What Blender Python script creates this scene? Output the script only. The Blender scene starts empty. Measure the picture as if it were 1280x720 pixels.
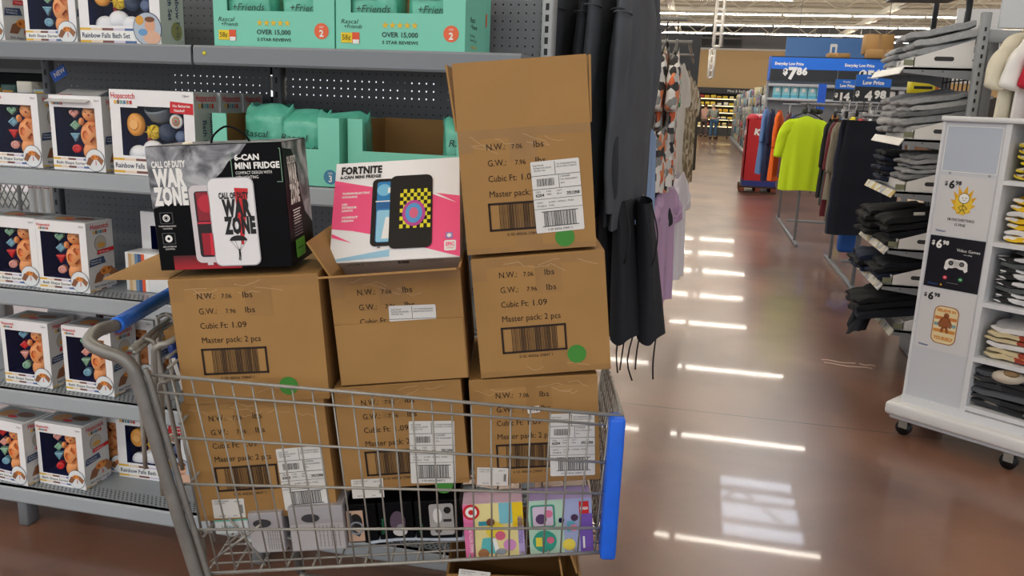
import bpy, bmesh, math, random
from mathutils import Vector, Matrix
PI = math.pi
SC = bpy.context.scene
COL = SC.collection
random.seed(7)

# ---------------------------------------------------------------- camera
FPX, CAMH = 1030.0, 1.52
_up = Vector((0.038, 1.0, (360-125)/FPX)).normalized()
_vy = 360-(125+0.038*(878-640))
_Y = Vector((878-640, _vy, -FPX)).normalized()
_Y = (_Y-_up*_Y.dot(_up)).normalized()
_X = _Y.cross(_up)
CR = Matrix((_X, _Y, _up))            # camera axes -> world
cam = bpy.data.objects.new('camera', bpy.data.cameras.new('camera'))
COL.objects.link(cam)
cam.data.sensor_width = 36.0
cam.data.lens = 36.0*FPX/1280.0
cam.data.clip_end = 200
cam.matrix_world = Matrix.Translation((0, 0, CAMH)) @ CR.to_4x4()
SC.camera = cam
CP = Vector((0, 0, CAMH))

def ray(x, y): return CR @ Vector((x-640, 360-y, -FPX))
def atY(x, y, Y): d = ray(x, y); return CP+d*(Y/d.y)
def atZ(x, y, z): d = ray(x, y); return CP+d*((z-CAMH)/d.z)

# ---------------------------------------------------------------- world, exposure
w = bpy.data.worlds.new('world'); SC.world = w; w.use_nodes = True
w.node_tree.nodes['Background'].inputs[0].default_value = (0.93, 0.96, 1.0, 1)
w.node_tree.nodes['Background'].inputs[1].default_value = 0.62
SC.view_settings.view_transform = 'Standard'
SC.view_settings.look = 'None'
SC.view_settings.exposure = 0.9
SC.view_settings.gamma = 1.0
SC.view_settings.use_curve_mapping = False
TUBE_STRENGTH = 25.0

# ---------------------------------------------------------------- materials
def lin(h):
    h = h.lstrip('#'); c = [int(h[i:i+2], 16)/255 for i in (0, 2, 4)]
    return tuple((x/12.92 if x <= .04045 else ((x+.055)/1.055)**2.4) for x in c)+(1,)
_M = {}
def mat(col, rough=0.6, metal=0.0, noise=0.0, scale=8.0, bump=0.0, spec=0.5, coat=0.0, col2=None, stretch=None, detail=4):
    key = (col, rough, metal, noise, scale, bump, spec, coat, col2, stretch)
    if key in _M: return _M[key]
    m = bpy.data.materials.new('m_'+col.lstrip('#')); m.use_nodes = True
    nt = m.node_tree; b = nt.nodes['Principled BSDF']
    b.inputs['Base Color'].default_value = lin(col)
    b.inputs['Roughness'].default_value = rough
    b.inputs['Metallic'].default_value = metal
    b.inputs['Specular IOR Level'].default_value = spec
    if coat: b.inputs['Coat Weight'].default_value = coat; b.inputs['Coat Roughness'].default_value = 0.15
    if noise or bump or col2:
        tc = nt.nodes.new('ShaderNodeTexCoord'); nz = nt.nodes.new('ShaderNodeTexNoise')
        src = tc.outputs['Object']
        if stretch:
            mp = nt.nodes.new('ShaderNodeMapping'); mp.inputs['Scale'].default_value = stretch
            nt.links.new(src, mp.inputs[0]); src = mp.outputs[0]
        nt.links.new(src, nz.inputs['Vector'])
        nz.inputs['Scale'].default_value = scale; nz.inputs['Detail'].default_value = detail
        if noise or col2:
            c = lin(col); c2 = lin(col2) if col2 else tuple(v*(1-noise) for v in c[:3])+(1,)
            cr = nt.nodes.new('ShaderNodeValToRGB')
            cr.color_ramp.elements[0].position = .35; cr.color_ramp.elements[1].position = .65
            cr.color_ramp.elements[0].color = c2; cr.color_ramp.elements[1].color = c
            nt.links.new(nz.outputs['Fac'], cr.inputs[0]); nt.links.new(cr.outputs[0], b.inputs['Base Color'])
        if bump:
            bp = nt.nodes.new('ShaderNodeBump'); bp.inputs['Strength'].default_value = bump
            bp.inputs['Distance'].default_value = 0.01
            nt.links.new(nz.outputs['Fac'], bp.inputs['Height']); nt.links.new(bp.outputs[0], b.inputs['Normal'])
    _M[key] = m; return m
def emis(col, s):
    m = bpy.data.materials.new('m_light'); m.use_nodes = True
    b = m.node_tree.nodes['Principled BSDF']
    b.inputs['Base Color'].default_value = lin(col)
    b.inputs['Emission Color'].default_value = lin(col); b.inputs['Emission Strength'].default_value = s
    return m
def voro(name, cols, scale, rough=.6, stretch=(1, 1, 1)):
    """blotchy multi-coloured print: voronoi cells through a colour ramp"""
    key = ('voro', name)
    if key in _M: return _M[key]
    m = bpy.data.materials.new('m_'+name); m.use_nodes = True; nt = m.node_tree; b = nt.nodes['Principled BSDF']
    tc = nt.nodes.new('ShaderNodeTexCoord'); mp = nt.nodes.new('ShaderNodeMapping'); mp.inputs['Scale'].default_value = stretch
    v = nt.nodes.new('ShaderNodeTexVoronoi'); v.inputs['Scale'].default_value = scale
    cr = nt.nodes.new('ShaderNodeValToRGB'); cr.color_ramp.interpolation = 'CONSTANT'
    sp = nt.nodes.new('ShaderNodeSeparateColor')
    e = cr.color_ramp.elements
    while len(e) < len(cols): e.new(0.5)
    for i, c in enumerate(cols): e[i].position = i/len(cols); e[i].color = lin(c)
    nt.links.new(tc.outputs['Object'], mp.inputs[0]); nt.links.new(mp.outputs[0], v.inputs['Vector'])
    nt.links.new(v.outputs['Color'], sp.inputs[0]); nt.links.new(sp.outputs[0], cr.inputs[0])
    nt.links.new(cr.outputs[0], b.inputs['Base Color']); b.inputs['Roughness'].default_value = rough
    _M[key] = m; return m
def perf(name, col, pitch, rad, axes, rough=.45, metal=0.0, thru=False, offset=False, band=None, spec=.5):
    """perforated sheet: round holes on a grid; band=(axis,lo,hi) keeps them in one strip"""
    m = bpy.data.materials.new('m_'+name); m.use_nodes = True; nt = m.node_tree; b = nt.nodes['Principled BSDF']
    b.inputs['Base Color'].default_value = lin(col); b.inputs['Roughness'].default_value = rough; b.inputs['Metallic'].default_value = metal
    b.inputs['Specular IOR Level'].default_value = spec
    geo = nt.nodes.new('ShaderNodeNewGeometry'); sep = nt.nodes.new('ShaderNodeSeparateXYZ')
    nt.links.new(geo.outputs['Position'], sep.inputs[0])
    def math_(op, a, b_=None, c=None):
        n = nt.nodes.new('ShaderNodeMath'); n.operation = op
        for i, v in enumerate((a, b_, c)):
            if v is None: continue
            if isinstance(v, (int, float)): n.inputs[i].default_value = v
            else: nt.links.new(v, n.inputs[i])
        return n.outputs[0]
    A, B = (sep.outputs[k] for k in axes)
    px, py = pitch if isinstance(pitch, tuple) else (pitch, pitch)
    b0 = math_('DIVIDE', B, py); fb = math_('SUBTRACT', math_('FRACT', b0), .5)
    a0 = math_('DIVIDE', A, px)
    if offset: a0 = math_('ADD', a0, math_('MULTIPLY', math_('MODULO', math_('FLOOR', math_('ADD', b0, 1000.0)), 2.0), .5))
    fa = math_('SUBTRACT', math_('FRACT', a0), .5)
    dx = math_('MULTIPLY', fa, px); dy = math_('MULTIPLY', fb, py)
    d2 = math_('ADD', math_('MULTIPLY', dx, dx), math_('MULTIPLY', dy, dy))
    hole = math_('LESS_THAN', d2, rad*rad)
    if band:
        s = sep.outputs[band[0]]
        hole = math_('MULTIPLY', hole, math_('MULTIPLY', math_('GREATER_THAN', s, band[1]), math_('LESS_THAN', s, band[2])))
    mix = nt.nodes.new('ShaderNodeMixShader'); nt.links.new(hole, mix.inputs[0]); nt.links.new(b.outputs[0], mix.inputs[1])
    if thru: h = nt.nodes.new('ShaderNodeBsdfTransparent')
    else: h = nt.nodes.new('ShaderNodeBsdfDiffuse'); h.inputs[0].default_value = (.012, .012, .014, 1)
    nt.links.new(h.outputs[0], mix.inputs[2]); nt.links.new(mix.outputs[0], nt.nodes['Material Output'].inputs[0])
    return m
def clear(name='clear'):
    if name in _M: return _M[name]
    m = bpy.data.materials.new('m_'+name); m.use_nodes = True; nt = m.node_tree
    t = nt.nodes.new('ShaderNodeBsdfTransparent'); g = nt.nodes.new('ShaderNodeBsdfGlossy'); g.inputs['Roughness'].default_value = .08
    mx = nt.nodes.new('ShaderNodeMixShader'); mx.inputs[0].default_value = .02
    nt.links.new(t.outputs[0], mx.inputs[1]); nt.links.new(g.outputs[0], mx.inputs[2]); nt.links.new(mx.outputs[0], nt.nodes['Material Output'].inputs[0])
    _M[name] = m; return m

# ---------------------------------------------------------------- mesh builder
class MB:
    def __init__(s): s.v = []; s.f = []; s.m = []; s.mats = []; s.s = []
    def slot(s, m):
        if m not in s.mats: s.mats.append(m)
        return s.mats.index(m)
    def add(s, vs, fs, m, smooth=False, M=None):
        o = len(s.v)
        s.v += [tuple(M @ Vector(p)) if M else tuple(p) for p in vs]
        k = s.slot(m)
        for f in fs: s.f.append([o+i for i in f]); s.m.append(k); s.s.append(smooth)
        return s
    def box(s, lo, hi, m, M=None):
        x0, y0, z0 = lo; x1, y1, z1 = hi
        return s.add([(x0,y0,z0),(x1,y0,z0),(x1,y1,z0),(x0,y1,z0),(x0,y0,z1),(x1,y0,z1),(x1,y1,z1),(x0,y1,z1)],
              [(0,3,2,1),(4,5,6,7),(0,1,5,4),(1,2,6,5),(2,3,7,6),(3,0,4,7)], m, False, M)
    def rbox(s, lo, hi, r, m, seg=2, M=None, smooth=True):
        bm = bmesh.new(); bmesh.ops.create_cube(bm, size=1)
        c = [(a+b)/2 for a, b in zip(lo, hi)]; d = [b-a for a, b in zip(lo, hi)]
        for v in bm.verts: v.co = Vector((c[i]+v.co[i]*d[i] for i in range(3)))
        bmesh.ops.bevel(bm, geom=bm.edges[:], offset=r, segments=seg, profile=.5, affect='EDGES')
        bm.verts.ensure_lookup_table(); vs = [v.co.copy() for v in bm.verts]; fs = [[v.index for v in f.verts] for f in bm.faces]; bm.free()
        return s.add(vs, fs, m, smooth, M)
    def tube(s, pts, r, m, seg=8, closed=False, M=None, taper=None):
        P = [Vector(p) for p in pts]; n = len(P); vs = []; fs = []
        prev = None
        for i, p in enumerate(P):
            if closed: t = (P[(i+1) % n]-P[i-1]).normalized()
            else: t = ((P[min(i+1, n-1)]-P[max(i-1, 0)])).normalized()
            if prev is None:
                a = Vector((0, 0, 1)) if abs(t.z) < .9 else Vector((1, 0, 0))
                u = t.cross(a).normalized()
            else: u = (prev-t*prev.dot(t)).normalized()
            prev = u; w_ = t.cross(u)
            rr = taper[i] if taper else r
            for k in range(seg):
                an = 2*PI*k/seg; vs.append(p+(u*math.cos(an)+w_*math.sin(an))*rr)
        rng = n if closed else n-1
        for i in range(rng):
            for k in range(seg):
                a = i*seg+k; b = i*seg+(k+1) % seg; c = ((i+1) % n)*seg+(k+1) % seg; d = ((i+1) % n)*seg+k
                fs.append((a, b, c, d))
        if not closed: fs.append(list(range(seg))[::-1]); fs.append([(n-1)*seg+k for k in range(seg)])
        return s.add(vs, fs, m, True, M)
    def lathe(s, prof, m, seg=20, M=None, sx=1, sy=1):
        vs = []; fs = []
        for r, z in prof:
            for k in range(seg):
                a = 2*PI*k/seg; vs.append((r*math.cos(a)*sx, r*math.sin(a)*sy, z))
        n = len(prof)
        for i in range(n-1):
            for k in range(seg): fs.append((i*seg+k, i*seg+(k+1) % seg, (i+1)*seg+(k+1) % seg, (i+1)*seg+k))
        fs.append(list(range(seg))[::-1]); fs.append([(n-1)*seg+k for k in range(seg)])
        return s.add(vs, fs, m, True, M)
    def ball(s, c, r, m, seg=14, ring=9, M=None):
        rx, ry, rz = r if isinstance(r, tuple) else (r, r, r); vs = []; fs = []
        for i in range(1, ring):
            th = PI*i/ring
            for k in range(seg):
                a = 2*PI*k/seg; vs.append((c[0]+rx*math.sin(th)*math.cos(a), c[1]+ry*math.sin(th)*math.sin(a), c[2]+rz*math.cos(th)))
        t = len(vs); vs += [(c[0], c[1], c[2]+rz), (c[0], c[1], c[2]-rz)]
        for i in range(ring-2):
            for k in range(seg): fs.append((i*seg+k, (i+1)*seg+k, (i+1)*seg+(k+1) % seg, i*seg+(k+1) % seg))
        for k in range(seg):
            fs.append((t, k, (k+1) % seg)); fs.append((t+1, (ring-2)*seg+(k+1) % seg, (ring-2)*seg+k))
        return s.add(vs, fs, m, True, M)
    def prism(s, poly, m, M, depth, smooth=False):
        """poly in the XY of M, extruded along +Z of M"""
        n = len(poly)
        vs = [(x, y, 0) for x, y in poly]+[(x, y, depth) for x, y in poly]
        fs = [list(range(n))[::-1], [n+i for i in range(n)]]+[(i, (i+1) % n, n+(i+1) % n, n+i) for i in range(n)]
        return s.add(vs, fs, m, smooth, M)
    def grid(s, nx, ny, fn, m, smooth=True, closed=False):
        vs = [fn(i/(nx-1) if not closed else i/nx, j/(ny-1)) for j in range(ny) for i in range(nx)]; fs = []
        for j in range(ny-1):
            for i in range(nx if closed else nx-1):
                k = (i+1) % nx; fs.append((j*nx+i, j*nx+k, (j+1)*nx+k, (j+1)*nx+i))
        return s.add(vs, fs, m, smooth)
    def mesh(s, name, shift=(0, 0, 0)):
        me = bpy.data.meshes.new(name)
        me.from_pydata([(a-shift[0], b-shift[1], c-shift[2]) for a, b, c in s.v], [], s.f)
        for m in s.mats: me.materials.append(m)
        me.polygons.foreach_set('material_index', s.m); me.polygons.foreach_set('use_smooth', s.s)
        me.validate(); me.update(); return me
    def build(s, name, parent=None, shift=(0, 0, 0), loc=None, rot=None):
        o = bpy.data.objects.new(name, s.mesh(name, shift)); COL.objects.link(o)
        if parent: o.parent = parent
        if loc is not None: o.location = loc
        if rot is not None: o.rotation_euler = rot
        return o

def tag(o, label, cat, group=None, kind=None):
    o['label'] = label
    if cat: o['category'] = cat
    if group: o['group'] = group
    if kind: o['kind'] = kind
    return o
def thing(name, label, cat, loc=(0, 0, 0), rot=(0, 0, 0), group=None):
    o = bpy.data.objects.new(name, None); COL.objects.link(o); o.empty_display_size = .1
    o.location = loc; o.rotation_euler = rot
    return tag(o, label, cat, group)
def struct(o): o['kind'] = 'structure'; return o
def mworld(o): return Matrix.LocRotScale(o.location, o.rotation_euler, o.scale)
def dup(src, loc=None, rot=None, label=None):
    def rec(a, par):
        c = a.copy(); COL.objects.link(c)
        if par: c.parent = par
        for ch in a.children: rec(ch, c)
        return c
    c = rec(src, None)
    if loc is not None: c.location = loc
    if rot is not None: c.rotation_euler = rot
    if label: c['label'] = label
    return c

# ---------------------------------------------------------------- lettering and flat print
_TX = {}
def textmesh(s, bold=0.0):
    k = (s, bold)
    if k in _TX: return _TX[k]
    cu = bpy.data.curves.new('t', 'FONT'); cu.body = s; cu.size = 1; cu.resolution_u = 2; cu.offset = bold; cu.space_character = 1.0+max(0, bold-.03)*3
    ob = bpy.data.objects.new('t', cu); COL.objects.link(ob)
    bpy.context.view_layer.update()
    dg = bpy.context.evaluated_depsgraph_get()
    me = bpy.data.meshes.new_from_object(ob.evaluated_get(dg))
    vs = [(v.co.x, v.co.y) for v in me.vertices]; fs = [list(p.vertices) for p in me.polygons]
    bpy.data.objects.remove(ob); bpy.data.curves.remove(cu); bpy.data.meshes.remove(me)
    if vs:
        x0 = min(v[0] for v in vs); x1 = max(v[0] for v in vs)
    else: x0, x1 = 0, 1
    _TX[k] = (vs, fs, x0, x1); return _TX[k]
class Frame:
    def __init__(s, o, ex, ey, eps=.0005):
        s.o = Vector(o); s.ex = Vector(ex).normalized(); s.ey = Vector(ey).normalized(); s.n = s.ex.cross(s.ey); s.eps = eps
    def p(s, x, y, l=1): return s.o+s.ex*x+s.ey*y+s.n*(s.eps*l)
    def poly(s, mb, pts, m, l=1): mb.add([s.p(x, y, l) for x, y in pts], [list(range(len(pts)))], m)
    def rect(s, mb, x0, y0, x1, y1, m, l=1): s.poly(mb, [(x0, y0), (x1, y0), (x1, y1), (x0, y1)], m, l)
    def rrect(s, mb, x0, y0, x1, y1, r, m, l=1):
        pts = []
        for cx, cy, a0 in ((x1-r, y0+r, -90), (x1-r, y1-r, 0), (x0+r, y1-r, 90), (x0+r, y0+r, 180)):
            for k in range(5):
                a = math.radians(a0+k*22.5); pts.append((cx+r*math.cos(a), cy+r*math.sin(a)))
        s.poly(mb, pts, m, l)
    def disc(s, mb, cx, cy, rx, m, l=1, ry=None, n=22, a0=0, a1=360):
        ry = ry or rx; full = (a1-a0 == 360)
        pts = [(cx+rx*math.cos(math.radians(a0+(a1-a0)*k/(n if full else n-1))), cy+ry*math.sin(math.radians(a0+(a1-a0)*k/(n if full else n-1)))) for k in range(n)]
        s.poly(mb, pts, m, l)
    def ring(s, mb, cx, cy, r0, r1, m, l=1, n=24, a0=0, a1=360):
        for k in range(n):
            a = math.radians(a0+(a1-a0)*k/n); b = math.radians(a0+(a1-a0)*(k+1)/n)
            s.poly(mb, [(cx+r0*math.cos(a), cy+r0*math.sin(a)), (cx+r1*math.cos(a), cy+r1*math.sin(a)), (cx+r1*math.cos(b), cy+r1*math.sin(b)), (cx+r0*math.cos(b), cy+r0*math.sin(b))], m, l)
    def line(s, mb, pts, wd, m, l=1):
        for (x0, y0), (x1, y1) in zip(pts, pts[1:]):
            d = math.hypot(x1-x0, y1-y0) or 1; nx, ny = -(y1-y0)/d*wd/2, (x1-x0)/d*wd/2
            s.poly(mb, [(x0-nx, y0-ny), (x1-nx, y1-ny), (x1+nx, y1+ny), (x0+nx, y0+ny)], m, l)
    def star(s, mb, cx, cy, r, m, l=1):
        s.poly(mb, [(cx+(r if k % 2 == 0 else r*.42)*math.cos(PI/2+k*PI/5), cy+(r if k % 2 == 0 else r*.42)*math.sin(PI/2+k*PI/5)) for k in range(10)], m, l)
    def text(s, mb, t, x, y, h, m, l=2, width=None, bold=0.0, align='L', rot=0.0, shear=0.0):
        """x,y: left baseline (or centre) ; h: cap height ; width: fit"""
        vs, fs, x0, x1 = textmesh(t, bold); k = h/.69; wd = (x1-x0)*k; kx = k*(width/wd if width else 1); wd = (x1-x0)*kx
        ox = {'L': 0, 'C': -wd/2, 'R': -wd}[align]; c, sn = math.cos(rot), math.sin(rot); out = []
        for a, b in vs:
            px = (a-x0)*kx+ox+shear*b*k; py = b*k
            out.append(s.p(x+px*c-py*sn, y+px*sn+py*c, l))
        mb.add(out, fs, m)
    def bars(s, mb, x0, y0, x1, y1, m, l=2, n=24, seed=1):
        r = random.Random(seed); x = x0; st = (x1-x0)/n
        for k in range(n): wd = st*r.uniform(.3, .75); s.rect(mb, x+k*st, y0, x+k*st+wd, y1, m, l)
def front(W, H, y=0): return Frame((0, y, 0), (1, 0, 0), (0, 0, 1))

# shared colours
BLK = mat('#0c0c0e', .5); INK = mat('#2a1c14', .8); WHT = mat('#f6f6f3', .55); GRY = mat('#8c9196', .45)
RED = mat('#d2232b', .5); TEAL = mat('#7fd6bd', .45); NAVY = mat('#0b1650', .7, spec=.2); ORG = mat('#f0a060', .5)
KRAFT = mat('#ab824b', .75, noise=.10, scale=5, bump=.03)
KRAFTIN = mat('#9a7340', .8, noise=.08, scale=6)
TAPE = mat('#a17a46', .34, noise=.12, scale=14)
STEEL = mat('#a5a39c', .4, metal=.35, noise=.18, scale=30)
SHELFG = mat('#a9b1b7', .38, noise=.06, scale=3)
# ================================================================ SETTING
def floor_mat():
    m = bpy.data.materials.new('m_floor'); m.use_nodes = True; nt = m.node_tree; b = nt.nodes['Principled BSDF']; L = nt.links.new
    tc = nt.nodes.new('ShaderNodeTexCoord')
    n1 = nt.nodes.new('ShaderNodeTexNoise'); n1.inputs['Scale'].default_value = 1.1; n1.inputs['Detail'].default_value = 3; n1.inputs['Roughness'].default_value = .5; n1.inputs['Distortion'].default_value = .6
    L(tc.outputs['Object'], n1.inputs['Vector'])
    cr = nt.nodes.new('ShaderNodeValToRGB'); e = cr.color_ramp.elements
    e[0].position = .32; e[0].color = lin('#6a4433'); e[1].position = .70; e[1].color = lin('#a0745c')
    L(n1.outputs['Fac'], cr.inputs[0])
    n2 = nt.nodes.new('ShaderNodeTexNoise'); n2.inputs['Scale'].default_value = 40; n2.inputs['Detail'].default_value = 3
    L(tc.outputs['Object'], n2.inputs['Vector'])
    mx = nt.nodes.new('ShaderNodeMixRGB'); mx.blend_type = 'MULTIPLY'; mx.inputs[0].default_value = .25
    L(cr.outputs[0], mx.inputs[1]); L(n2.outputs['Color'], mx.inputs[2])
    # saw-cut joints every 3.6 m
    sep = nt.nodes.new('ShaderNodeSeparateXYZ'); L(tc.outputs['Object'], sep.inputs[0])
    def M_(op, a, bb):
        n = nt.nodes.new('ShaderNodeMath'); n.operation = op
        for i, v in enumerate((a, bb)):
            if isinstance(v, (int, float)): n.inputs[i].default_value = v
            else: L(v, n.inputs[i])
        return n.outputs[0]
    def joint(o, off):
        f = M_('FRACT', M_('DIVIDE', M_('ADD', o, off), 3.6), 0); return M_('LESS_THAN', f, .0025)
    j = joint(sep.outputs[1], 100.3)
    mj = nt.nodes.new('ShaderNodeMixRGB'); L(j, mj.inputs[0]); L(mx.outputs[0], mj.inputs[1]); mj.inputs[2].default_value = lin('#33211a')
    L(mj.outputs[0], b.inputs['Base Color'])
    rr = nt.nodes.new('ShaderNodeMapRange'); rr.inputs['To Min'].default_value = .22; rr.inputs['To Max'].default_value = .36
    b.inputs['Roughness'].default_value = .31
    b.inputs['Specular IOR Level'].default_value = .9
    b.inputs['Coat Weight'].default_value = .28; b.inputs['Coat Roughness'].default_value = .04; b.inputs['Coat IOR'].default_value = 1.5
    bp = nt.nodes.new('ShaderNodeBump'); bp.inputs['Strength'].default_value = .02; bp.inputs['Distance'].default_value = .02
    n3 = nt.nodes.new('ShaderNodeTexNoise'); n3.inputs['Scale'].default_value = 2.2; L(tc.outputs['Object'], n3.inputs['Vector'])
    L(n3.outputs['Fac'], bp.inputs['Height'])
    return m
mb = MB(); mb.box((-14, -10, -.1), (34, 52, 0), floor_mat()); struct(mb.build('floor'))
mb = MB()
BEIGE = mat('#c9a878', .7); DGREY = mat('#77787a', .7)
mb.box((-14, 50, 0), (34, 50.3, 2.6), mat('#3a3634', .7)); mb.box((-14, 50, 2.6), (34, 50.3, 4.75), BEIGE)
mb.box((-14, 50, 4.75), (34, 50.3, 6.6), DGREY); mb.box((-14, 49.85, 4.72), (34, 50, 4.82), mat('#d8d4cc', .6))
struct(mb.build('wall_back'))
mb = MB(); X0 = atY(846, 45, 49.8).x; X1 = atY(927, 45, 49.8).x
mb.box((X0, 49.7, 4.85), (X1, 49.99, 5.9), mat('#111214', .4))
for k in range(3): mb.box((X0+.1+k*1.2, 49.6, 4.85), (X0+.22+k*1.2, 49.72, 5.9), mat('#6b6862', .5))
mb.box((X0, 49.6, 5.3), (X1, 49.72, 5.38), mat('#6b6862', .5))
struct(mb.build('window_1'))
mb = MB(); mb.box((-14, -5, 6.35), (34, 52, 6.5), mat('#dcd6c6', .8)); struct(mb.build('ceiling'))
mb = MB(); mb.box((1.05, 14.6, 6.28), (2.5, 17.2, 6.34), emis('#e4efff', 6.0)); mb.box((.98, 14.53, 6.24), (1.05, 17.27, 6.36), mat('#e8e6e0', .5)); mb.box((2.5, 14.53, 6.24), (2.57, 17.27, 6.36), mat('#e8e6e0', .5)); mb.box((.98, 14.53, 6.24), (2.57, 14.6, 6.36), mat('#e8e6e0', .5)); mb.box((.98, 17.2, 6.24), (2.57, 17.27, 6.36), mat('#e8e6e0', .5)); struct(mb.build('window_2'))
# corrugation ribs of the roof deck, hung under it
mb = MB()
for k in range(26): mb.box((-14, 16+k*1.35, 6.22), (34, 16.12+k*1.35, 6.34), mat('#c8c2b2', .8))
o = mb.build('trim_1'); struct(o)

# open-web roof joists
JM = mat('#e0dbcc', .55)
for k, Y in enumerate((15, 20.5, 26, 31.5, 37, 42.5, 48)):
    mb = MB(); zt, zb = 6.2, 5.45
    mb.box((-12, Y-.05, zt-.08), (32, Y+.05, zt), JM); mb.box((-12, Y-.05, zb), (32, Y+.05, zb+.08), JM)
    x = -12; up = True
    while x < 31.5:
        mb.tube([(x, Y, zb+.04 if up else zt-.04), (x+.95, Y, zt-.04 if up else zb+.04)], .028, JM, 5); x += .95; up = not up
    nm = ['nearest', 'second nearest', 'third nearest', 'fourth nearest', 'fifth nearest', 'second farthest', 'farthest'][k]
    tag(mb.build('roof_joist'), 'off-white open-web steel roof joist under the ceiling deck, %s of the row' % nm, 'roof truss', 'roof joists')
for k, X in enumerate((-1.5, 6.5, 14.5)):
    mb = MB(); mb.box((X-.1, 14, 5.2), (X+.1, 49.8, 5.42), JM)
    nm = ['left', 'middle', 'right'][k]
    tag(mb.build('roof_beam'), 'long off-white roof beam running away from the camera, %s one' % nm, 'roof beam', 'roof beams')

# fluorescent strip rows
TUBE = emis('#fff6e6', TUBE_STRENGTH); HOUS = mat('#d9d7d0', .5)
tb = MB(); tb.box((-1.2, -.024, 0), (1.2, .024, .03), TUBE); tube_me = tb.mesh('light_tube')
hb = MB(); hb.box((-1.22, -.02, .03), (1.22, .02, .09), HOUS)
for sx in (-.9, .9): hb.tube([(sx, 0, .1), (sx, 0, .9)], .008, HOUS, 5)
hous_me = hb.mesh('housing')
rows = [-6.4, -2.0, 3.4, 7.8, 12.0, 16.2, 20.8, 25.4, 29.4, 34.0, 38.4, 42.6]
rank = ['far behind the camera', 'overhead behind the cart', 'overhead by the toy shelves', 'over the denim shelves', 'over the rack of tops', 'over the red pallet display', 'above the priced end display', 'beyond the priced end display', 'crossing the very top of the picture', 'second from the top of the picture', 'third from the top of the picture', 'farthest before the beige wall']
for k, Y in enumerate(rows):
    xs = [1.35-2.5*i for i in range(-0, 5)] if Y < 30 else [-3.6+2.5*i for i in range(-1, 12)]
    t = thing('strip_light', 'row of white fluorescent tube lights, the row %s' % rank[k], 'ceiling light', (0, Y, 5.0), group='fluorescent light rows')
    for x in xs:
        for me, nm in ((hous_me, 'housing'), (tube_me, 'light_tube')):
            o = bpy.data.objects.new(nm, me); COL.objects.link(o); o.parent = t; o.location = (x, 0, 0)
# short row at the right
t = thing('strip_light', 'short white tube light hanging alone under the dark upper wall', 'ceiling light', (atY(1075, 53, 44).x, 44, 4.85))
q = MB(); q.tube([(0, 0, .1), (0, 0, 1.5)], .02, HOUS, 5); q.build('hanging_rod', t)
for dx in (-1.2, 1.3):
    for me, nm in ((hous_me, 'housing'), (tube_me, 'light_tube')):
        o = bpy.data.objects.new(nm, me); COL.objects.link(o); o.parent = t; o.location = (dx, 0, 0)

# white ladder-like hanging bracket
def ladder(px, y0, y1, Y, wpx, label, lean):
    a = atY(px, y1, Y); b = atY(px+lean, y0, Y); wd = wpx/1030*Y/2
    t = thing('hanging_ladder', label, 'ladder bracket', a, group='white ladder brackets')
    m = mat('#ece9e2', .5); h = b.z-a.z; dx = b.x-a.x
    if a.z+h < 5: q = MB(); q.tube([(dx, 0, h), (dx, 0, 6.3-a.z)], .02, m, 4); q.build('hanging_rod', t)
    for s, nm in ((-1, 'rail'), (1, 'rail')):
        q = MB(); q.tube([(s*wd, 0, 0), (s*wd+dx, 0, h)], .05, m, 4); q.build(nm, t)
    n = max(4, int(h/.42))
    for i in range(n+1):
        q = MB(); q.tube([(-wd+dx*i/n, 0, h*i/n), (wd+dx*i/n, 0, h*i/n)], .045, m, 4); q.build('rung', t)
ladder(896, -4, 58, 27, 8, 'white steel ladder bracket hanging from the ceiling, upper wider length', 6)
ladder(888, 62, 97, 27.2, 4.5, 'white steel ladder bracket hanging over the far aisle, lower narrower length', 3)

# ---------------------------------------------------------------- far cold case and people
cc = thing('refrigerated_case', 'long lit refrigerated case of yellow packages at the far end of the aisle', 'refrigerator case', (.9, 49, 0))
mb = MB(); mb.box((-3.6, .2, 0), (5, .9, 2.3), mat('#26241f', .7)); mb.box((-3.6, -.5, 0), (5, .2, .45), mat('#3b3a38', .6)); mb.build('cabinet', cc)
mb = MB(); mb.box((-3.6, -.25, 2.3), (6, .1, 2.62), mat('#24262a', .5)); f = Frame((-3.6, -.25, 2.3), (1, 0, 0), (0, 0, 1), .004)
f.text(mb, 'Meat & Seafood', 4.0, .1, .13, WHT, 2); mb.build('header_sign', cc)
warm = emis('#ffe2a0', 1.6)
for k in range(5):
    z = .5+k*.38; mb = MB(); mb.box((-3.5, -.15-.03*(5-k), z), (5, .2, z+.03), mat('#77736a', .5)); s = mb.build('shelf', cc)
    mb = MB(); mb.box((-3.5, -.15-.03*(5-k)-.01, z-.035), (5, -.14-.03*(5-k), z), warm); mb.build('shelf_light', s)
pk = [mat(c, .5) for c in ('#f2d24a', '#e6b43a', '#f6e8a8', '#b3362a', '#d98a3a', '#7d4a24', '#f4f0e0')]
r = random.Random(3); n = 0
food = []
for c in pk:
    q = MB(); q.rbox((-.13, 0, 0), (.13, .12, .17), .03, c, 1); food.append(q.mesh('food_package'))
fcn = ['yellow', 'golden', 'cream', 'red', 'orange', 'brown', 'white']
def nth(i): return '%d%s' % (i, 'th' if 10 <= i % 100 <= 20 else {1: 'st', 2: 'nd', 3: 'rd'}.get(i % 10, 'th'))
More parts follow.
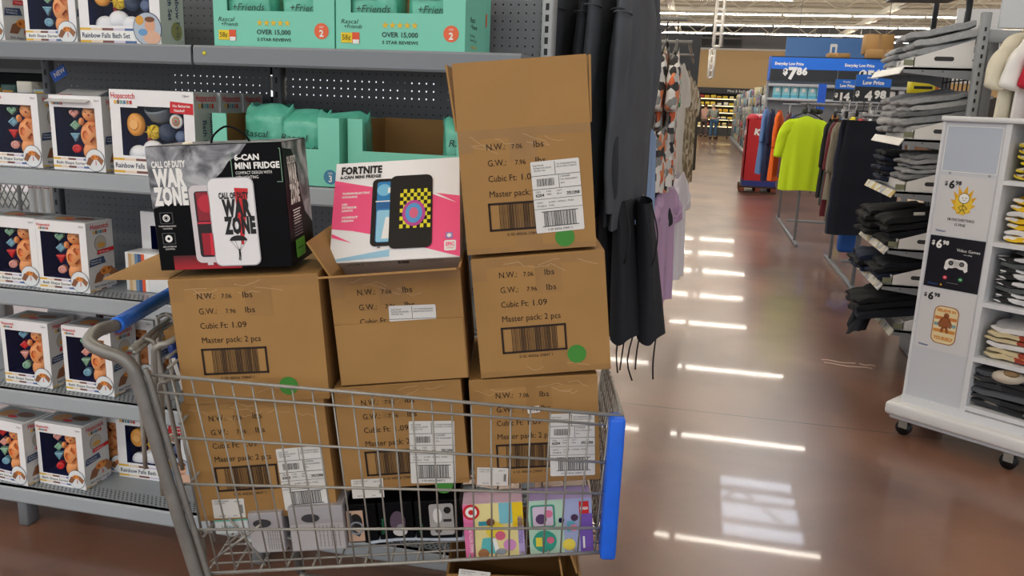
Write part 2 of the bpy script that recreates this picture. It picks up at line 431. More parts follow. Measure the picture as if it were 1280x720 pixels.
for k in range(5):
    x = -3.3; i_ = 0
    while x < 4.6:
        i_ += 1; ci = r.choice([0, 0, 1, 1, 2, 2, 3, 4, 5, 6]); o = bpy.data.objects.new('food_package', food[ci]); COL.objects.link(o)
        o.location = (.9+x, 49-.15, .53+k*.38); o.scale = (r.uniform(.8, 1.1), 1, r.uniform(.7, 1.1))
        tag(o, '%s food package, %s from the left, %s shelf of the far refrigerated case' % (fcn[ci], nth(i_), ('lowest', 'second lowest', 'middle', 'second highest', 'highest')[k]), 'food package', 'food packages in the far case'); x += r.uniform(.3, .36)

def person(name_lab, loc, rz, shirtc, trousc, hair, lean=.0, seat=False, skin='#c99a7c', k=1.0):
    t = thing('person', name_lab, 'person', loc, (0, 0, rz)); t.scale = (k, k, k)
    def chain(name, verts, edges, rad, m, parent=t, lv=1):
        me = bpy.data.meshes.new(name); me.from_pydata(verts, edges, []); me.materials.append(m)
        o = bpy.data.objects.new(name, me); COL.objects.link(o); o.parent = parent
        sk = o.modifiers.new('skin', 'SKIN'); 
        for i, rr in enumerate(rad):
            d = me.skin_vertices[0].data[i] if me.skin_vertices else None
            if d: d.radius = rr if isinstance(rr, tuple) else (rr, rr)
        sk.use_smooth_shade = True
        ss = o.modifiers.new('sub', 'SUBSURF'); ss.levels = lv; ss.render_levels = lv
        return o
    def mk(name, verts, edges, rad, m):
        me = bpy.data.meshes.new(name); me.from_pydata(verts, edges, []); me.materials.append(m)
        bm = bmesh.new(); bm.from_mesh(me); lay = bm.verts.layers.skin.verify(); bm.verts.ensure_lookup_table()
        for i, rr in enumerate(rad): bm.verts[i][lay].radius = rr if isinstance(rr, tuple) else (rr, rr)
        bm.verts[0][lay].use_root = True
        bm.to_mesh(me); bm.free()
        o = bpy.data.objects.new(name, me); COL.objects.link(o); o.parent = t
        sk = o.modifiers.new('skin', 'SKIN'); sk.use_smooth_shade = True
        ss = o.modifiers.new('sub', 'SUBSURF'); ss.levels = 1; ss.render_levels = 2
        return o
    L = lean
    hip = (0, 0, .93) if not seat else (0, 0, .55)
    if seat: knees = [(s*.12, .42, .56) for s in (-1, 1)]; feet = [(s*.12, .48, .09) for s in (-1, 1)]
    else: knees = [(s*.11, .02, .49) for s in (-1, 1)]; feet = [(s*.12, -.02, .08) for s in (-1, 1)]
    hz = hip[2]
    sh = (0, L*.42, hz+.48-L*.12); neck = (0, L*.5, hz+.56-L*.14); head = (0, L*.62, hz+.68-L*.18); top = (0, L*.66, hz+.75-L*.2)
    vs = [hip, (0, L*.2, hz+.24), sh, neck, head, top]; ed = [(0, 1), (1, 2), (2, 3), (3, 4), (4, 5)]; rd = [(.14, .1), (.13, .09), (.14, .09), .05, (.085, .1), (.06, .07)]
    arms = []
    for s in (-1, 1):
        b = len(vs); S = (s*.19, sh[1], sh[2]-.01); El = (s*.25, sh[1]+.10, sh[2]-.28); Wr = (s*.2, sh[1]+.32, sh[2]-.34); Hd = (s*.18, sh[1]+.42, sh[2]-.34)
        vs += [S, El, Wr, Hd]; ed += [(2, b), (b, b+1), (b+1, b+2), (b+2, b+3)]; rd += [.055, .042, .028, .035]; arms.append((S, El, Wr))
        for kx in range(4):
            vs.append((Hd[0]+(kx-1.5)*.02, Hd[1]+.07, Hd[2]-.03)); ed.append((b+3, len(vs)-1)); rd.append(.009)
        vs.append((Hd[0]-s*.05, Hd[1]+.01, Hd[2]+.02)); ed.append((b+3, len(vs)-1)); rd.append(.01)
    for s in (0, 1):
        b = len(vs); H2 = ((-.09, .09)[s], hip[1], hz-.05); vs += [H2, knees[s], feet[s], (feet[s][0], feet[s][1]+.17, .04)]
        ed += [(0, b), (b, b+1), (b+1, b+2), (b+2, b+3)]; rd += [.085, .055, .04, .035]
    mk('body', vs, ed, rd, mat(skin, .6))
    vs = [(0, 0, hz-.02), (0, L*.2, hz+.24), sh, (0, L*.46, hz+.53-L*.13)]; ed = [(0, 1), (1, 2), (2, 3)]; rd = [(.18, .14), (.17, .13), (.18, .12), .07]
    for S, El, Wr in arms:
        b = len(vs); vs += [S, El, Wr]; ed += [(2, b), (b, b+1), (b+1, b+2)]; rd += [.08, .062, .045]
    mk('shirt', vs, ed, rd, shirtc)
    vs = [(0, 0, hz)]; ed = []; rd = [(.17, .13)]
    for s in (0, 1):
        b = len(vs); vs += [((-.1, .1)[s], hip[1], hz-.08), knees[s], (feet[s][0], feet[s][1], .12)]; ed += [(0, b), (b, b+1), (b+1, b+2)]; rd += [.11, .08, .07]
    mk('trousers', vs, ed, rd, trousc)
    q = MB(); 
    for s in (0, 1): q.rbox((feet[s][0]-.05, feet[s][1]-.08, 0), (feet[s][0]+.05, feet[s][1]+.2, .09), .03, mat('#2b2422', .6))
    q.build('shoes', t)
    q = MB(); q.ball((head[0], head[1]-.02, head[2]+.04), (.1, .115, .1), mat(hair, .8)); q.build('hair', t)
    # face features
    q = MB(); fy = head[1]+.1
    q.ball((0, fy+.01, head[2]-.01), (.014, .02, .02), mat(skin, .6), 8, 6)
    for s in (-1, 1): q.ball((s*.033, fy-.012, head[2]+.02), (.011, .008, .008), BLK, 8, 6); q.ball((s*.092, head[1], head[2]), (.012, .022, .03), mat(skin, .6), 8, 6)
    q.box((-.025, fy-.02, head[2]-.052), (.025, fy-.002, head[2]-.044), mat('#8e4a40', .6)); q.build('face', t)
    return t
p1 = atZ(891, 172, 0); p1 = Vector((p1.x, 43.0, 0)); p1.x = atY(891, 170, 43).x
person('person in grey shirt and blue jeans leaning over a cart in the far aisle', p1, .25, mat('#8f948a', .8), mat('#4b6f92', .8), '#c4b8a6', .55, k=1.04)
person('person in a red and purple top seated on a cart beside the far refrigerated case', (atY(864, 170, 44).x, 44, 0), .1, mat('#9c2f4e', .8), mat('#2b2b44', .8), '#3a2a28', .1, True)
person('person in a pale pink top standing behind the grey-shirted shopper', (atY(879, 165, 45.5).x, 45.5, 0), -.2, mat('#c79a8c', .8), mat('#5b4b48', .8), '#5b3c28', .2)
def far_cart(px, Y, label, c):
    x = atY(px, 165, Y).x; t = thing('shopping_cart', label, 'shopping cart', (x, Y, 0)); m = mat(c, .5, metal=.4)
    q = MB()
    for a in range(8):
        q.tube([(-.28, -.4+a*.12, .95), (-.2, -.36+a*.1, .5), (.2, -.36+a*.1, .5), (.28, -.4+a*.12, .95)], .01, m, 4)
    for z, e in ((.95, .28), (.72, .24), (.5, .2)): q.tube([(-e, -.4, z), (e, -.4, z), (e, .44, z), (-e, .44, z)], .012, m, 4, True)
    q.build('basket', t)
    q = MB(); q.tube([(-.27, -.42, 1.0), (.27, -.42, 1.0)], .018, mat('#1c57c4', .4), 6); q.build('handle', t)
    for sx in (-.24, .24):
        q = MB(); q.tube([(sx, -.4, .98), (sx, -.2, .2), (sx, .45, .16)], .014, m, 5); q.build('frame_tube', t)
        for yy in (-.25, .42):
            q = MB(); q.tube([(sx-.015, yy, .062), (sx+.015, yy, .062)], .062, BLK, 12); q.build('wheel', t)
far_cart(903, 43.6, 'grey shopping cart to the right of the grey-shirted shopper', '#5d6468')
far_cart(857, 42.6, 'dark shopping cart left of the seated person in the far aisle', '#4a4660')
# ================================================================ TOY GONDOLA
JX = [-3.30, -2.37, -1.44, -0.49]; YF, YB = 2.19, 2.69
DECK = [.15, .51, .86, 1.255, 1.64]
g = thing('gondola_shelving', 'grey steel store shelving with a pegboard back holding bath toy boxes and diaper cases', 'store shelving', (-1.44, YB, 0))
sh0 = (-1.44, YB, 0)
PEG = perf('pegboard', '#6d7176', .0254, .0030, (0, 2), .5, thru=True)
for i in (1, 2):
    mb = MB(); mb.box((JX[i]+.03, YB, .18), (JX[i+1]-.03, YB+.004, 2.3), PEG); mb.build('back_panel', g, sh0)
mb = MB(); mb.box((JX[1]+.03, YB+.05, .18), (JX[3]-.03, YB+.055, 1.50), mat('#26282b', .7)); mb.box((JX[1]+.03, YB+.05, 1.575), (JX[3]-.03, YB+.055, 2.3), mat('#26282b', .7)); mb.build('hole_light_blocker', g, sh0)  # added dark backing blocks light in the holes; its gap leaves a bright band
UPR = perf('slotted', '#7b8087', (1.0, .05), .011, (0, 2), .45)
for x in JX[1:3]:
    mb = MB(); mb.rbox((x-.016, YB-.012, .02), (x+.016, YB+.05, 2.3), .003, mat('#6e7379', .4), 1)
    for k in range(42): mb.box((x-.004, YB-.0135, .25+k*.048), (x+.004, YB-.0118, .27+k*.048), BLK)
    mb.build('upright', g, sh0)
mb = MB(); mb.rbox((-.515, YB-.03, .02), (-.48, YB+.05, 2.3), .003, mat('#a9aeb2', .4), 1)
for k in range(60): mb.box((-.503, YB-.0315, .2+k*.034), (-.492, YB-.0298, .22+k*.034), BLK)
mb.build('upright', g, sh0)
PD = perf('deck_perforated', '#9aa3aa', (.016, .012), .0035, (0, 1), .35, offset=True, band=(1, 2.215, 2.275))
for i in range(3):
    for k, z in enumerate(DECK):
        x0, x1 = JX[i]+.004, JX[i+1]-.004
        if k == 4 and i == 2: x1 = -.475
        mb = MB(); c = SHELFG if k < 4 else mat('#7f868d', .4)
        mb.box((x0, YF+.006, z-.022), (x1, YB-.02, z), PD if k < 4 else c)
        # rolled front edge
        lip = [(0, -.048), (0, -.006), (.006, 0), (.022, 0), (.022, -.048), (.012, -.055), (.004, -.054)]
        M = Matrix(((0, 0, 1, x0), (1, 0, 0, YF), (0, 1, 0, z), (0, 0, 0, 1)))
        mb.prism(lip, c, M, x1-x0)
        s = mb.build('shelf' if k else 'base_deck', g, sh0)
        if k:
            q = MB()
            for x in (x0+.003, x1-.006):
                M2 = Matrix(((0, 0, 1, x), (1, 0, 0, 0), (0, 1, 0, 0), (0, 0, 0, 1)))
                q.prism([(YB-.02, z-.13), (YB-.02, z-.022), (YF+.03, z-.022), (YF+.03, z-.05), (YF+.2, z-.06)], mat('#55595e', .45), M2, .003)
            q.build('shelf_bracket', s)
for x in (-2.2, -1.3, -.55):
    mb = MB(); mb.rbox((x-.02, YF+.015, 0), (x+.02, YF+.07, .13), .004, mat('#71767b', .45), 1); mb.build('foot', g, sh0)
    mb = MB(); mb.rbox((x-.015, YF+.28, .02), (x+.015, YF+.31, .13), .003, mat('#5b5f63', .45), 1)
    mb.tube([(x-.03, YF+.295, .012), (x+.03, YF+.295, .012)], .018, STEEL, 8); mb.build('foot', g, sh0)
q = MB(); q.lathe([(0, 0), (.006, 0), (.006, .0008), (0, .0008)], mat('#d6cf3a', .6), 12, Matrix.Translation((-1.40, YF-.0005, 1.618)) @ Matrix.Rotation(PI/2, 4, 'X'))
tag(q.build('price_dot'), 'tiny yellow dot sticker on the front edge of the top shelf', 'sticker')

# ---------------------------------------------------------------- bath shape sorter
CARD = mat('#f4f4f5', .42); CARD_SHADED = mat('#d2d2d0', .45)  # second tone: the white card greyed, side shade put into its colour
HS = [mat(c, .5) for c in ('#e8b64a', '#6b5a4a', '#7aa7a0', '#5b86a8', '#b98a6a', '#c8352d')]
def hopscotch(f, mb, x, y, w, l=3):
    f.text(mb, 'Hopscotch', x, y, w*.2, RED, l, width=w, bold=.012)
    for i, c in enumerate(HS): f.rect(mb, x+w*(.12+i*.13), y-w*.2, x+w*(.22+i*.13), y-w*.07, c, l)
def hands(f, mb, x, y, s, l=3):
    f.poly(mb, [(x-.85*s, y-.45*s), (x-.5*s, y-.6*s), (x-.05*s, y+.0*s), (x-.2*s, y+.2*s), (x-.6*s, y+.05*s)], mat('#8c5a3c', .6), l); f.poly(mb, [(x+.85*s, y-.1*s), (x+.6*s, y-.5*s), (x+.15*s, y-.0*s), (x+.35*s, y+.3*s)], mat('#9d6a48', .6), l)
    f.disc(mb, x, y+.12*s, .36*s, mat('#e8923f', .6), l+1, ry=.2*s); f.disc(mb, x-.15*s, y+.12*s, .09*s, mat('#a3541c', .6), l+2); f.disc(mb, x+.2*s, y+.2*s, .08*s, mat('#a3541c', .6), l+2)
    f.line(mb, [(x+.1*s, y-.15*s), (x+.1*s, y-.5*s)], .06*s, RED, l+2)
W1, H1, D1 = .19, .228, .12
def carton_shell(W, H, D, win, m, side, deep=.075, inner=NAVY):
    x0, x1, z0, z1 = win; mb = MB()
    for lo, hi in (((0, 0), (x0, H)), ((x1, 0), (W, H)), ((x0, 0), (x1, z0)), ((x0, z1), (x1, H))):
        mb.add([(lo[0], 0, lo[1]), (hi[0], 0, lo[1]), (hi[0], 0, hi[1]), (lo[0], 0, hi[1])], [(0, 1, 2, 3)], m)
    mb.add([(W, 0, 0), (W, D, 0), (W, D, H), (W, 0, H)], [(0, 1, 2, 3)], side)
    mb.add([(0, 0, 0), (0, D, 0), (0, D, H), (0, 0, H)], [(3, 2, 1, 0)], side)
    mb.add([(0, D, 0), (W, D, 0), (W, D, H), (0, D, H)], [(3, 2, 1, 0)], side)
    mb.add([(0, 0, H), (W, 0, H), (W, D, H), (0, D, H)], [(0, 1, 2, 3)], m)
    mb.add([(0, 0, 0), (W, 0, 0), (W, D, 0), (0, D, 0)], [(3, 2, 1, 0)], m)
    a, b, c, d = (x0-.002, z0-.002), (x1+.002, z0-.002), (x1+.002, z1+.002), (x0-.002, z1+.002)
    P = [a, b, c, d]; vs = [(x, .0012, z) for x, z in P]+[(x, deep, z) for x, z in P]
    mb.add(vs, [(0, 1, 5, 4), (1, 2, 6, 5), (2, 3, 7, 6), (3, 0, 4, 7), (4, 5, 6, 7)], inner)
    return mb
def stripe(f, mb, x0, x1, y, h, l):
    cs = [mat(c, .5) for c in ('#e7b83c', '#efd9c0', '#7b4a44', '#d9d2e6', '#4f6ea8')]; n = len(cs)
    for i, c in enumerate(cs): f.rect(mb, x0+(x1-x0)*i/n, y, x0+(x1-x0)*(i+1)/n, y+h, c, l)
_BEAR = None
def bear_mesh():
    """giraffe-spotted bear shape sorter with the sorting holes cut into its belly"""
    b = MB(); m = mat('#f2a263', .5); b.ball((0, 0, .085), (.034, .024, .044), m, 26, 18); me = b.mesh('belly'); o = bpy.data.objects.new('belly', me); COL.objects.link(o)
    c = MB(); dk = mat('#c07a30', .6); cut = []
    def hole(pts):
        pts = pts[::-1]
        M = Matrix(((1, 0, 0, 0), (0, 0, 1, -.04), (0, 1, 0, 0), (0, 0, 0, 1))); c.prism(pts, dk, M, .032)
    hole([(-.014+.011*math.cos(a*PI/4), .086+.014*math.sin(a*PI/4)) for a in range(8)])
    hole([(.012+dx, .066+dz) for dx, dz in ((0, -.016), (.014, 0), (0, .016), (-.014, 0))])
    hole([(.008+dx, .107+dz) for dx, dz in ((0, -.014), (.013, .002), (.009, .011), (0, .006), (-.009, .011), (-.013, .002))])
    hole([(.022+dx, .09+dz) for dx, dz in ((-.004, 0), (.012, -.01), (.012, .012))])
    co = bpy.data.objects.new('cut', c.mesh('cut')); COL.objects.link(co)
    bo = o.modifiers.new('b', 'BOOLEAN'); bo.object = co; bo.operation = 'DIFFERENCE'; bo.solver = 'EXACT'
    bpy.context.view_layer.update(); dg = bpy.context.evaluated_depsgraph_get()
    me2 = bpy.data.meshes.new_from_object(o.evaluated_get(dg)); me2.name = 'toy_bear'
    bm = bmesh.new(); bm.from_mesh(me2)
    b2 = MB(); b2.ball((0, 0, .15), (.026, .022, .025), m); b2.ball((-.02, 0, .172), .0075, m, 8, 6); b2.ball((.02, 0, .172), .0075, m, 8, 6)
    b2.ball((-.026, -.012, .126), (.008, .01, .012), m, 10, 6); b2.ball((.026, -.012, .126), (.008, .01, .012), m, 10, 6)
    b2.ball((0, 0, .035), (.03, .022, .034), m); 
    t = b2.mesh('t'); k = len(me2.materials); bm.from_mesh(t)
    bm.to_mesh(me2); bm.free(); bpy.data.meshes.remove(t)
    bpy.data.objects.remove(o); bpy.data.objects.remove(co)
    me2.polygons.foreach_set('use_smooth', [True]*len(me2.polygons)); me2.materials.clear(); me2.materials.append(m)
    me2.polygons.foreach_set('material_index', [0]*len(me2.polygons))
    me2.set_sharp_from_angle(angle=.7)
    return me2
fm = MB(); bk = mat('#3a2418', .6)
for s in (-1, 1): fm.tube([(s*.011-.004, -.0225, .154), (s*.011, -.023, .157), (s*.011+.004, -.0225, .154)], .0008, bk, 5)
fm.ball((0, -.0225, .147), (.0032, .003, .003), mat('#c24a3a', .5), 8, 6); face_me = fm.mesh('face')
hm = MB()
def heart_pts(s): return [(s*.062*16*math.sin(t)**3/1.0, s*.062*(13*math.cos(t)-5*math.cos(2*t)-2*math.cos(3*t)-math.cos(4*t))) for t in [2*PI*k/20 for k in range(20)]][::-1]
def block_mesh(kind, name):
    b = MB(); dummy = mat('#9ccab0', .5); M = Matrix.Rotation(PI/2, 4, 'X')
    P = {'heart': heart_pts(.0145), 'cube': [(-.0155, 0), (0, -.0155), (.0155, 0), (0, .0155)], 'tri': [(0, -.016), (.015, .012), (-.015, .012)],
         'cyl': [(.0135*math.cos(2*PI*k/18), .0135*math.sin(2*PI*k/18)) for k in range(18)]}[kind]
    b.prism(P, dummy, M @ Matrix.Translation((0, 0, -.02)), .02)
    P2 = [(x*.62, y*.62) for x, y in P]; P3 = [(x*.5, y*.5) for x, y in P]
    n = len(P2)
    vs = [(x, -.0008, z) for x, z in P2]+[(x, .006, z) for x, z in P3]
    # raised rim ring round a shallow dish
    vo = [(x, -.0008, z) for x, z in P]; vi = [(x, -.003, z) for x, z in P2]
    b.add(vo+vi, [(i, (i+1) % n, n+(i+1) % n, n+i) for i in range(n)], dummy)
    b.add(vi+[(x, .0005, z) for x, z in P3], [(i, (i+1) % n, n+(i+1) % n, n+i) for i in range(n)], dummy)
    b.add([(x, -.0004, z) for x, z in P3], [list(range(n))], dummy)
    return b.mesh(name)
BLOCKS = [block_mesh(k, 'shape_block') for k in ('heart', 'cube', 'tri', 'cyl')]
BCOL = {c: mat(h, .45) for c, h in dict(g='#8fbfa2', b='#7fb3cc', r='#d8262c', p='#e6a79c').items()}
bear_me = bear_mesh()
win1 = (.016, .164, .042, .192)
def sorter_shell_me():
    mb = carton_shell(W1, H1, D1, win1, CARD, CARD_SHADED); return mb.mesh('carton')
def sorter_print_me():
    mb = MB(); f = front(W1, H1)
    f.rect(mb, 0, .196, .062, .222, CARD, 1); hopscotch(f, mb, .006, .209, .05)
    f.text(mb, '12m+', .165, .212, .006, INK, 2)
    stripe(f, mb, 0, .14, .008, .006, 1); stripe(f, mb, 0, .14, .032, .006, 1); f.rect(mb, .006, .014, .128, .032, WHT, 1)
    f.text(mb, 'Bath Shape Sorter', .012, .019, .0085, mat('#2c3550', .5), 2, width=.108, bold=.01)
    f.disc(mb, .155, .035, .035, NAVY, 3); f.disc(mb, .155, .035, .0335, mat('#e9eef0', .5), 4); hands(f, mb, .155, .04, .038, 5)
    A = mb.mesh('front_print'); mb = MB()
    s = Frame((W1, 0, 0), (0, 1, 0), (0, 0, 1)); dk = mat('#33486e', .5)
    hopscotch(s, mb, .02, .204, .08)
    s.disc(mb, .06, .155, .027, mat('#55585c', .5), 2); s.disc(mb, .06, .155, .026, mat('#b9b3a6', .5), 3); s.disc(mb, .062, .15, .018, mat('#d7a04a', .5), 4, ry=.009)
    s.poly(mb, [(.04, .12), (.118, .125), (.118, .138), (.045, .134)], RED, 5); s.text(mb, 'Safe Non-toxic', .05, .126, .005, WHT, 6)
    s.poly(mb, [(.004, .084), (.078, .09), (.07, .112), (.008, .108)], dk, 3); s.text(mb, 'Perfect For Tub', .012, .1, .005, WHT, 4); s.text(mb, 'Play Bubbly Fun', .012, .092, .005, WHT, 4)
    hands(s, mb, .075, .055, .07, 3); s.rect(mb, 0, .008, D1, .03, mat('#d5d3d0', .5), 6); stripe(s, mb, 0, D1, .004, .004, 6); s.text(mb, 'Bath Shape Sorter', .02, .014, .007, dk, 7, width=.09, bold=.01)  # white strip greyed too, shade of the side put into the print
    B = mb.mesh('side_print'); mb = MB()
    t = Frame((0, 0, H1), (1, 0, 0), (0, 1, 0)); t.rect(mb, .01, .02, .18, .11, mat('#a9aeb0', .5), 1); t.disc(mb, .06, .06, .03, mat('#c98f57', .5), 2); t.disc(mb, .13, .07, .035, mat('#7d5139', .5), 2, ry=.02); t.disc(mb, .1, .04, .02, RED, 3, ry=.01)
    return A, B, mb.mesh('top_print')
shell_me, print_me = sorter_shell_me(), sorter_print_me()
wm = MB(); wm.add([(win1[0], .0008, win1[2]), (win1[1], .0008, win1[2]), (win1[1], .0008, win1[3]), (win1[0], .0008, win1[3])], [(0, 1, 2, 3)], clear()); win_me = wm.mesh('window')
def shape_sorter(label, loc, cols='gbrp', rz=0.0, bare=False):
    t = thing('toy_box', label, 'toy box', loc, (0, 0, rz), 'bath shape sorter boxes')
    def ch(n, me, l=(0, 0, 0), r=(0, 0, 0)):
        o = bpy.data.objects.new(n, me); COL.objects.link(o); o.parent = t; o.location = l; o.rotation_euler = r; return o
    ch('carton', shell_me)
    for me in print_me: ch(me.name.split('.')[0], me)
    if bare: return t
    ch('window', win_me)
    b = ch('toy_bear', bear_me, (.122, .034, .024), (0, 0, .35)); fo = bpy.data.objects.new('face', face_me); COL.objects.link(fo); fo.parent = b
    for i, c in enumerate(cols):
        o = ch('shape_block', BLOCKS[i], (.072+.002*(i % 2), .018, .174-i*.036), (0, 0, .42)); o.scale = (.95, .95, .95); o.material_slots[0].link = 'OBJECT'; o.material_slots[0].material = BCOL[c]
    return t
S = shape_sorter
S('white shape sorter box at the left picture edge on the bottom shelf', (-2.36, 2.235, .151), 'rpgb', -.12)
S('white shape sorter box with red cylinder block on the bottom shelf', (-2.155, 2.25, .151), 'pgbr', -.03)
S('white shape sorter box half hidden behind another on the bottom shelf', (-2.10, 2.39, .151), 'gbrp', .02)
S('white shape sorter box with red cube block, second shelf from the bottom', (-2.25, 2.245, .511), 'brpg', -.02)
S('white shape sorter box behind the one with the red cube block', (-2.19, 2.39, .511), 'gbrp', .04)
S('white bath shape sorter box on the second shelf from the bottom behind the cart handle', (-2.01, 2.245, .511), 'gpgb', -.03)
S('white bath shape sorter box stored behind the one near the cart handle', (-1.96, 2.385, .511), 'gbrp', .03)
S('white shape sorter box on the middle shelf, left of the pair', (-2.265, 2.245, .861), 'gbrp')
S('white shape sorter box on the middle shelf, right of the pair', (-2.065, 2.235, .861), 'gbrp', -.02)
S('white bath shape sorter box on the fourth shelf at the left picture edge', (-2.205, 2.24, 1.256), 'gbrp', -.03)
torn = S('white shape sorter box with pink heart block and torn open lid', (-1.965, 2.225, 1.256), 'pgbr', -.03)
S('white bath shape sorter box on the top shelf at the left picture edge', (-2.40, 2.34, 1.641), 'gbrp')
S('white bath shape sorter box on the top shelf beside the bath set', (-2.13, 2.34, 1.641), 'pgbb')
mb = MB(); M = Matrix.Rotation(.35, 4, 'X'); mb.rbox((0, -.11, 0), (.15, 0, .004), .001, CARD_SHADED, 1, M); f = Frame(M @ Vector((0, -.11, .0042)), (1, 0, 0), M.to_3x3() @ Vector((0, 1, 0)))
hopscotch(f, mb, .01, .05, .05); mb.build('open_lid', parent=torn, loc=(0, .085, .244))

# ---------------------------------------------------------------- rainbow falls bath set
W2, H2, D2 = .285, .252, .12; win2 = (.035, .25, .058, .205)
def falls_meshes():
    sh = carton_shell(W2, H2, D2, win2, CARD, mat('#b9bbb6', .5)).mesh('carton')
    mb = MB(); f = front(W2, H2); nv = mat('#26335c', .5)
    f.rect(mb, 0, .2, .095, .245, CARD, 1); hopscotch(f, mb, .006, .226, .082)
    f.text(mb, '12m+', .25, .236, .007, INK, 2)
    f.poly(mb, [(.205, .19), (.283, .186), (.283, .218), (.207, .223)], RED, 2); f.text(mb, 'No Batteries', .216, .207, .007, WHT, 3, width=.058, bold=.02); f.text(mb, 'Needed!', .22, .194, .007, WHT, 3, bold=.02)
    stripe(f, mb, 0, .2, .006, .007, 2); stripe(f, mb, 0, .2, .043, .007, 2); f.rect(mb, .003, .013, .196, .043, WHT, 2)
    f.text(mb, 'Rainbow Falls Bath Set', .008, .021, .0145, nv, 3, width=.17, bold=.015)
    f.disc(mb, .24, .05, .05, nv, 3); f.disc(mb, .24, .05, .0475, mat('#b8c4d2', .5), 4); f.disc(mb, .25, .06, .018, mat('#e0a98a', .6), 5, ry=.022)
    f.disc(mb, .25, .078, .017, mat('#7a4a2c', .6), 6, ry=.008); f.disc(mb, .255, .025, .03, mat('#e2b59b', .6), 5, ry=.02); f.disc(mb, .215, .075, .014, mat('#e2a33c', .5), 5); f.disc(mb, .225, .04, .016, mat('#6aa0d0', .5), 6, ry=.01)
    prA = mb.mesh('front_print'); mb = MB()
    s = Frame((W2, 0, 0), (0, 1, 0), (0, 0, 1)); hopscotch(s, mb, .01, .226, .1)
    s.text(mb, 'Rainbow Falls', .078, .19, .02, nv, 2, width=.16, rot=-PI/2, bold=.01); s.text(mb, 'Bath Set', .04, .17, .02, nv, 2, width=.09, rot=-PI/2, bold=.01)
    s.disc(mb, .08, .05, .028, mat('#8f8a58', .6), 2)
    pr = mb.mesh('side_print')
    it = {'front_print': prA}
    b = MB(); b.lathe([(0, 0), (.024, 0), (.027, .004), (.027, .018), (.02, .022), (0, .022)], mat('#efa544', .45), 24, Matrix.Translation((.073, .03, .15)) @ Matrix.Rotation(PI/2, 4, 'X'), 1, 1.25)
    b.lathe([(.014, .0225), (.016, .0235), (.013, .0235)], mat('#f6b867', .45), 20, Matrix.Translation((.073, .03, .15)) @ Matrix.Rotation(PI/2, 4, 'X')); it['orange_cup'] = b.mesh('orange_cup')
    b = MB(); b.lathe([(0, -.028), (.02, -.026), (.036, -.01), (.043, .02), (.043, .026), (.039, .026), (.036, .0), (0, -.012)], mat('#7d8892', .4), 24, Matrix.Translation((.14, .05, .185)) @ Matrix.Rotation(.5, 4, 'X')); it['grey_bowl'] = b.mesh('grey_bowl')
    b = MB(); b.lathe([(.026, 0), (.026, .035), (.024, .038), (0, .038)], mat('#1f3352', .45), 22, Matrix.Translation((.15, .065, .13)) @ Matrix.Rotation(PI/2, 4, 'X') @ Matrix.Rotation(.5, 4, 'Y')); it['navy_cup'] = b.mesh('navy_cup')
    b = MB(); M = Matrix.Translation((.128, .03, .13)) @ Matrix.Rotation(PI/2, 4, 'X'); b.lathe([(0, 0), (.021, 0), (.022, .006), (.018, .014), (0, .02)], mat('#f0cf2e', .4), 20, M)
    for k in range(6): b.box((0, -.001, .008), (.02, .001, .021), mat('#d9b51f', .4), M @ Matrix.Rotation(k*PI/3, 4, 'Z')); 
    it['yellow_water_wheel'] = b.mesh('yellow_water_wheel')
    b = MB()
    for cx, cz, rr in ((.07, .06, .034), (.12, .075, .036), (.165, .062, .032), (.21, .058, .03)): b.ball((cx, .03, cz), (rr, .018, rr*.85), mat('#eff1f6', .4), 18, 12)
    it['cloud_tray'] = b.mesh('cloud_tray')
    b = MB(); M = Matrix.Translation((.213, .02, .165)) @ Matrix.Rotation(PI/2, 4, 'X'); b.lathe([(0, 0), (.021, 0), (.021, .006), (0, .006)], WHT, 20, M)
    for rr, c in ((.014, '#d98a5a'), (.0095, '#8fb2a2'), (.005, '#c9574a')): b.lathe([(0, .006), (rr, .006), (rr, .0065+(.016-rr)*.05), (0, .0065+(.016-rr)*.05)], mat(c, .5), 16, M)
    it['rainbow_disc'] = b.mesh('rainbow_disc')
    b = MB(); b.lathe([(0, 0), (.018, 0), (.018, .01), (.012, .014), (0, .014)], mat('#55688c', .45), 18, Matrix.Translation((.222, .03, .12)) @ Matrix.Rotation(PI/2, 4, 'X')); it['blue_stacking_cup'] = b.mesh('blue_stacking_cup')
    b = MB(); b.tube([(.1, .045, .07), (.1, .045, .13)], .009, mat('#9c2230', .5), 10); it['red_stem'] = b.mesh('red_stem')
    wv = MB(); wv.add([(win2[0], .0008, win2[2]), (win2[1], .0008, win2[2]), (win2[1], .0008, win2[3]), (win2[0], .0008, win2[3])], [(0, 1, 2, 3)], clear()); it['window'] = wv.mesh('window')
    return sh, pr, it
fsh, fpr, fit = falls_meshes()
def falls(label, loc, rz=0.0, rot=None, bare=False, scale=1.0):
    t = thing('toy_box', label, 'toy box', loc, rot or (0, 0, rz), 'bath set boxes'); t.scale = (scale,)*3
    L = [('carton', fsh), ('side_print', fpr)]+([] if bare else list(fit.items()))
    for n, me in L: o = bpy.data.objects.new(n, me); COL.objects.link(o); o.parent = t
    return t
falls('white bath set box with orange disc, frontmost of three on the fourth shelf', (-1.73, 2.2, 1.256), -.02)
falls('white bath set box directly behind the frontmost bath set box on the fourth shelf', (-1.73, 2.335, 1.256), .0, bare=True)
falls('white bath set box deepest of the three on the fourth shelf, against the pegboard', (-1.73, 2.468, 1.256), .0, bare=True)
falls('white bath set box on the top shelf, between the sorter box and the teal cases', (-1.92, 2.33, 1.641), .0)
falls('white bath set box on the bottom shelf partly behind the cart frame', (-1.93, 2.37, .151), .03)
t = falls('white bath set box behind the small striped one on the middle shelf', (0, 0, 0), bare=True)
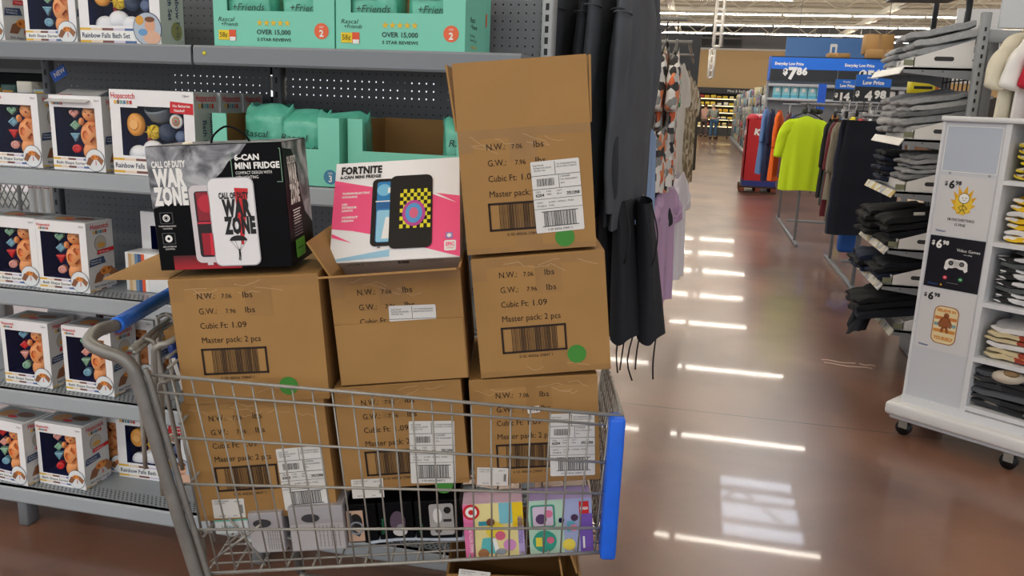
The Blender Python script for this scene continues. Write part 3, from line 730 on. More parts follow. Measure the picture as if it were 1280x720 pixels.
t.location = (-1.80, 2.40, .861); t.rotation_euler = (0, 0, .02)
# its visible end print
mb = MB(); f = Frame((-1.80, 2.395, .861), (1, 0, 0), (0, 0, 1))
mb.rbox((-1.80, 2.31, .862), (-1.53, 2.39, .99), .001, CARD, 1); f = Frame((-1.80, 2.31, .862), (1, 0, 0), (0, 0, 1))
for i, c in enumerate(('#c9a878', '#d8c4a4', '#6b8aa8', '#3c5a86', '#e4592c', '#f2f0ee')): f.rect(mb, .012+i*.012, .0, .024+i*.012, .125, mat(c, .5), 1)
f.text(mb, 'Rainbow Falls', .1, .095, .018, mat('#26335c', .5), 2, width=.15, bold=.01); f.text(mb, 'Bath Set', .135, .06, .018, mat('#26335c', .5), 2, bold=.01)
tag(mb.build('toy_box'), 'small white striped bath set box on the middle shelf right under the kraft flap', 'toy box')

# ---------------------------------------------------------------- diaper display cases
TEALD = mat('#3fae92', .45); PACK = mat('#74cfb4', .22, col2='#55b89c', scale=16, bump=.5)
SCRIPT = mat('#17312e', .5)
def diaper_pack(loc, label, w=.17, d=.12, h=.2, rx=0.0, rz=0.0, seed=0):
    r = random.Random(seed); t = thing('diaper_pack', label, 'diaper pack', loc, (rx, 0, rz), 'teal diaper packs')
    mb = MB(); ph = r.uniform(0, 6)
    def fn(u, v):
        a = 2*PI*u; z = v*h; c, s = math.cos(a), math.sin(a)
        e = .45; x = math.copysign(abs(c)**e, c)*w/2; y = math.copysign(abs(s)**e, s)*d/2
        pinch = 1-.0*v if v < .8 else 1-.9*((v-.8)/.2)**2
        k = 1+.03*math.sin(9*a+ph+7*v); return (x*k*(1 if v < .9 else 1.02), y*k*max(pinch, .04), z+(.006*math.sin(5*a+ph) if v > .85 else 0))
    mb.grid(36, 14, fn, PACK, closed=True); mb.add([fn(k/36, 0) for k in range(36)], [list(range(36))[::-1]], PACK); mb.build('bag', t)
    q = MB(); f = Frame((-w/2, -d/2-.004, 0), (1, 0, 0), (0, 0, 1), .0012)
    f.text(q, 'Rascal', w*.1, h*.58, .02, SCRIPT, 2, shear=.25, width=w*.55); f.text(q, '+Friends', w*.22, h*.43, .02, SCRIPT, 2, shear=.25, width=w*.66)
    f.rrect(q, w*.1, h*.2, w*.7, h*.28, .005, WHT, 1); f.text(q, 'PREMIUM DIAPERS', w*.14, h*.225, .006, SCRIPT, 2, width=w*.48); q.build('printed_logo', t)
    return t
def case(label, loc, size, w=.385, d=.28, hl=.105, h=.22, packs=2, side=True, low=True, seed=0, text=True, inside=None):
    t = thing('display_case', label, 'display case', loc, group='teal display cases'); T = .004; mb = MB()
    fl = .045; ins = inside or TEALD
    mb.box((0, 0, 0), (w, T, hl), TEAL); mb.box((0, 0, hl), (fl, T, h), TEAL); mb.box((w-fl-.02, 0, hl), (w, T, h), TEAL)
    mb.box((0, T, 0), (T, d, h), TEAL); mb.box((w-T, T, 0), (w, d, h), TEAL); mb.box((T, d-T, 0), (w-T, d, h), KRAFTIN); mb.box((T, T, 0), (w-T, d-T, T), KRAFTIN)
    mb.box((T, T, T), (w-T, T+.002, hl), KRAFTIN); mb.box((T, T, T), (T+.002, d, h-.001), KRAFTIN); mb.box((w-T-.002, T, T), (w-T, d, h-.001), KRAFTIN)
    mb.build('carton', t)
    if text:
        q = MB(); f = front(w, h)
        f.text(q, 'Rascal', .016, .075, .012, SCRIPT, 2, shear=.3, width=.05); f.text(q, '+Friends', .024, .062, .011, SCRIPT, 2, shear=.3, width=.055)
        for k in range(5): f.star(q, .15+k*.022, .072, .0105, mat('#f0c21c', .5), 2)
        f.text(q, 'OVER 15,000', .14, .04, .013, SCRIPT, 2, width=.108, bold=.02); f.text(q, '5 STAR REVIEWS', .141, .021, .0085, SCRIPT, 2, width=.108, bold=.02)
        f.disc(q, .345, .052, .0225, mat('#ee6a3c', .5), 2); f.text(q, 'SIZE', .345, .061, .005, WHT, 3, align='C'); f.text(q, '2', .345, .037, .018, WHT, 3, align='C', bold=.03)
        f.rect(q, .016, .022, .05, .05, mat('#f2d21e', .5), 3); f.rect(q, .05, .02, .072, .051, mat('#e8552c', .5), 3); f.rect(q, .052, .02, .071, .031, WHT, 4)
        f.text(q, '58\u00a2', .02, .03, .014, INK, 4, width=.025)
        q.build('front_print', t); q = MB()
        s = Frame((w, 0, 0), (0, 1, 0), (0, 0, 1)); s.text(q, 'Rascal', .05, .09, .014, SCRIPT, 2, shear=.3); s.text(q, '+ Friends', .05, .072, .013, SCRIPT, 2, shear=.3)
        s.text(q, "The World's", .05, .05, .007, SCRIPT, 2); s.text(q, 'Dreamiest Diaper', .05, .038, .007, SCRIPT, 2)
        for k in range(4): s.star(q, .07+k*.014, .022, .006, mat('#f0c21c', .5), 2)
        s.rrect(q, .22, .09, .235, .13, .006, mat('#ee6a3c', .5), 2)
        q.build('side_print', t)
    for k in range(packs):
        diaper_pack((loc[0]+.1+k*(w-.2)/max(1, packs-1), loc[1]+.075, loc[2]+.006), 'teal diaper pack in the %s top shelf case, %s pack' % ('left' if seed == 0 else 'right', 'left' if k == 0 else 'right'), w=.155, seed=seed+k, h=.235)
    return t
case('teal display case of size 2 diapers on the top shelf, left of the two', (-1.435, 2.3, 1.641), 2)
case('teal display case of size 2 diapers at the right end of the top shelf', (-1.045, 2.3, 1.641), 2, seed=5)
c1 = case('teal display case of size 3 diapers behind the black mini fridge box', (-1.40, 2.215, 1.256), 3, w=.40, h=.195, packs=0, text=False)
q = MB(); f = front(.4, .195); f.disc(q, .372, .028, .021, mat('#3f84a6', .5), 2); f.text(q, 'SIZE', .372, .036, .005, WHT, 3, align='C'); f.text(q, '3', .372, .014, .018, WHT, 3, align='C', bold=.02); q.build('size_badge', c1)
for k in range(3):
    diaper_pack((-1.27+k*.115, 2.35, 1.262), 'teal diaper pack in the size 3 case on the fourth shelf, %s' % ('leftmost', 'middle one', 'rightmost')[k], w=.15, h=.205+.012*(k == 0), rz=.15*(k-1), rx=.05, seed=11+k)
c2 = case('nearly empty teal display case showing its brown inside, behind the pink box', (-.985, 2.24, 1.256), 3, w=.39, h=.195, packs=0, text=False)
diaper_pack((-.655, 2.34, 1.262), 'teal diaper pack slanting in the nearly empty case beside the tall carton', w=.14, h=.2, rz=.3, rx=-.1, seed=31)

# ---------------------------------------------------------------- seen through the open left bay
rg = thing('gondola_shelving', 'grey shelving of the next aisle seen through the open bay left of the toys', 'store shelving', (-2.9, 3.0, 0))
sh1 = (-2.9, 3.0, 0)
mb = MB(); mb.box((-4.2, 3.0, 1.435), (-2.42, 3.5, 1.45), mat('#4a4d50', .5)); mb.build('shelf', rg, sh1)
mb = MB(); mb.box((-4.2, 3.5, 1.36), (-2.42, 3.52, 2.3), mat('#232528', .7)); mb.build('back_panel', rg, sh1)
mb = MB(); mb.box((-4.2, 3.0, 1.555), (-2.42, 3.5, 1.57), mat('#33363a', .5)); mb.build('shelf', rg, sh1)
mb = MB(); mb.box((-4.2, 3.02, .96), (-2.42, 3.5, .98), mat('#b5b9bc', .5)); mb.build('shelf', rg, sh1)
for x in (-3.45, -2.5): mb = MB(); mb.rbox((x-.02, 3.46, 0), (x+.02, 3.52, 2.2), .004, mat('#8b8f93', .5), 1); mb.build('upright', rg, sh1)
cs = ['#d8b028', '#29504e', '#e8e4da', '#9fb9c4', '#c98d2c', '#dfe6e8']
for k in range(7):
    x = -2.99+k*.08; mb = MB(); mb.rbox((0, 0, 0), (.075, .1, .04+.015*(k % 3)), .004, mat(cs[k % 6], .5), 1); f = Frame((0, 0, 0), (1, 0, 0), (0, 0, 1)); f.rect(mb, .01, .01, .06, .03, mat(cs[(k+3) % 6], .5), 1)
    tag(mb.build('small_package', loc=(x, 3.03, 1.451)), 'small yellow and teal package in the next aisle through the open bay, %s' % ('leftmost', 'second from left', 'third from left', 'fourth from left', 'third from right', 'second from right', 'rightmost')[k], 'package', 'packages in the next aisle')
for k in range(3):
    mb = MB(); x = atY(36+k*10, 250, 2.86).x; mb.rbox((0, 0, 0), (.026, .02, .26), .002, WHT, 1); f = Frame((0, 0, 0), (1, 0, 0), (0, 0, 1)); f.rect(mb, .001, .118, .025, .142, RED, 1); f.rect(mb, .004, .121, .022, .139, WHT, 2); mb.ball((.013, -.004, .16), .007, mat('#c9cbcb', .3), 10, 6)
    tag(mb.build('white_slat', loc=(x, 2.86, .98)), 'narrow white slat with a red framed label behind the open bay, %s of three' % ('left', 'middle', 'right')[k], 'display slat', 'white slats')
mb = MB(); LM = mat('#a7aaa9', .45); x0 = atY(-20, 250, 2.9).x; x1 = atY(25, 250, 2.9).x
for k in range(9):
    for s in (-1, 1): xa = x0+k*.03; mb.tube([(xa, 2.9, 1.0), (xa+s*.14, 2.9, 1.24)], .003, LM, 4)
mb.tube([(x1, 2.9, .99), (x1, 2.9, 1.26)], .008, LM, 5); tag(mb.build('lattice_screen'), 'grey diamond lattice panel at the left edge below the fourth shelf', 'lattice panel')
mb = MB(); M = Matrix.Rotation(-.5, 4, 'Y'); mb.box((0, 0, 0), (.06, .002, .035), mat('#1f62c9', .5), M); f = Frame(M @ Vector((0, 0, 0)), M.to_3x3() @ Vector((1, 0, 0)), M.to_3x3() @ Vector((0, 0, 1))); f.text(mb, 'NEW', .012, .012, .014, WHT, 2, bold=.03)
tag(mb.build('new_tag', loc=(-2.09, 2.4, 1.52)), 'blue NEW tag hanging under the top shelf at the left', 'shelf tag')
# ================================================================ CART (its long axis turned 13 degrees)
YAW = math.radians(13)
U = Vector((math.cos(YAW), math.sin(YAW), 0)); V = Vector((-math.sin(YAW), math.cos(YAW), 0))
def W3(u, v, z): return U*u+V*v+Vector((0, 0, z))
def onv(x, y, v):
    d = ray(x, y); t = v/d.dot(V); p = CP+d*t; return p.dot(U), p.z
cart = thing('shopping_cart', 'large wire shopping cart with blue handle and corner bumper loaded with cartons', 'shopping cart', W3(-.25, 1.85, 0), (0, 0, YAW))
CS = (-.25, 1.85, 0)
def cb(mb, name, parent=cart): return mb.build(name, parent, CS if parent is cart else CS)
V0, V1 = 1.6, 2.1
def lerp(a, b, t): return a+(b-a)*t
# horizontal wires of the near side: pixel ends in the photo taken on the side plane
wl = [((185, 468), (778, 520)), ((190, 490), (757, 531)), ((222, 547), (757, 578)), ((230, 605), (756, 617)), ((243, 662), (756, 660)), ((258, 717), (752, 690))]
WL = [(onv(*a, V0), onv(*b, V0)) for a, b in wl]
WR = .0030
mb = MB()
(a, b) = WL[0]; mb.tube([(a[0], V0, a[1]), (b[0], V0, b[1])], .0040, STEEL, 8)
for a, b in WL[1:]: mb.tube([(a[0], V0, a[1]), (b[0], V0, b[1])], WR+(.0008 if a is WL[-1][0] else 0), STEEL, 7)
def side_wires(mb, v, n=23, zoff=0.0):
    for k in range(n):
        t = (k+.6)/n
        ut = lerp(WL[0][0][0]+.02, WL[0][1][0]-.01, t); zt = lerp(WL[0][0][1], WL[0][1][1], t)
        ub = lerp(WL[5][0][0]+.005, WL[5][1][0], t); zb = lerp(WL[5][0][1], WL[5][1][1], t)
        mb.tube([(ut, v, zt), (ub, v, zb-.006)], .0020, STEEL, 5)
side_wires(mb, V0+.004); cb(mb, 'near_side_grid')
mb = MB()
for a, b in WL: mb.tube([(a[0], lerp(V1, V1, 0), a[1]), (b[0]+.01, V1-.06, b[1])], WR, STEEL, 6)
for k in range(16):
    t = (k+.6)/16
    ut = lerp(WL[0][0][0], WL[0][1][0], t); zt = lerp(WL[0][0][1], WL[0][1][1], t); ub = lerp(WL[5][0][0], WL[5][1][0], t); zb = lerp(WL[5][0][1], WL[5][1][1], t)
    mb.tube([(ut, V1-.06*t, zt), (ub, V1-.06*t, zb)], .0024, STEEL, 5)
cb(mb, 'far_side_grid')
# basket floor
mb = MB(); A, B = WL[5]
for k in range(13):
    v = lerp(V0, V1-.03, k/12); mb.tube([(A[0], v, A[1]), (B[0], v, B[1])], .0026, STEEL, 5)
for k in range(16):
    t = k/15; mb.tube([(lerp(A[0], B[0], t), V0, lerp(A[1], B[1], t)-.004), (lerp(A[0], B[0], t), V1-.03, lerp(A[1], B[1], t)-.004)], .0026, STEEL, 5)
cb(mb, 'basket_floor')
# front end grid
mb = MB(); T, Bq = WL[0][1], WL[5][1]
vF = V1-.07
for k in range(9):
    t = k/8; z = lerp(T[1], Bq[1], t); u = lerp(T[0], Bq[0], t); mb.tube([(u, V0, z), (u+.012, vF, z-(.012 if k == 0 else 0))], .0046 if k == 0 else .0028, STEEL, 6)
for k in range(13):
    v = lerp(V0, vF, k/12); mb.tube([(T[0]+.012*k/12, v, T[1]), (Bq[0]+.012*k/12, v, Bq[1])], .0024, STEEL, 5)
cb(mb, 'front_grid')
# blue corner bumper
BLUE = mat('#1c6cf0', .42, noise=.10, scale=22, bump=.05)
mb = MB(); tp = onv(774, 522, V0-.012); bt = onv(761, 698, V0-.012)
mb.rbox((-.0165, -.014, 0), (.0165, .03, tp[1]-bt[1]), .007, BLUE, 3, Matrix(((1, 0, (tp[0]-bt[0])/(tp[1]-bt[1]), bt[0]-.003), (0, 1, 0, V0-.008), (0, 0, 1, bt[1]), (0, 0, 0, 1))))
cb(mb, 'corner_bumper')
# handle frame: tube from the handle round the corner and down
HT = mat('#8b8a86', .42, metal=.4, noise=.2, scale=24, bump=.1)
def P(x, y, v): u, z = onv(x, y, v); return (u, v, z)
pts = [P(146, 406, 1.68), P(128, 411, 1.645), P(116, 418, 1.615), P(112, 427, 1.595), P(119, 434, 1.585), P(135, 441, 1.58), P(152, 447, 1.58), P(164, 458, 1.58), P(172, 476, 1.58), P(184, 515, 1.58), P(212, 610, 1.58), P(247, 722, 1.58)]
def smooth(pts, n=4):
    out = []; Q = [Vector(p) for p in pts]
    for i in range(len(Q)-1):
        p0 = Q[max(i-1, 0)]; p1 = Q[i]; p2 = Q[i+1]; p3 = Q[min(i+2, len(Q)-1)]
        for k in range(n):
            t = k/n; out.append(.5*((2*p1)+(p2-p0)*t+(2*p0-5*p1+4*p2-p3)*t*t+(3*p1-p0-3*p2+p3)*t**3))
    out.append(Q[-1]); return out
near = smooth(pts); e = near[-1]; d = (near[-1]-near[-5]).normalized()
low = e+d*((e.z-.17)/-d.z)
near += [low]
mb = MB(); mb.tube(near, .0135, HT, 12); cb(mb, 'frame_tube')
mb = MB(); mb.tube([p+Vector((.021, .006, 0)) for p in near if p.z < .97], .007, HT, 8); cb(mb, 'inner_post')
mb = MB(); far = [Vector((p.x, V0+V1+.02-p.y, p.z)) for p in near]; mb.tube(far, .0125, HT, 10); cb(mb, 'frame_tube')
h0 = near[0]; h1 = far[0]
mb = MB(); mb.tube([h0, h1], .0125, HT, 12); s = cb(mb, 'handle_bar')
q = MB(); hd = (h1-h0).normalized(); q.tube([h0-hd*.004, h0+hd*.004, h1-hd*.01], .0165, mat('#2476ee', .25, spec=.6), 16); q.build('blue_sleeve', s, CS)
# chassis, lower rack and wheels
for v in (1.6, 2.12):
    mb = MB(); lw = (low.x, v, .17); mb.tube(smooth([lw, (low.x+.12, v, .155), (.1, v+(.03 if v < 1.8 else -.04), .155), (.36, v+(.05 if v < 1.8 else -.07), .16)], 3), .0125, HT, 10); cb(mb, 'chassis_tube')
mb = MB()
for k in range(10): mb.tube([(low.x+.05+k*.065, 1.61, .17), (low.x+.05+k*.065, 2.11, .17)], .0035, STEEL, 5)
for v in (1.65, 1.8, 1.95, 2.07): mb.tube([(low.x+.05, v, .17), (low.x+.64, v, .17)], .005, STEEL, 6)
cb(mb, 'lower_rack')
for u, v in ((low.x+.02, 1.6), (low.x+.02, 2.12), (.34, 1.66), (.34, 2.05)):
    mb = MB(); mb.tube([(u, v-.016, .065), (u, v+.016, .065)], .065, mat('#2c2d2f', .6), 22); mb.tube([(u, v-.018, .065), (u, v+.018, .065)], .03, mat('#9a9c9e', .5), 14); w_ = cb(mb, 'wheel')
    q = MB(); q.box((u-.02, v-.026, .06), (u+.02, v-.021, .15), HT); q.box((u-.02, v+.021, .06), (u+.02, v+.026, .15), HT); q.box((u-.022, v-.027, .14), (u+.022, v+.027, .158), HT); q.build('caster_fork', w_, CS)
# rear gate and folded child seat
RZ = WL[0][0][1]; ru = WL[0][0][0]
mb = MB()
mb.tube([P(164, 437, 1.6), P(222, 389, 2.08)], .0065, STEEL, 8)
mb.tube([P(168, 441, 1.6), P(226, 396, 2.08)], .005, STEEL, 7)
cb(mb, 'rear_top_rail')
mb = MB()
gz0 = A[1]+.01
for k in range(9):
    v = lerp(1.625, 2.07, k/8); mb.tube([(ru+.035, v, RZ+.01), (ru+.09, v, gz0+.02)], .003, STEEL, 5)
for z in (.0, .12, .25, .38): mb.tube([(ru+.035+.055*z/.38, 1.615, RZ+.01-z), (ru+.035+.055*z/.38, 2.08, RZ+.01-z)], .0034, STEEL, 6)
cb(mb, 'rear_gate')
mb = MB()
for vv in (1.70, 1.86):
    b = P({1.70: 184, 1.86: 208}[vv], {1.70: 424, 1.86: 393}[vv], vv); cu, cz = b[0], b[2]
    loop = [(cu-.022, vv, cz-.30), (cu-.022, vv, cz-.03), (cu-.018, vv, cz-.008), (cu, vv, cz), (cu+.016, vv, cz-.012), (cu+.026, vv, cz-.06), (cu+.06, vv, cz-.30)]
    mb.tube(smooth(loop, 3), .0052, STEEL, 8)
b = P(200, 430, 1.64); mb.tube(smooth([(b[0]-.012, 1.64, b[2]-.34), (b[0]-.015, 1.64, b[2]-.05), (b[0]-.005, 1.64, b[2]-.006), (b[0]+.02, 1.655, b[2]+.004), (b[0]+.05, 1.8, b[2]+.03)], 3), .0065, STEEL, 8)
b = P(198, 477, 1.63); mb.tube(smooth([(b[0]+.012, 1.63, b[2]-.17), (b[0]+.01, 1.63, b[2]-.14), (b[0], 1.63, b[2]-.02), (b[0]+.012, 1.63, b[2]), (b[0]+.03, 1.66, b[2]-.004)], 3), .0045, STEEL, 7)
for k in range(7): mb.tube([(ru+.022, 1.66+k*.06, RZ+.015), (ru+.045, 1.66+k*.06, RZ-.2)], .003, STEEL, 5)
for z in (.02, -.07, -.16): mb.tube([(ru+.022-z*.1, 1.65, RZ+z), (ru+.022-z*.1, 2.02, RZ+z)], .0035, STEEL, 5)
cb(mb, 'child_seat_frame')
# inner gate wires crossing at the lower left
mb = MB()
for k in range(6): mb.tube([(A[0]+.0+k*.012, 1.63+k*.07, A[1]+.01), (A[0]+.12, 1.6+k*.08, A[1]+.12)], .003, STEEL, 5); mb.tube([(A[0]+.12, 1.63+k*.07, A[1]+.005), (A[0]+.02, 1.66+k*.07, A[1]+.12)], .003, STEEL, 5)
cb(mb, 'gate_brace')

# ================================================================ MASTER CARTONS
def carton(label, u, v, z, w, h, d=.325, tilt=6.0, yaw=0.0, top=True, open_flaps=(), text=True, seed=0, tone=KRAFT, tape=True, group='kraft mini fridge cartons', clip=None, barcode=True):
    """u,v,z = bottom-left-front corner in the cart frame"""
    rot = (0, -math.radians(tilt), YAW+math.radians(yaw))
    t = thing('cardboard_carton', label, 'cardboard box', W3(u, v, z), rot, group)
    T = .005; mb = MB(); mb.box((0, 0, 0), (w, T, h), tone); mb.box((0, d-T, 0), (w, d, h), tone); mb.box((0, T, 0), (T, d-T, h), tone); mb.box((w-T, T, 0), (w, d-T, h), tone); mb.box((T, T, 0), (w-T, d-T, T), tone)
    mb.build('carton_body', t)
    if top: q = MB(); q.box((.001, .001, h-.0015), (w-.001, d/2-.001, h+.0025), tone); q.build('flap', t); q = MB(); q.box((.001, d/2+.001, h-.0015), (w-.001, d-.001, h+.0025), tone); q.build('flap', t)
    f = front(w, h); r = random.Random(seed)
    if tape:
        q = MB(); s = Frame((w, 0, 0), (0, 1, 0), (0, 0, 1))
        tx = w*.5+r.uniform(-.02, .03); tw = .055
        f.rect(q, tx-tw/2, h-.062-r.uniform(0, .02), tx+tw/2, h, TAPE, .5); q2 = MB(); f.rect(q2, tx-tw/2, 0, tx+tw/2, .05+r.uniform(0, .02), TAPE, .5); f.rect(q2, 0, 0, w, .012, TAPE, .3); q2.build('packing_tape', t)
        f.rect(q, 0, h-.018, w, h-.0005, TAPE, .3); f.rect(q, 0, h-.045, .03, h-.018, TAPE, .4); 
        wr = mat('#cdb089', .45)
        for k in range(7):
            x = r.uniform(.01, w-.05); y = r.choice([h-.012, h-.02, .02, h-.03]); p = [(x, y)]
            for j in range(3): p.append((p[-1][0]+r.uniform(.008, .022), p[-1][1]+r.uniform(-.012, .008)))
            f.line(q, p, .0007, wr, 1.2)
        q.build('packing_tape', t)
    if text:
        q = MB(); g = .0125
        def ln(s, x, yt, hh=g, width=None):
            if clip and h-yt < clip: return
            f.text(q, s, x, h-yt, hh, INK, 2, width=width)
        ln('N.W.:', .056, .041, width=.037); ln('7.06', .106, .041, .0095, .021); ln('lbs', .15, .041, width=.02)
        ln('G.W.:', .056, .073, width=.037); ln('7.96', .111, .073, .0095, .021); ln('lbs', .152, .073, width=.02)
        ln('Cubic Ft:', .055, .104, width=.057); ln('1.09', .122, .104, width=.029)
        ln('Master pack: 2 pcs', .055, .135, width=.122)
        if barcode:
            x0, x1, y1, y0 = .05, .187, h-.147, h-.205; k = .0045
            f.rect(q, x0, y0, x1, y0+k, INK, 2); f.rect(q, x0, y1-k, x1, y1, INK, 2); f.rect(q, x0, y0, x0+k, y1, INK, 2); f.rect(q, x1-k, y0, x1, y1, INK, 2)
            f.bars(q, x0+.022, y0+k, x1-.018, y1-k, INK, 2, 30, 4); f.text(q, '0 05 40036 29847 1', x0+.035, y0-.011, .006, INK, 2, width=.07)
        q.build('printed_text', t)
    return t
def loc2(t, x, y):
    """pixel -> (x,z) on the carton's front face"""
    M = mworld(t).inverted(); o = M @ CP; d = (M @ (CP+ray(x, y)))-o; k = -o.y/d.y; p = o+d*k; return p.x, p.z
def dot(t, x, y, r=.02):
    a, b = loc2(t, x, y); q = MB(); front(0, 0).disc(q, a, b, r, mat('#3f8c34', .6), 2); o = q.build('green_sticker', t); return o
def ship_label(t, x, y, w=.098, h=.145, rot=.05, full=True):
    a, b = loc2(t, x, y); q = MB(); ex = (math.cos(rot), 0, math.sin(rot)); ey = (-math.sin(rot), 0, math.cos(rot)); f = Frame((a, -.0012, b), ex, ey)
    g = mat('#3a3a3a', .7)
    if not full:
        h = .034
    f.rrect(q, 0, 0, w, h, .003, mat('#e2e2df', .5), 0)
    H = h
    f.text(q, 'SHIP FROM', .005, H-.010, .003, g, 1); f.text(q, 'DISTRIBUTION CENTER', .005, H-.015, .003, g, 1, width=.036); f.text(q, '750 EAST RD', .005, H-.02, .003, g, 1); f.text(q, 'TO: STORE RECEIVING', .052, H-.01, .003, g, 1, width=.04); f.text(q, 'BACK DOCK 2 NORTH', .052, H-.015, .003, g, 1, width=.04)
    f.rect(q, .048, H-.028, .049, H-.002, g, 1); f.rect(q, 0, H-.0295, w, H-.0285, g, 1)
    if full:
        f.bars(q, .010, H-.05, .046, H-.035, g, 1, 18, 9); f.rect(q, .054, H-.055, .055, H-.03, g, 1); f.text(q, 'CARRIER', .058, H-.035, .0035, g, 1); f.text(q, 'NO ASSIGNMENT', .058, H-.041, .003, g, 1); f.text(q, 'BOL', .058, H-.048, .003, g, 1)
        f.rect(q, 0, H-.0565, w, H-.0555, g, 1)
        for i, s in enumerate(('ITEM', 'TYPE', 'DEPT')): f.text(q, s, .006+i*.021, H-.063, .0032, g, 1)
        f.text(q, '6204', .005, H-.071, .006, g, 1, bold=.03); f.text(q, '0001', .028, H-.069, .0035, g, 1); f.text(q, '00-4', .048, H-.069, .0035, g, 1); f.text(q, '29212908', .068, H-.071, .006, g, 1, width=.026, bold=.03)
        f.rect(q, 0, H-.0765, w, H-.0757, g, 1); f.text(q, 'WMIT', .006, H-.085, .0032, g, 1); f.text(q, '# WM - WMAG - PO02', .03, H-.085, .0035, g, 1); f.text(q, 'STORE 8   TYPE', .006, H-.092, .0035, g, 1)
        f.rect(q, 0, H-.0965, w, H-.0957, g, 1); f.rect(q, .014, .012, .088, .0135, g, 1); f.rect(q, .014, .042, .088, .0435, g, 1); f.bars(q, .018, .0135, .084, .042, g, 1, 22, 12); f.text(q, '0 00 40036 29847 5', .024, .004, .0045, g, 1, width=.05)
    q.build('shipping_label', t)
def small_label(t, x, y, w=.07, h=.045, rot=.06):
    a, b = loc2(t, x, y); q = MB(); f = Frame((a, -.0012, b), (math.cos(rot), 0, math.sin(rot)), (-math.sin(rot), 0, math.cos(rot))); g = mat('#3a3a3a', .7)
    f.rect(q, 0, 0, w, h, mat('#e0dfda', .5), 0)
    f.text(q, 'STORE RECEIVING', .005, h-.006, .0028, g, 1, width=w*.45); f.text(q, 'CASE 1 OF 2', .005, h-.011, .0028, g, 1, width=w*.35); f.text(q, 'DEPT 71', w*.7, h-.008, .0028, g, 1); f.text(q, 'RECV BY', .012, .004, .0028, g, 1); f.text(q, '0429', w*.62, .004, .0028, g, 1)
    f.bars(q, w*.86, .01, w*.95, h-.014, g, 1, 6, 3); q.build('sticker_label', t)

B_ = carton('kraft carton at the bottom left of the cart behind the wires', -.645, 1.655, .592, .305, .272, tilt=6, seed=1)
A_ = carton('kraft carton directly under the black mini fridge box, flap spread left', -.662, 1.65, .866, .308, .268, tilt=4.5, seed=2)
D_ = carton('kraft carton in the bottom middle of the cart behind the wires', -.325, 1.665, .672, .272, .235, tilt=6.2, seed=3)
C_ = carton('open kraft carton in the middle stack holding the pink and white mini fridge box', -.333, 1.665, .914, .272, .235, tilt=6.0, seed=4, top=False, clip=None, barcode=False)
G_ = carton('kraft carton at the bottom right of the cart next to the blue bumper', -.042, 1.67, .692, .275, .24, tilt=5.0, seed=5)
F_ = carton('kraft carton in the right stack, under the carton with the raised flap', -.036, 1.665, .941, .276, .255, tilt=6.6, seed=6)
E_ = carton('kraft carton on top of the right stack with its front flap standing up', -.072, 1.665, 1.206, .265, .25, tilt=6.2, seed=7, top=False)
dot(A_, 361, 482); dot(F_, 721, 442); dot(E_, 706, 296); dot(B_, 395, 638); dot(D_, 555, 606); 
ship_label(E_, 671, 292, rot=.03); ship_label(B_, 357, 638, rot=.02); ship_label(D_, 514, 604, rot=-.06); ship_label(G_, 688, 595, rot=-.02)
a_ = ship_label(C_, 487, 402, rot=-.03, full=False)
small_label(B_, 268, 648, rot=-.02); small_label(D_, 441, 623, rot=-.02); small_label(G_, 596, 606, .068, .042, rot=-.08)
q = MB(); a, b = loc2(G_, 660, 517); f = Frame((a, -.0012, b), (1, 0, .1), (-.1, 0, 1)); f.rect(q, 0, 0, .026, .015, WHT, 0); f.text(q, '7.96', .003, .003, .009, INK, 1, width=.02); q.build('small_sticker', G_)
# flaps
def flap(t, lo, hi, M=None, m=KRAFTIN, nm='open_flap'):
    q = MB(); q.box(lo, hi, m); o = q.build(nm, t)
    if M: o.matrix_local = M
    return o
wE, hE = .265, .25
flap(E_, (0, 0, 0), (wE, .004, .132), Matrix.Translation((0, .002, hE)) @ Matrix.Rotation(math.radians(-5), 4, 'X'), KRAFT)
flap(E_, (-.004, 0, 0), (0, .31, .13), Matrix.Translation((0, .008, hE)) @ Matrix.Rotation(math.radians(-4), 4, 'Y'), KRAFT)
flap(E_, (0, 0, 0), (.004, .31, .13), Matrix.Translation((wE, .008, hE)) @ Matrix.Rotation(math.radians(2), 4, 'Y'), KRAFT)
flap(A_, (-.135, 0, 0), (0, .30, .004), Matrix.Translation((0, .01, .268)) @ Matrix.Rotation(math.radians(2.5), 4, 'Y'), KRAFT)
flap(C_, (0, -.09, 0), (.272, 0, .004), Matrix.Translation((0, 0, .235)) @ Matrix.Rotation(math.radians(-11), 4, 'X'), KRAFT)
flap(C_, (-.085, 0, 0), (0, .31, .004), Matrix.Translation((0, .01, .235)) @ Matrix.Rotation(math.radians(62), 4, 'Y'), KRAFT)
flap(C_, (0, 0, 0), (.272, .004, .10), Matrix.Translation((0, .32, .235)) @ Matrix.Rotation(math.radians(-15), 4, 'X'), KRAFT)
q = MB(); q.box((.002, -.0045, .002), (.27, -.0012, .134), KRAFT); q.build('cover_sheet', C_)

# carton on the lower rack with open top edges
L_ = carton('kraft carton on the lower rack under the cart basket, right of centre', -.10, 1.64, .19, .30, .30, tilt=0, seed=9, top=False, text=False, group='other kraft cartons')
small_label(L_, 571, 733, rot=-.1)
flap(L_, (0, 0, 0), (.004, .28, .06), Matrix.Translation((.29, .02, .30)) @ Matrix.Rotation(-.35, 4, 'Y'), KRAFT)
flap(L_, (0, 0, 0), (.004, .28, .06), Matrix.Translation((.26, .01, .28)) @ Matrix.Rotation(-.2, 4, 'Y'), KRAFT)
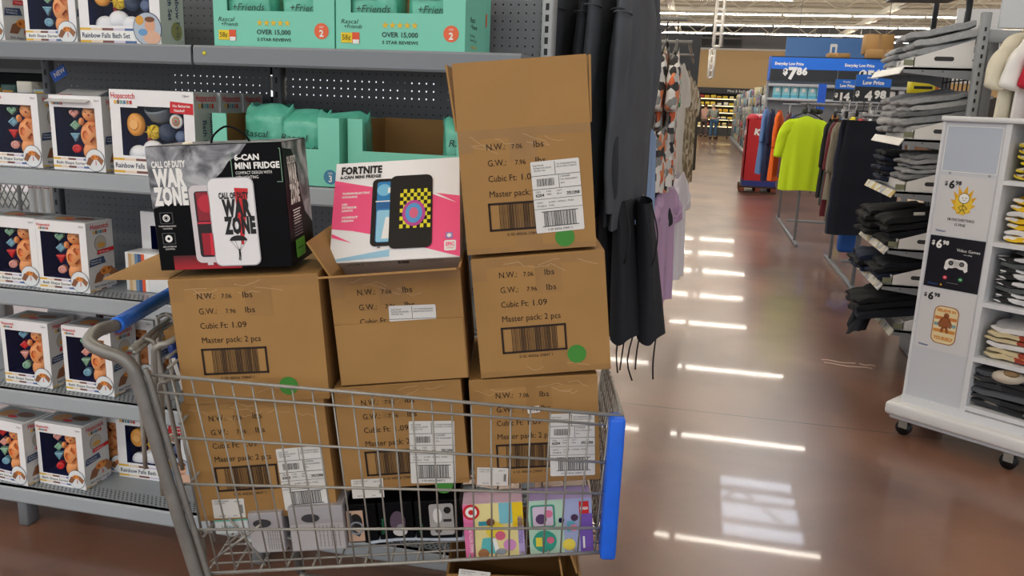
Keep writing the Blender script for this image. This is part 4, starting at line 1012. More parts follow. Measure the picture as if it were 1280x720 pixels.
# things wedged in the child seat
a = P(221, 412, 1.74); mb = MB(); mb.box((0, 0, -.2), (.05, .22, 0), KRAFTIN)
o = mb.build('cardboard_sleeve', loc=W3(a[0]-.03, 1.74, a[2]-.005), rot=(0, -.25, YAW)); tag(o, 'brown cardboard sleeve wedged in the child seat left of the cartons', 'cardboard sleeve')
a = P(207, 432, 1.70); mb = MB(); mb.rbox((0, 0, -.15), (.016, .2, 0), .006, mat('#173a86', .35), 2); f = Frame((0, 0, -.15), (0, -1, 0), (0, 0, 1)); f = Frame((-.0, .19, -.14), (0, -1, 0), (0, 0, 1)); f.text(mb, 'KOZY', .03, .05, .03, WHT, 2, bold=.02)
f = Frame((0, -.0002, -.15), (1, 0, 0), (0, 0, 1)); f.rect(mb, .003, .04, .012, .12, WHT, 1)
o = mb.build('blue_packet', loc=W3(a[0], 1.70, a[2]), rot=(0, -.25, YAW)); tag(o, 'dark blue packet standing in the child seat beside the cardboard sleeve', 'packet')

# ================================================================ RETAIL MINI FRIDGE BOXES
def smoke(name):
    m = bpy.data.materials.new('m_smoke'); m.use_nodes = True; nt = m.node_tree; b = nt.nodes['Principled BSDF']; tc = nt.nodes.new('ShaderNodeTexCoord')
    n = nt.nodes.new('ShaderNodeTexNoise'); n.inputs['Scale'].default_value = 14; n.inputs['Detail'].default_value = 9; n.inputs['Distortion'].default_value = 1.6; nt.links.new(tc.outputs['Object'], n.inputs['Vector'])
    c = nt.nodes.new('ShaderNodeValToRGB'); e = c.color_ramp.elements; e[0].position = .36; e[0].color = lin('#2b2c30'); e[1].position = .64; e[1].color = lin('#b9bbc0'); x = e.new(.5); x.color = lin('#7f8187')
    nt.links.new(n.outputs['Fac'], c.inputs[0]); nt.links.new(c.outputs[0], b.inputs['Base Color']); b.inputs['Roughness'].default_value = .35; return m
SMK = smoke('s'); BXB = mat('#05060a', .45, spec=.12)
def smoothpoly(pts, n=5): return [(p.x, p.y) for p in smooth([(x, y, 0) for x, y in pts], n)]
def redfade():
    m = bpy.data.materials.new('m_redprint'); m.use_nodes = True; nt = m.node_tree; b = nt.nodes['Principled BSDF']; tc = nt.nodes.new('ShaderNodeTexCoord'); s = nt.nodes.new('ShaderNodeSeparateXYZ'); nt.links.new(tc.outputs['Object'], s.inputs[0])
    r = nt.nodes.new('ShaderNodeMapRange'); r.inputs['From Min'].default_value = .0; r.inputs['From Max'].default_value = .035; nt.links.new(s.outputs[2], r.inputs['Value'])
    c = nt.nodes.new('ShaderNodeValToRGB'); c.color_ramp.elements[0].color = lin('#b8182a'); c.color_ramp.elements[1].color = lin('#0b0c11'); nt.links.new(r.outputs[0], c.inputs[0]); nt.links.new(c.outputs[0], b.inputs['Base Color']); return m
RZs = .275, .252, .17
wz, hz_, dz = RZs
pz = onv(203, 337, 1.665)
wzb = thing('mini_fridge_box', 'black and grey mini fridge box standing on the left carton stack', 'retail box', W3(pz[0]-.003, 1.665, 1.151), (0, -math.radians(4.2), YAW-math.radians(2)), 'mini fridge retail boxes')
mb = MB(); mb.rbox((0, 0, 0), (wz, dz, hz_), .0015, BXB, 1, smooth=False); mb.build('carton', wzb)
q = MB(); f = front(wz, hz_); s = Frame((wz, 0, 0), (0, 1, 0), (0, 0, 1)); t = Frame((0, 0, hz_), (1, 0, 0), (0, 1, 0))
K = wz/170.0  # metres per photo pixel on this face
def fx(x, y): return ((x-45)/3.7875*K*.985-((y-90)/3.7875)*K*.14*.96, hz_-(y-90)/3.7875*K*1.04)
# smoke sweep
pts = [(0, hz_-.001), (.205, hz_-.001), (.19, hz_-.02), (.165, hz_-.035), (.150, hz_-.055), (.125, hz_-.075), (.112, hz_-.10), (.09, hz_-.105), (.065, hz_-.115), (.03, hz_-.115), (0, hz_-.125)]
f.poly(q, pts, SMK, 1)
f.rect(q, .03, .001, .17, .03, redfade(), 1)
f.text(q, 'CALL OF DUTY', .009, hz_-.042, .012, WHT, 3, width=.069, bold=.05)
f.text(q, 'WAR', .010, hz_-.079, .032, WHT, 3, width=.065, bold=.065); f.text(q, 'ZONE', .006, hz_-.116, .032, WHT, 3, width=.070, bold=.065)
GRN = mat('#7fa88a', .5)
f.text(q, '6-CAN', .178, hz_-.033, .011, WHT, 3, width=.05, bold=.04); f.text(q, 'MINI FRIDGE', .178, hz_-.05, .012, WHT, 3, width=.09, bold=.04); f.text(q, 'COMPACT DESIGN WITH', .178, hz_-.061, .006, WHT, 3, width=.073); f.text(q, 'LED LIGHTING', .178, hz_-.07, .006, WHT, 3, width=.045)
f.line(q, [(.268, hz_-.012), (.271, hz_-.012), (.271, hz_-.078), (.26, hz_-.078)], .0014, GRN, 3); f.line(q, [(.171, hz_-.02), (.171, hz_-.078), (.182, hz_-.078)], .0014, GRN, 3)
for i, zc in enumerate((.108, .066)):
    f.rrect(q, .012, zc-.012, .040, zc+.012, .002, mat('#3a3c40', .5), 2); f.rrect(q, .0145, zc-.010, .0375, zc+.010, .002, BXB, 3); f.disc(q, .026, zc, .0075, WHT, 4); f.disc(q, .026, zc, .003, BXB, 5)
    if i == 0: f.ring(q, .026, zc, .004, .005, BXB, 5)
    f.text(q, ('THERMOELECTRIC', 'LED INTERIOR')[i], .026, zc-.018, .003, WHT, 3, align='C'); f.text(q, ('COOLING', 'LIGHTING')[i], .026, zc-.023, .003, WHT, 3, align='C')
PW = mat('#d9d3d6', .4); DR = mat('#f0f0f2', .4)
f.rrect(q, .078, .014, .135, .172, .012, PW, 3); f.rrect(q, .088, .026, .133, .160, .006, mat('#1d0c14', .4), 4)
f.rect(q, .092, .1, .133, .158, mat('#8f1a2a', .4), 5); f.disc(q, .112, .135, .018, mat('#c2243a', .4), 6); f.rect(q, .09, .094, .133, .098, mat('#d83048', .4), 6); f.rect(q, .095, .03, .133, .075, mat('#a3142a', .4), 5); f.poly(q, [(.11, .03), (.128, .03), (.122, .075), (.112, .075)], mat('#d9283c', .4), 6)
f.rrect(q, .117, .006, .212, .186, .014, mat('#b9b9be', .4), 6); f.rrect(q, .119, .008, .210, .184, .013, DR, 7)
f.poly(q, [(.172, .165), (.200, .163), (.180, .05), (.175, .05)], RED, 8)
f.text(q, 'CALL OF DUTY', .139, .144, .0115, BLK, 9, width=.061, bold=.05); f.text(q, 'WAR', .144, .109, .031, BLK, 9, width=.058, bold=.065); f.text(q, 'ZONE', .144, .074, .031, BLK, 9, width=.064, bold=.065)
f.disc(q, .170, .058, .018, BLK, 9, ry=.011, a0=0, a1=180, n=14)
for x in (.154, .163, .177, .186): f.line(q, [(x, .058), (.170, .036)], .0007, mat('#555555', .5), 9)
f.rect(q, .168, .027, .172, .037, BLK, 9); f.disc(q, .170, .039, .0022, BLK, 9); f.line(q, [(.169, .028), (.167, .018)], .0018, BLK, 9); f.line(q, [(.171, .028), (.170, .017)], .0018, BLK, 9)
f.rect(q, .1, .009, .112, .014, PW, 3)
q.build('front_print', wzb); q = MB()
# side
s.poly(q, [(0, hz_-.001), (dz-.001, hz_-.001), (dz-.001, .07), (.12, .1), (.1, .14), (.09, .2), (.06, .235), (0, .24)], SMK, 1)
s.text(q, 'CALL OF DUTY', .02, hz_-.045, .014, WHT, 3, width=.06, bold=.05); s.text(q, 'WAR', .022, hz_-.085, .036, WHT, 3, width=.06, bold=.055); s.text(q, 'ZONE', .022, hz_-.125, .036, WHT, 3, width=.066, bold=.055)
for k in range(6): s.rect(q, .03+.004*(k % 2), hz_-.142-k*.0055, .085-.005*(k % 3), hz_-.1395-k*.0055, WHT, 3)
for k in range(6): s.rect(q, .03, .088-k*.006, .088, .0895-k*.006, mat('#9a9ca0', .5), 3)
s.rect(q, .03, .012, .095, .05, mat('#5fae3a', .5), 3); s.rect(q, .04, .03, .08, .032, BXB, 4)
q.build('side_print', wzb); q = MB(); t.rect(q, .0, .0, wz, dz, SMK, 1)
q.build('top_print', wzb)
q = MB(); q.tube(smooth([(.115, .05, hz_), (.122, .05, hz_+.016), (.145, .05, hz_+.032), (.165, .05, hz_+.03), (.185, .05, hz_+.016), (.195, .05, hz_+.002)], 4), .0022, BXB, 7); q.build('carry_cord', wzb)
q = MB(); q.ball((.075, .03, hz_+.002), (.012, .006, .004), mat('#e8e0c8', .5), 10, 6); q.build('glue_blob', wzb)

# pink and white box leaning back in the open middle carton
fw, fh, fd = .287, .262, .16
a = onv(410, 327, 1.765)
fnb = thing('mini_fridge_box', 'white and pink mini fridge retail box leaning back in the open middle carton', 'retail box', W3(a[0]+.002, 1.765, a[1]-.004), (0, 0, 0), 'mini fridge retail boxes')
fnb.rotation_mode = 'QUATERNION'
Mr = Matrix.Rotation(YAW-math.radians(1.5), 4, 'Z') @ Matrix.Rotation(-math.radians(5.4), 4, 'Y') @ Matrix.Rotation(-math.radians(39), 4, 'X')
fnb.rotation_quaternion = Mr.to_quaternion()
WBX = mat('#f6f6f8', .35); KB = mat('#d2c3b6', .6)
mb = MB(); mb.rbox((0, 0, 0), (fw, fd, fh), .0012, WBX, 1, smooth=False); mb.build('carton', fnb)
q = MB(); f = front(fw, fh); PK = mat('#ff5c8e', .35)
def g2(x, y): # zoom crop pixel -> face coordinates (face corners 150,145 / 795,105 / 815,600 / 120,650)
    vv = (y-(145-40*(x-150)/645))/(505-10*(x-150)/645); xl = 150-30*vv; xr = 795+20*vv; return (fw*(x-xl)/(xr-xl), fh*(1-vv))
pk = [g2(*p) for p in ((146, 238), (345, 268), (650, 290), (795, 305), (813, 598), (640, 565), (370, 510), (240, 492), (132, 486))]
f.poly(q, [(0, pk[0][1])]+pk[1:3]+[(fw, pk[3][1]), (fw, pk[4][1])]+pk[5:8]+[(0, pk[8][1])], PK, 1)
f.poly(q, [g2(660, 285), g2(790, 340), g2(660, 300)], WBX, 2); f.poly(q, [g2(132, 510), g2(240, 552), g2(132, 530)], PK, 2)
bl = mat('#9fd0ea', .35); f.poly(q, [(0, g2(125, 640)[1]), g2(440, 575), (g2(440, 610)[0], g2(440, 610)[1]), (0, .002)], bl, 2)
BK2 = mat('#0c0c10', .35)
x, y = g2(178, 205); f.text(q, 'FORTNITE', x, y, .0185, BK2, 3, width=.094, bold=.05); x, y = g2(172, 228); f.text(q, '6-CAN MINI FRIDGE', x, y-.001, .0075, BK2, 3, width=.094, bold=.05)
for i, (sx, yy) in enumerate((('THERMOELECTRIC', 312), ('COOLING', 330), ('LED', 368), ('INTERIOR', 384), ('LIGHTS', 400), ('COMPACT', 434), ('DESIGN', 451))):
    x, y = g2(183, yy); f.text(q, sx, x, y, .005, WHT, 3, bold=.05)
def rq(x0, y0, x1, y1, r, m, l): a = g2(x0, y1); b = g2(x1, y0); f.rrect(q, a[0], a[1], b[0], b[1], r, m, l)
rq(335, 222, 460, 568, .012, BK2, 3); rq(362, 238, 460, 548, .006, mat('#2f86c4', .35), 4); rq(364, 345, 440, 382, .002, mat('#2a6aa8', .35), 5); rq(366, 385, 440, 545, .004, mat('#9ad4ef', .35), 5)
x, y = g2(405, 285); f.disc(q, x, y, .016, mat('#7cc7ea', .35), 5); x, y = g2(425, 300); f.rect(q, x, y, x+.008, y+.014, WHT, 6); f.rect(q, g2(362, 346)[0], g2(400, 346)[1], g2(440, 346)[0], g2(400, 340)[1], WHT, 6)
x, y = g2(415, 480); f.poly(q, [(x-.008, y-.025), (x+.012, y-.025), (x+.008, y+.03), (x, y+.03)], WHT, 6)
rq(434, 200, 658, 578, .014, BK2, 7); rq(375, 568, 392, 574, .001, BK2, 7)
YEL = mat('#e8e02c', .35)
cw = (g2(650, 300)[0]-g2(490, 300)[0])/9; x0, yb = g2(490, 478); ch = .0102
for i in range(9):
    for j in range(10):
        if (i+j) % 2 == 0: f.rect(q, x0+i*cw, yb+j*ch, x0+(i+1)*cw, yb+(j+1)*ch, YEL, 8)
# generic abstract motif in place of the printed mascot
MG, CY = mat('#c24a9a', .35), mat('#5aa0d8', .35)
a, b = g2(565, 400); f.disc(q, a, b, .026, MG, 9, ry=.034); f.disc(q, a, b, .019, CY, 10, ry=.026); f.disc(q, a, b, .010, mat('#e06a8e', .35), 11, ry=.014)
x, y = g2(730, 575); f.rrect(q, x, y, x+.026, y+.026, .004, WHT, 3); f.text(q, 'EPIC', x+.013, y+.012, .0085, PK, 4, width=.019, align='C', bold=.04); f.text(q, 'GAMES', x+.013, y+.005, .0035, PK, 4, align='C')
f.rrect(q, x+.003, y+.03, x+.019, y+.046, .003, mat('#9a86c8', .35), 3); f.disc(q, x+.011, y+.038, .005, WHT, 4)
q.build('front_print', fnb); q = MB()
bt = Frame((0, fd, 0), (1, 0, 0), (0, -1, 0))
# underside: kraft with print
bt.rect(q, .001, .001, fw-.001, fd-.001, KB, 1)
bt.text(q, 'ePORT', .035, fd-.014, .006, INK, 2, shear=.3, width=.04); bt.text(q, 'N.W. 3.5 LBS  G.W. 4.1 LBS', .085, fd-.008, .003, INK, 2, width=.05); bt.text(q, 'CA 95  110V', .085, fd-.016, .003, INK, 2); bt.bars(q, .15, fd-.016, .175, fd-.004, INK, 2, 14, 6); bt.text(q, 'Made in China. Distributed by the maker.', .19, fd-.007, .003, INK, 2, width=.06); bt.text(q, 'All rights reserved. 2022', .195, fd-.013, .003, INK, 2, width=.055)
q.build('bottom_print', fnb)

# ================================================================ SMALL GOODS IN THE BASKET
def small_box(label, px0, px1, pyb, v, h, d, m, art, tilt=5.5, cat='toy box', nm='toy_box', zt=None, rz=0):
    u0, z0 = onv(px0, pyb, v); u1, _ = onv(px1, pyb, v); w = u1-u0
    t = thing(nm, label, cat, W3(u0, v, z0), (0, -math.radians(tilt), YAW+rz))
    mb = MB(); mb.rbox((0, 0, 0), (w, d, h), .0015, m, 1, smooth=False); mb.build('carton', t); q = MB(); art(q, front(w, h), w, h); q.build('printed_panel', t); return t
def art1(q, f, w, h):
    f.rect(q, 0, 0, w, h, mat('#efe3a0', .4), 1); f.rect(q, 0, 0, .022, h, mat('#e87ab0', .4), 2); f.disc(q, .018, h-.018, .018, RED, 3); f.disc(q, .018, h-.018, .0125, WHT, 4); f.disc(q, .018, h-.018, .006, RED, 5)
    f.rect(q, w*.6, h*.62, w*.85, h, mat('#7fc8d8', .4), 2); f.rect(q, w*.82, h*.55, w, h, mat('#f2cf20', .4), 3); f.rect(q, w*.9, 0, w, h*.7, mat('#b9a8dc', .4), 3)
    f.disc(q, w*.52, h*.5, .020, mat('#f3dc4a', .4), 3); f.disc(q, w*.6, h*.4, .011, mat('#e06a8a', .4), 4); f.rect(q, w*.25, h*.6, w*.45, h*.68, mat('#39a0b8', .4), 4); f.disc(q, w*.45, h*.66, .009, mat('#7a4a3a', .4), 5)
    f.poly(q, [(w*.25, h*.1), (w*.55, h*.06), (w*.5, h*.38), (w*.3, h*.36)], mat('#5fc0c4', .4), 3); f.poly(q, [(w*.5, h*.1), (w*.58, h*.1), (w*.52, h*.36), (w*.46, h*.36)], WHT, 4); f.disc(q, w*.75, h*.22, .014, mat('#d994cf', .4), 4); f.disc(q, w*.3, h*.08, .012, mat('#a87850', .4), 5); f.disc(q, w*.6, h*.1, .012, mat('#9aa4ac', .4), 5, ry=.008)
    f.text(q, 'DOLLHOUSE', w*.97, h*.25, .008, mat('#6a58a8', .4), 5, rot=PI/2, width=h*.5); f.text(q, 'BAKE WITH ME', .018, h*.12, .008, WHT, 5, rot=PI/2, width=h*.45)
def art2(q, f, w, h):
    f.rect(q, 0, 0, w, h, mat('#b8dcc8', .4), 1); f.rect(q, w*.55, 0, w, h, mat('#a9b4dc', .4), 2); f.rect(q, w*.8, 0, w, h*.72, mat('#7a5ab8', .4), 3); f.rect(q, w*.8, h*.72, w*.95, h*.95, RED, 4); f.text(q, 'LEGO', w*.875, h*.8, .006, WHT, 6, align='C', width=w*.12, bold=.05)
    f.rrect(q, w*.04, h*.5, w*.42, h*.92, .006, mat('#3f9a84', .4), 3); f.rrect(q, w*.07, h*.53, w*.39, h*.89, .004, mat('#d9c8e0', .4), 4); f.disc(q, w*.2, h*.66, .012, mat('#5a3f6a', .4), 5); f.disc(q, w*.32, h*.75, .009, mat('#e07aa0', .4), 5)
    f.disc(q, w*.24, h*.24, .026, mat('#35a08c', .4), 4); f.rect(q, w*.1, h*.15, w*.2, h*.32, mat('#e8d84a', .4), 5); f.disc(q, w*.33, h*.26, .008, mat('#d96a8a', .4), 5)
    f.disc(q, w*.5, h*.62, .004, NAVY, 5, ry=.006); f.disc(q, w*.53, h*.62, .004, NAVY, 5, ry=.006); f.disc(q, w*.62, h*.16, .014, mat('#f0dc5a', .4), 5); f.rect(q, w*.6, h*.4, w*.72, h*.6, mat('#6ab0c8', .4), 5); f.disc(q, w*.72, h*.66, .008, mat('#4a3050', .4), 6); f.disc(q, w*.7, h*.47, .008, mat('#e890b0', .4), 6); f.rect(q, w*.84, h*.08, w*.87, h*.3, WHT, 5); f.poly(q, [(w*.6, h*.05), (w*.7, h*.05), (w*.66, h*.3)], mat('#c8a040', .4), 4)
small_box('yellow and pink toy box standing in the cart, left of the teal one', 583, 657, 698, 1.625, .128, .06, mat('#e6c8dc', .4), art1)
small_box('teal and lilac toy box with red logo in the cart by the blue bumper', 663, 742, 693, 1.625, .127, .06, mat('#b9a8dc', .4), art2)
def artb(k):
    def a(q, f, w, h):
        gg = mat('#2f9a68', .5)
        f.text(q, ('Wireless', 'Gaming', 'Digital')[k], w*.14, h*.2, .006, gg, 2, rot=PI/2, width=h*.4)
        if k == 0: f.rect(q, w*.0, .004, w*.55, h*.85, mat('#c9a890', .5), 2); f.disc(q, w*.3, h*.55, .014, BLK, 3, ry=.02); f.line(q, [(w*.1, h*.8), (w*.2, h*.3), (w*.4, h*.2)], .008, mat('#3a3c42', .5), 4); f.ring(q, w*.3, h*.4, .012, .016, mat('#8a94a0', .5), 5)
        if k == 1: f.disc(q, w*.55, h*.5, .017, mat('#5a4a5c', .5), 2, ry=.026); f.disc(q, w*.6, h*.25, .016, mat('#c9c6c4', .5), 3, ry=.011); f.disc(q, w*.62, h*.36, .008, mat('#8d8a90', .5), 4)
        if k == 2: f.rrect(q, w*.32, h*.1, w*.85, h*.92, .006, mat('#aaa8a6', .5), 2); f.disc(q, w*.5, h*.62, .01, mat('#e0dfde', .5), 3, ry=.018); f.disc(q, w*.72, h*.75, .008, BLK, 4); f.rect(q, w*.62, h*.45, w*.8, h*.52, mat('#2d2d30', .5), 4); f.disc(q, w*.5, h*.25, .008, mat('#44444a', .5), 4)
    return a
for k, (x0, x1, yb, nm) in enumerate(((437, 474, 679, 'leftmost of three, with skin-toned picture'), (476, 519, 677, 'middle of three, with dim picture'), (521, 578, 675, 'rightmost of three, with pale camera picture'))):
    small_box('black electronics box in the basket, %s' % nm, x0, x1, yb, 1.66, .092, .12, BXB, artb(k), cat='electronics box', nm='electronics_box')
def artg(q, f, w, h):
    f.rect(q, w*.02, h*.04, w*.98, h*.62, mat('#b9b6b8', .5), 1); f.disc(q, w*.4, h*.75, .02, mat('#3a3a40', .5), 2, ry=.01)
    for k in range(6): f.text(q, 'warranty and safety information', w*(.55+k*.07), h*.08, .0028, INK, 2, rot=PI/2, width=h*.5)
small_box('grey electronics box in the basket below the left stack, left one', 316, 358, 692, 1.64, .095, .12, mat('#aaa7ac', .5), artg, cat='electronics box', nm='electronics_box')
small_box('grey electronics box in the basket next to the black boxes', 366, 434, 690, 1.64, .105, .12, mat('#aaa7ac', .5), artg, cat='electronics box', nm='electronics_box')
def artt(q, f, w, h):
    f.rect(q, 0, h*.55, w, h*.98, mat('#6fd0bb', .4), 1); f.text(q, 'Wipes', w*.2, h*.2, .01, mat('#4a7a78', .5), 2)
small_box('white and teal packet in the basket below the left stack near the rear post', 270, 312, 668, 1.66, .055, .15, mat('#dfe6e8', .4), artt, cat='packet', nm='wipes_packet')
# plastic tray and papers on the basket floor
mb = MB(); zz = lambda u: lerp(A[1], B[1], (u-A[0])/(B[0]-A[0]))
def sheet(u0, u1, v0, v1, dz, m, nm, label, cat, bow=.004, th=.0012):
    b = MB(); c = W3((u0+u1)/2, (v0+v1)/2, zz((u0+u1)/2)+dz)
    b.grid(12, 8, lambda s, t: ((s-.5)*(u1-u0), (t-.5)*(v1-v0), bow*math.sin(s*5+t*3)+(s-.5)*(u1-u0)*.1), m); o = b.build(nm, loc=c, rot=(0, 0, YAW)); so = o.modifiers.new('s', 'SOLIDIFY'); so.thickness = th; tag(o, label, cat); return o
sheet(-.27, -.06, 1.65, 1.80, .022, mat('#b9c4d4', .35), 'flyer', 'pale blue white flyer lying on the basket floor under the black boxes', 'paper')
sheet(-.55, -.36, 1.66, 1.85, .03, mat('#cfd3d6', .15), 'plastic_sleeve', 'crumpled glossy clear sleeve on the basket floor at the left', 'plastic sleeve', .02)
# ================================================================ GARMENTS
def rows_lerp(tab, v):
    for (a, x), (b, y) in zip(tab, tab[1:]):
        if v <= b: t = (v-a)/(b-a) if b > a else 0; t = t*t*(3-2*t); return x+(y-x)*t
    return tab[-1][1]
def shirt_mesh(m, W=.5, L=.72, sl=.25, thick=.06, seed=0, ripple=.012, drape=.06, m2=None, collar=None, cuffs=None):
    """hanging top: width along X, hangs down -Z from the shoulder line z=0"""
    r = random.Random(seed); ph = [r.uniform(0, 6) for _ in range(4)]; mb = MB()
    def body(u, v):
        a = 2*PI*u; w = rows_lerp([(0, .14*W/.5), (.03, .30*W/.5*.85), (.08, W*.5*.92), (.3, W*.47), (1, W*.5)], v); d = rows_lerp([(0, .03), (.1, thick*.6), (1, thick)], v)/1.0
        c, s = math.cos(a), math.sin(a); x = math.copysign(abs(c)**.7, c)*w; zt = -.12*abs(c)*(1-v)**8*W
        y = s*d*.5+ripple*v*(math.sin(x*38/W*.5+ph[0])+.6*math.sin(x*70/W*.5+ph[1]+v*2))
        return (x, y, -v*L+zt-.006*math.sin(4*a+ph[2])*v)
    mb.grid(40, 18, body, m, closed=True)
    if sl:
        for s in (-1, 1):
            P0 = smooth([(s*W*.14, 0, -.055), (s*W*.30, 0, -.095), (s*(W*.43), 0, -.155), (s*(W*.50+.012), .004*math.sin(ph[3]), -.10-sl*.45), (s*(W*.51+.03), 0, -.08-sl)], 4)
            n = len(P0); vs = []; fs = []; seg = 14
            for k, p in enumerate(P0):
                t = k/(n-1); d = (P0[min(k+1, n-1)]-P0[max(k-1, 0)]).normalized(); pr = Vector((-d.z, 0, d.x))
                a_ = rows_lerp([(0, .03), (.35, .07), (1, .072 if sl < .35 else .052)], t)*(W/.46); b_ = rows_lerp([(0, .014), (.4, .032), (1, .034)], t)
                for j in range(seg): q = 2*PI*j/seg; vs.append(p+pr*(a_*math.cos(q))+Vector((0, b_*math.sin(q)+.005*math.sin(k*1.1+j+ph[1]), 0)))
            for k in range(n-1):
                for j in range(seg): fs.append((k*seg+j, k*seg+(j+1) % seg, (k+1)*seg+(j+1) % seg, (k+1)*seg+j))
            fs.append(list(range(seg))[::-1]); fs.append([(n-1)*seg+j for j in range(seg)]); mb.add(vs, fs, m2 or m, True)
    return mb
def pants_mesh(m, W=.36, L=.95, thick=.07, seed=0, split=.3):
    mb = MB(); r = random.Random(seed); ph = r.uniform(0, 6)
    def fn(u, v):
        a = 2*PI*u; c, s = math.cos(a), math.sin(a); w = W*.5*(.9+.16*min(1, v*3)+.06*v); d = thick*(.4+.6*min(1, v*4))
        y = s*d*.5*(1-.45*math.exp(-(c/.12)**2)*min(1, max(0, v-split)*4)); return (math.copysign(abs(c)**.6, c)*w, y+.008*math.sin(c*9+ph)*v+.004*math.sin(v*25+ph), -v*L)
    mb.grid(40, 20, fn, m, closed=True)
    return mb
def hang(nm, label, cat, mb, loc, rz, group=None, extra=None):
    o = mb.build(nm, loc=loc, rot=(0, 0, rz)); tag(o, label, cat, group); sf = o.modifiers.new('s', 'SUBSURF'); sf.levels = 1; sf.render_levels = 1
    return o
def hanger(loc, rz, label, c='#1a1a1c', w=.4, group='black hangers'):
    mb = MB(); m = mat(c, .4)
    mb.tube(smooth([(-w/2, 0, -.07), (-w*.3, 0, -.03), (0, 0, .01), (w*.3, 0, -.03), (w/2, 0, -.07)], 4), .008, m, 6); mb.tube([(-w*.42, 0, -.07), (w*.42, 0, -.07)], .005, m, 5)
    mb.tube(smooth([(0, 0, .01), (0, 0, .05), (-.022, 0, .07), (-.02, 0, .095), (.0, 0, .105), (.02, 0, .092), (.02, 0, .08)], 3), .0035, m, 6)
    tag(mb.build('clothes_hanger', loc=loc, rot=(0, 0, rz)), label, 'hanger', group)

# -------- hoodies beside the cart: a rod along X, garments turned edge-on
CHL = [mat(c, .92, noise=.2, scale=7, bump=.6) for c in ('#565b63', '#33383f', '#4a5058', '#2b3038', '#3a4049', '#1e232d', '#161b26')]  # tones spread apart to imitate lit and shaded edges between the garments
rk = thing('clothes_rack', 'dark clothes rack behind the cartons carrying charcoal sweatshirts and black shorts', 'clothes rack', (-.5, 3.3, 0))
s2 = (-.5, 3.3, 0)
mb = MB(); mb.tube([(-1.15, 3.32, 2.12), (-.15, 3.32, 2.12)], .014, STEEL, 8); mb.build('rail', rk, s2); mb = MB(); mb.tube([(-.75, 3.34, 1.16), (-.2, 3.34, 1.16)], .012, STEEL, 8); mb.build('rail', rk, s2)
for x in (-1.1, -.6): mb = MB(); mb.rbox((x-.02, 3.5, 0), (x+.02, 3.54, 2.16), .004, mat('#55585c', .5), 1); mb.build('post', rk, s2)
mb = MB(); mb.rbox((-1.3, 3.2, 0), (-.5, 3.26, .04), .004, mat('#55585c', .5), 1); mb.rbox((-1.3, 3.62, 0), (-.5, 3.66, .04), .004, mat('#55585c', .5), 1); mb.build('base_rail', rk, s2)
names = ['rightmost', 'second from right', 'third from right', 'fourth from right', 'fifth from right', 'leftmost visible']
def hoodie_mesh(seed, m):
    """edge-on sweatshirt: near sleeve hangs in front with a dropped shoulder seam and ribbed cuff"""
    mb = MB(); r = random.Random(seed); ph = r.uniform(0, 6)
    def body(u, v):
        a = 2*PI*u; c, s = math.cos(a), math.sin(a); w = rows_lerp([(0, .08), (.05, .2), (.14, .29), (1, .31)], v); d = rows_lerp([(0, .03), (.2, .05), (.93, .055), (.94, .045), (1, .045)], v)
        return (s*d*.5+.006*math.sin(9*c+ph)*v, math.copysign(abs(c)**.8, c)*w, -v*.95-.10*abs(c)*max(0, 1-v*3))
    mb.grid(36, 22, body, m, closed=True)
    for sd in (-1, 1):
        def slv(u, v):
            a = 2*PI*u; c, s = math.cos(a), math.sin(a); yy = sd*(.27+.055*min(1, v*3)-.03*v); wd = rows_lerp([(0, .055), (.2, .078), (.85, .055), (.9, .036), (1, .034)], v); dd = rows_lerp([(0, .018), (.3, .025), (.9, .018), (1, .016)], v)
            return (s*dd+.007*math.sin(8*v+ph)+.012*v*math.sin(ph), yy+c*wd, -.09-v*.80+.004*math.sin(v*40+ph))
        mb.grid(20, 26, slv, m, closed=True)
        # dropped shoulder seam
        mb.tube([( .028*math.sin(2*PI*k/12), sd*.318+.075*math.cos(2*PI*k/12), -.215) for k in range(12)], .0035, m, 5, True)
    return mb
xs = [-.245, -.305, -.37, -.44, -.51, -.60, -.70]
lab = ['charcoal sweatshirt at the right end of the rack beside the aisle', 'charcoal sweatshirt hanging second from the aisle beside the tall carton', 'dark slate sweatshirt hanging third from the aisle', 'dark slate sweatshirt hanging fourth from the aisle, above the raised carton flap', 'blue-black sweatshirt hanging fifth from the aisle behind the raised flap', 'blue-black sweatshirt hanging beside the shelf end, partly hidden', 'black sweatshirt farthest left on the rack next to the pegboard end']
for i, x in enumerate(xs):
    hang('sweatshirt', lab[i], 'sweatshirt', hoodie_mesh(i, CHL[i]), (x, 3.2+.02*(i % 2), 2.03+.01*(i % 3)), (-.12, .02, -.05, .05, 0, .05, 0)[i], 'charcoal sweatshirts on the rack')
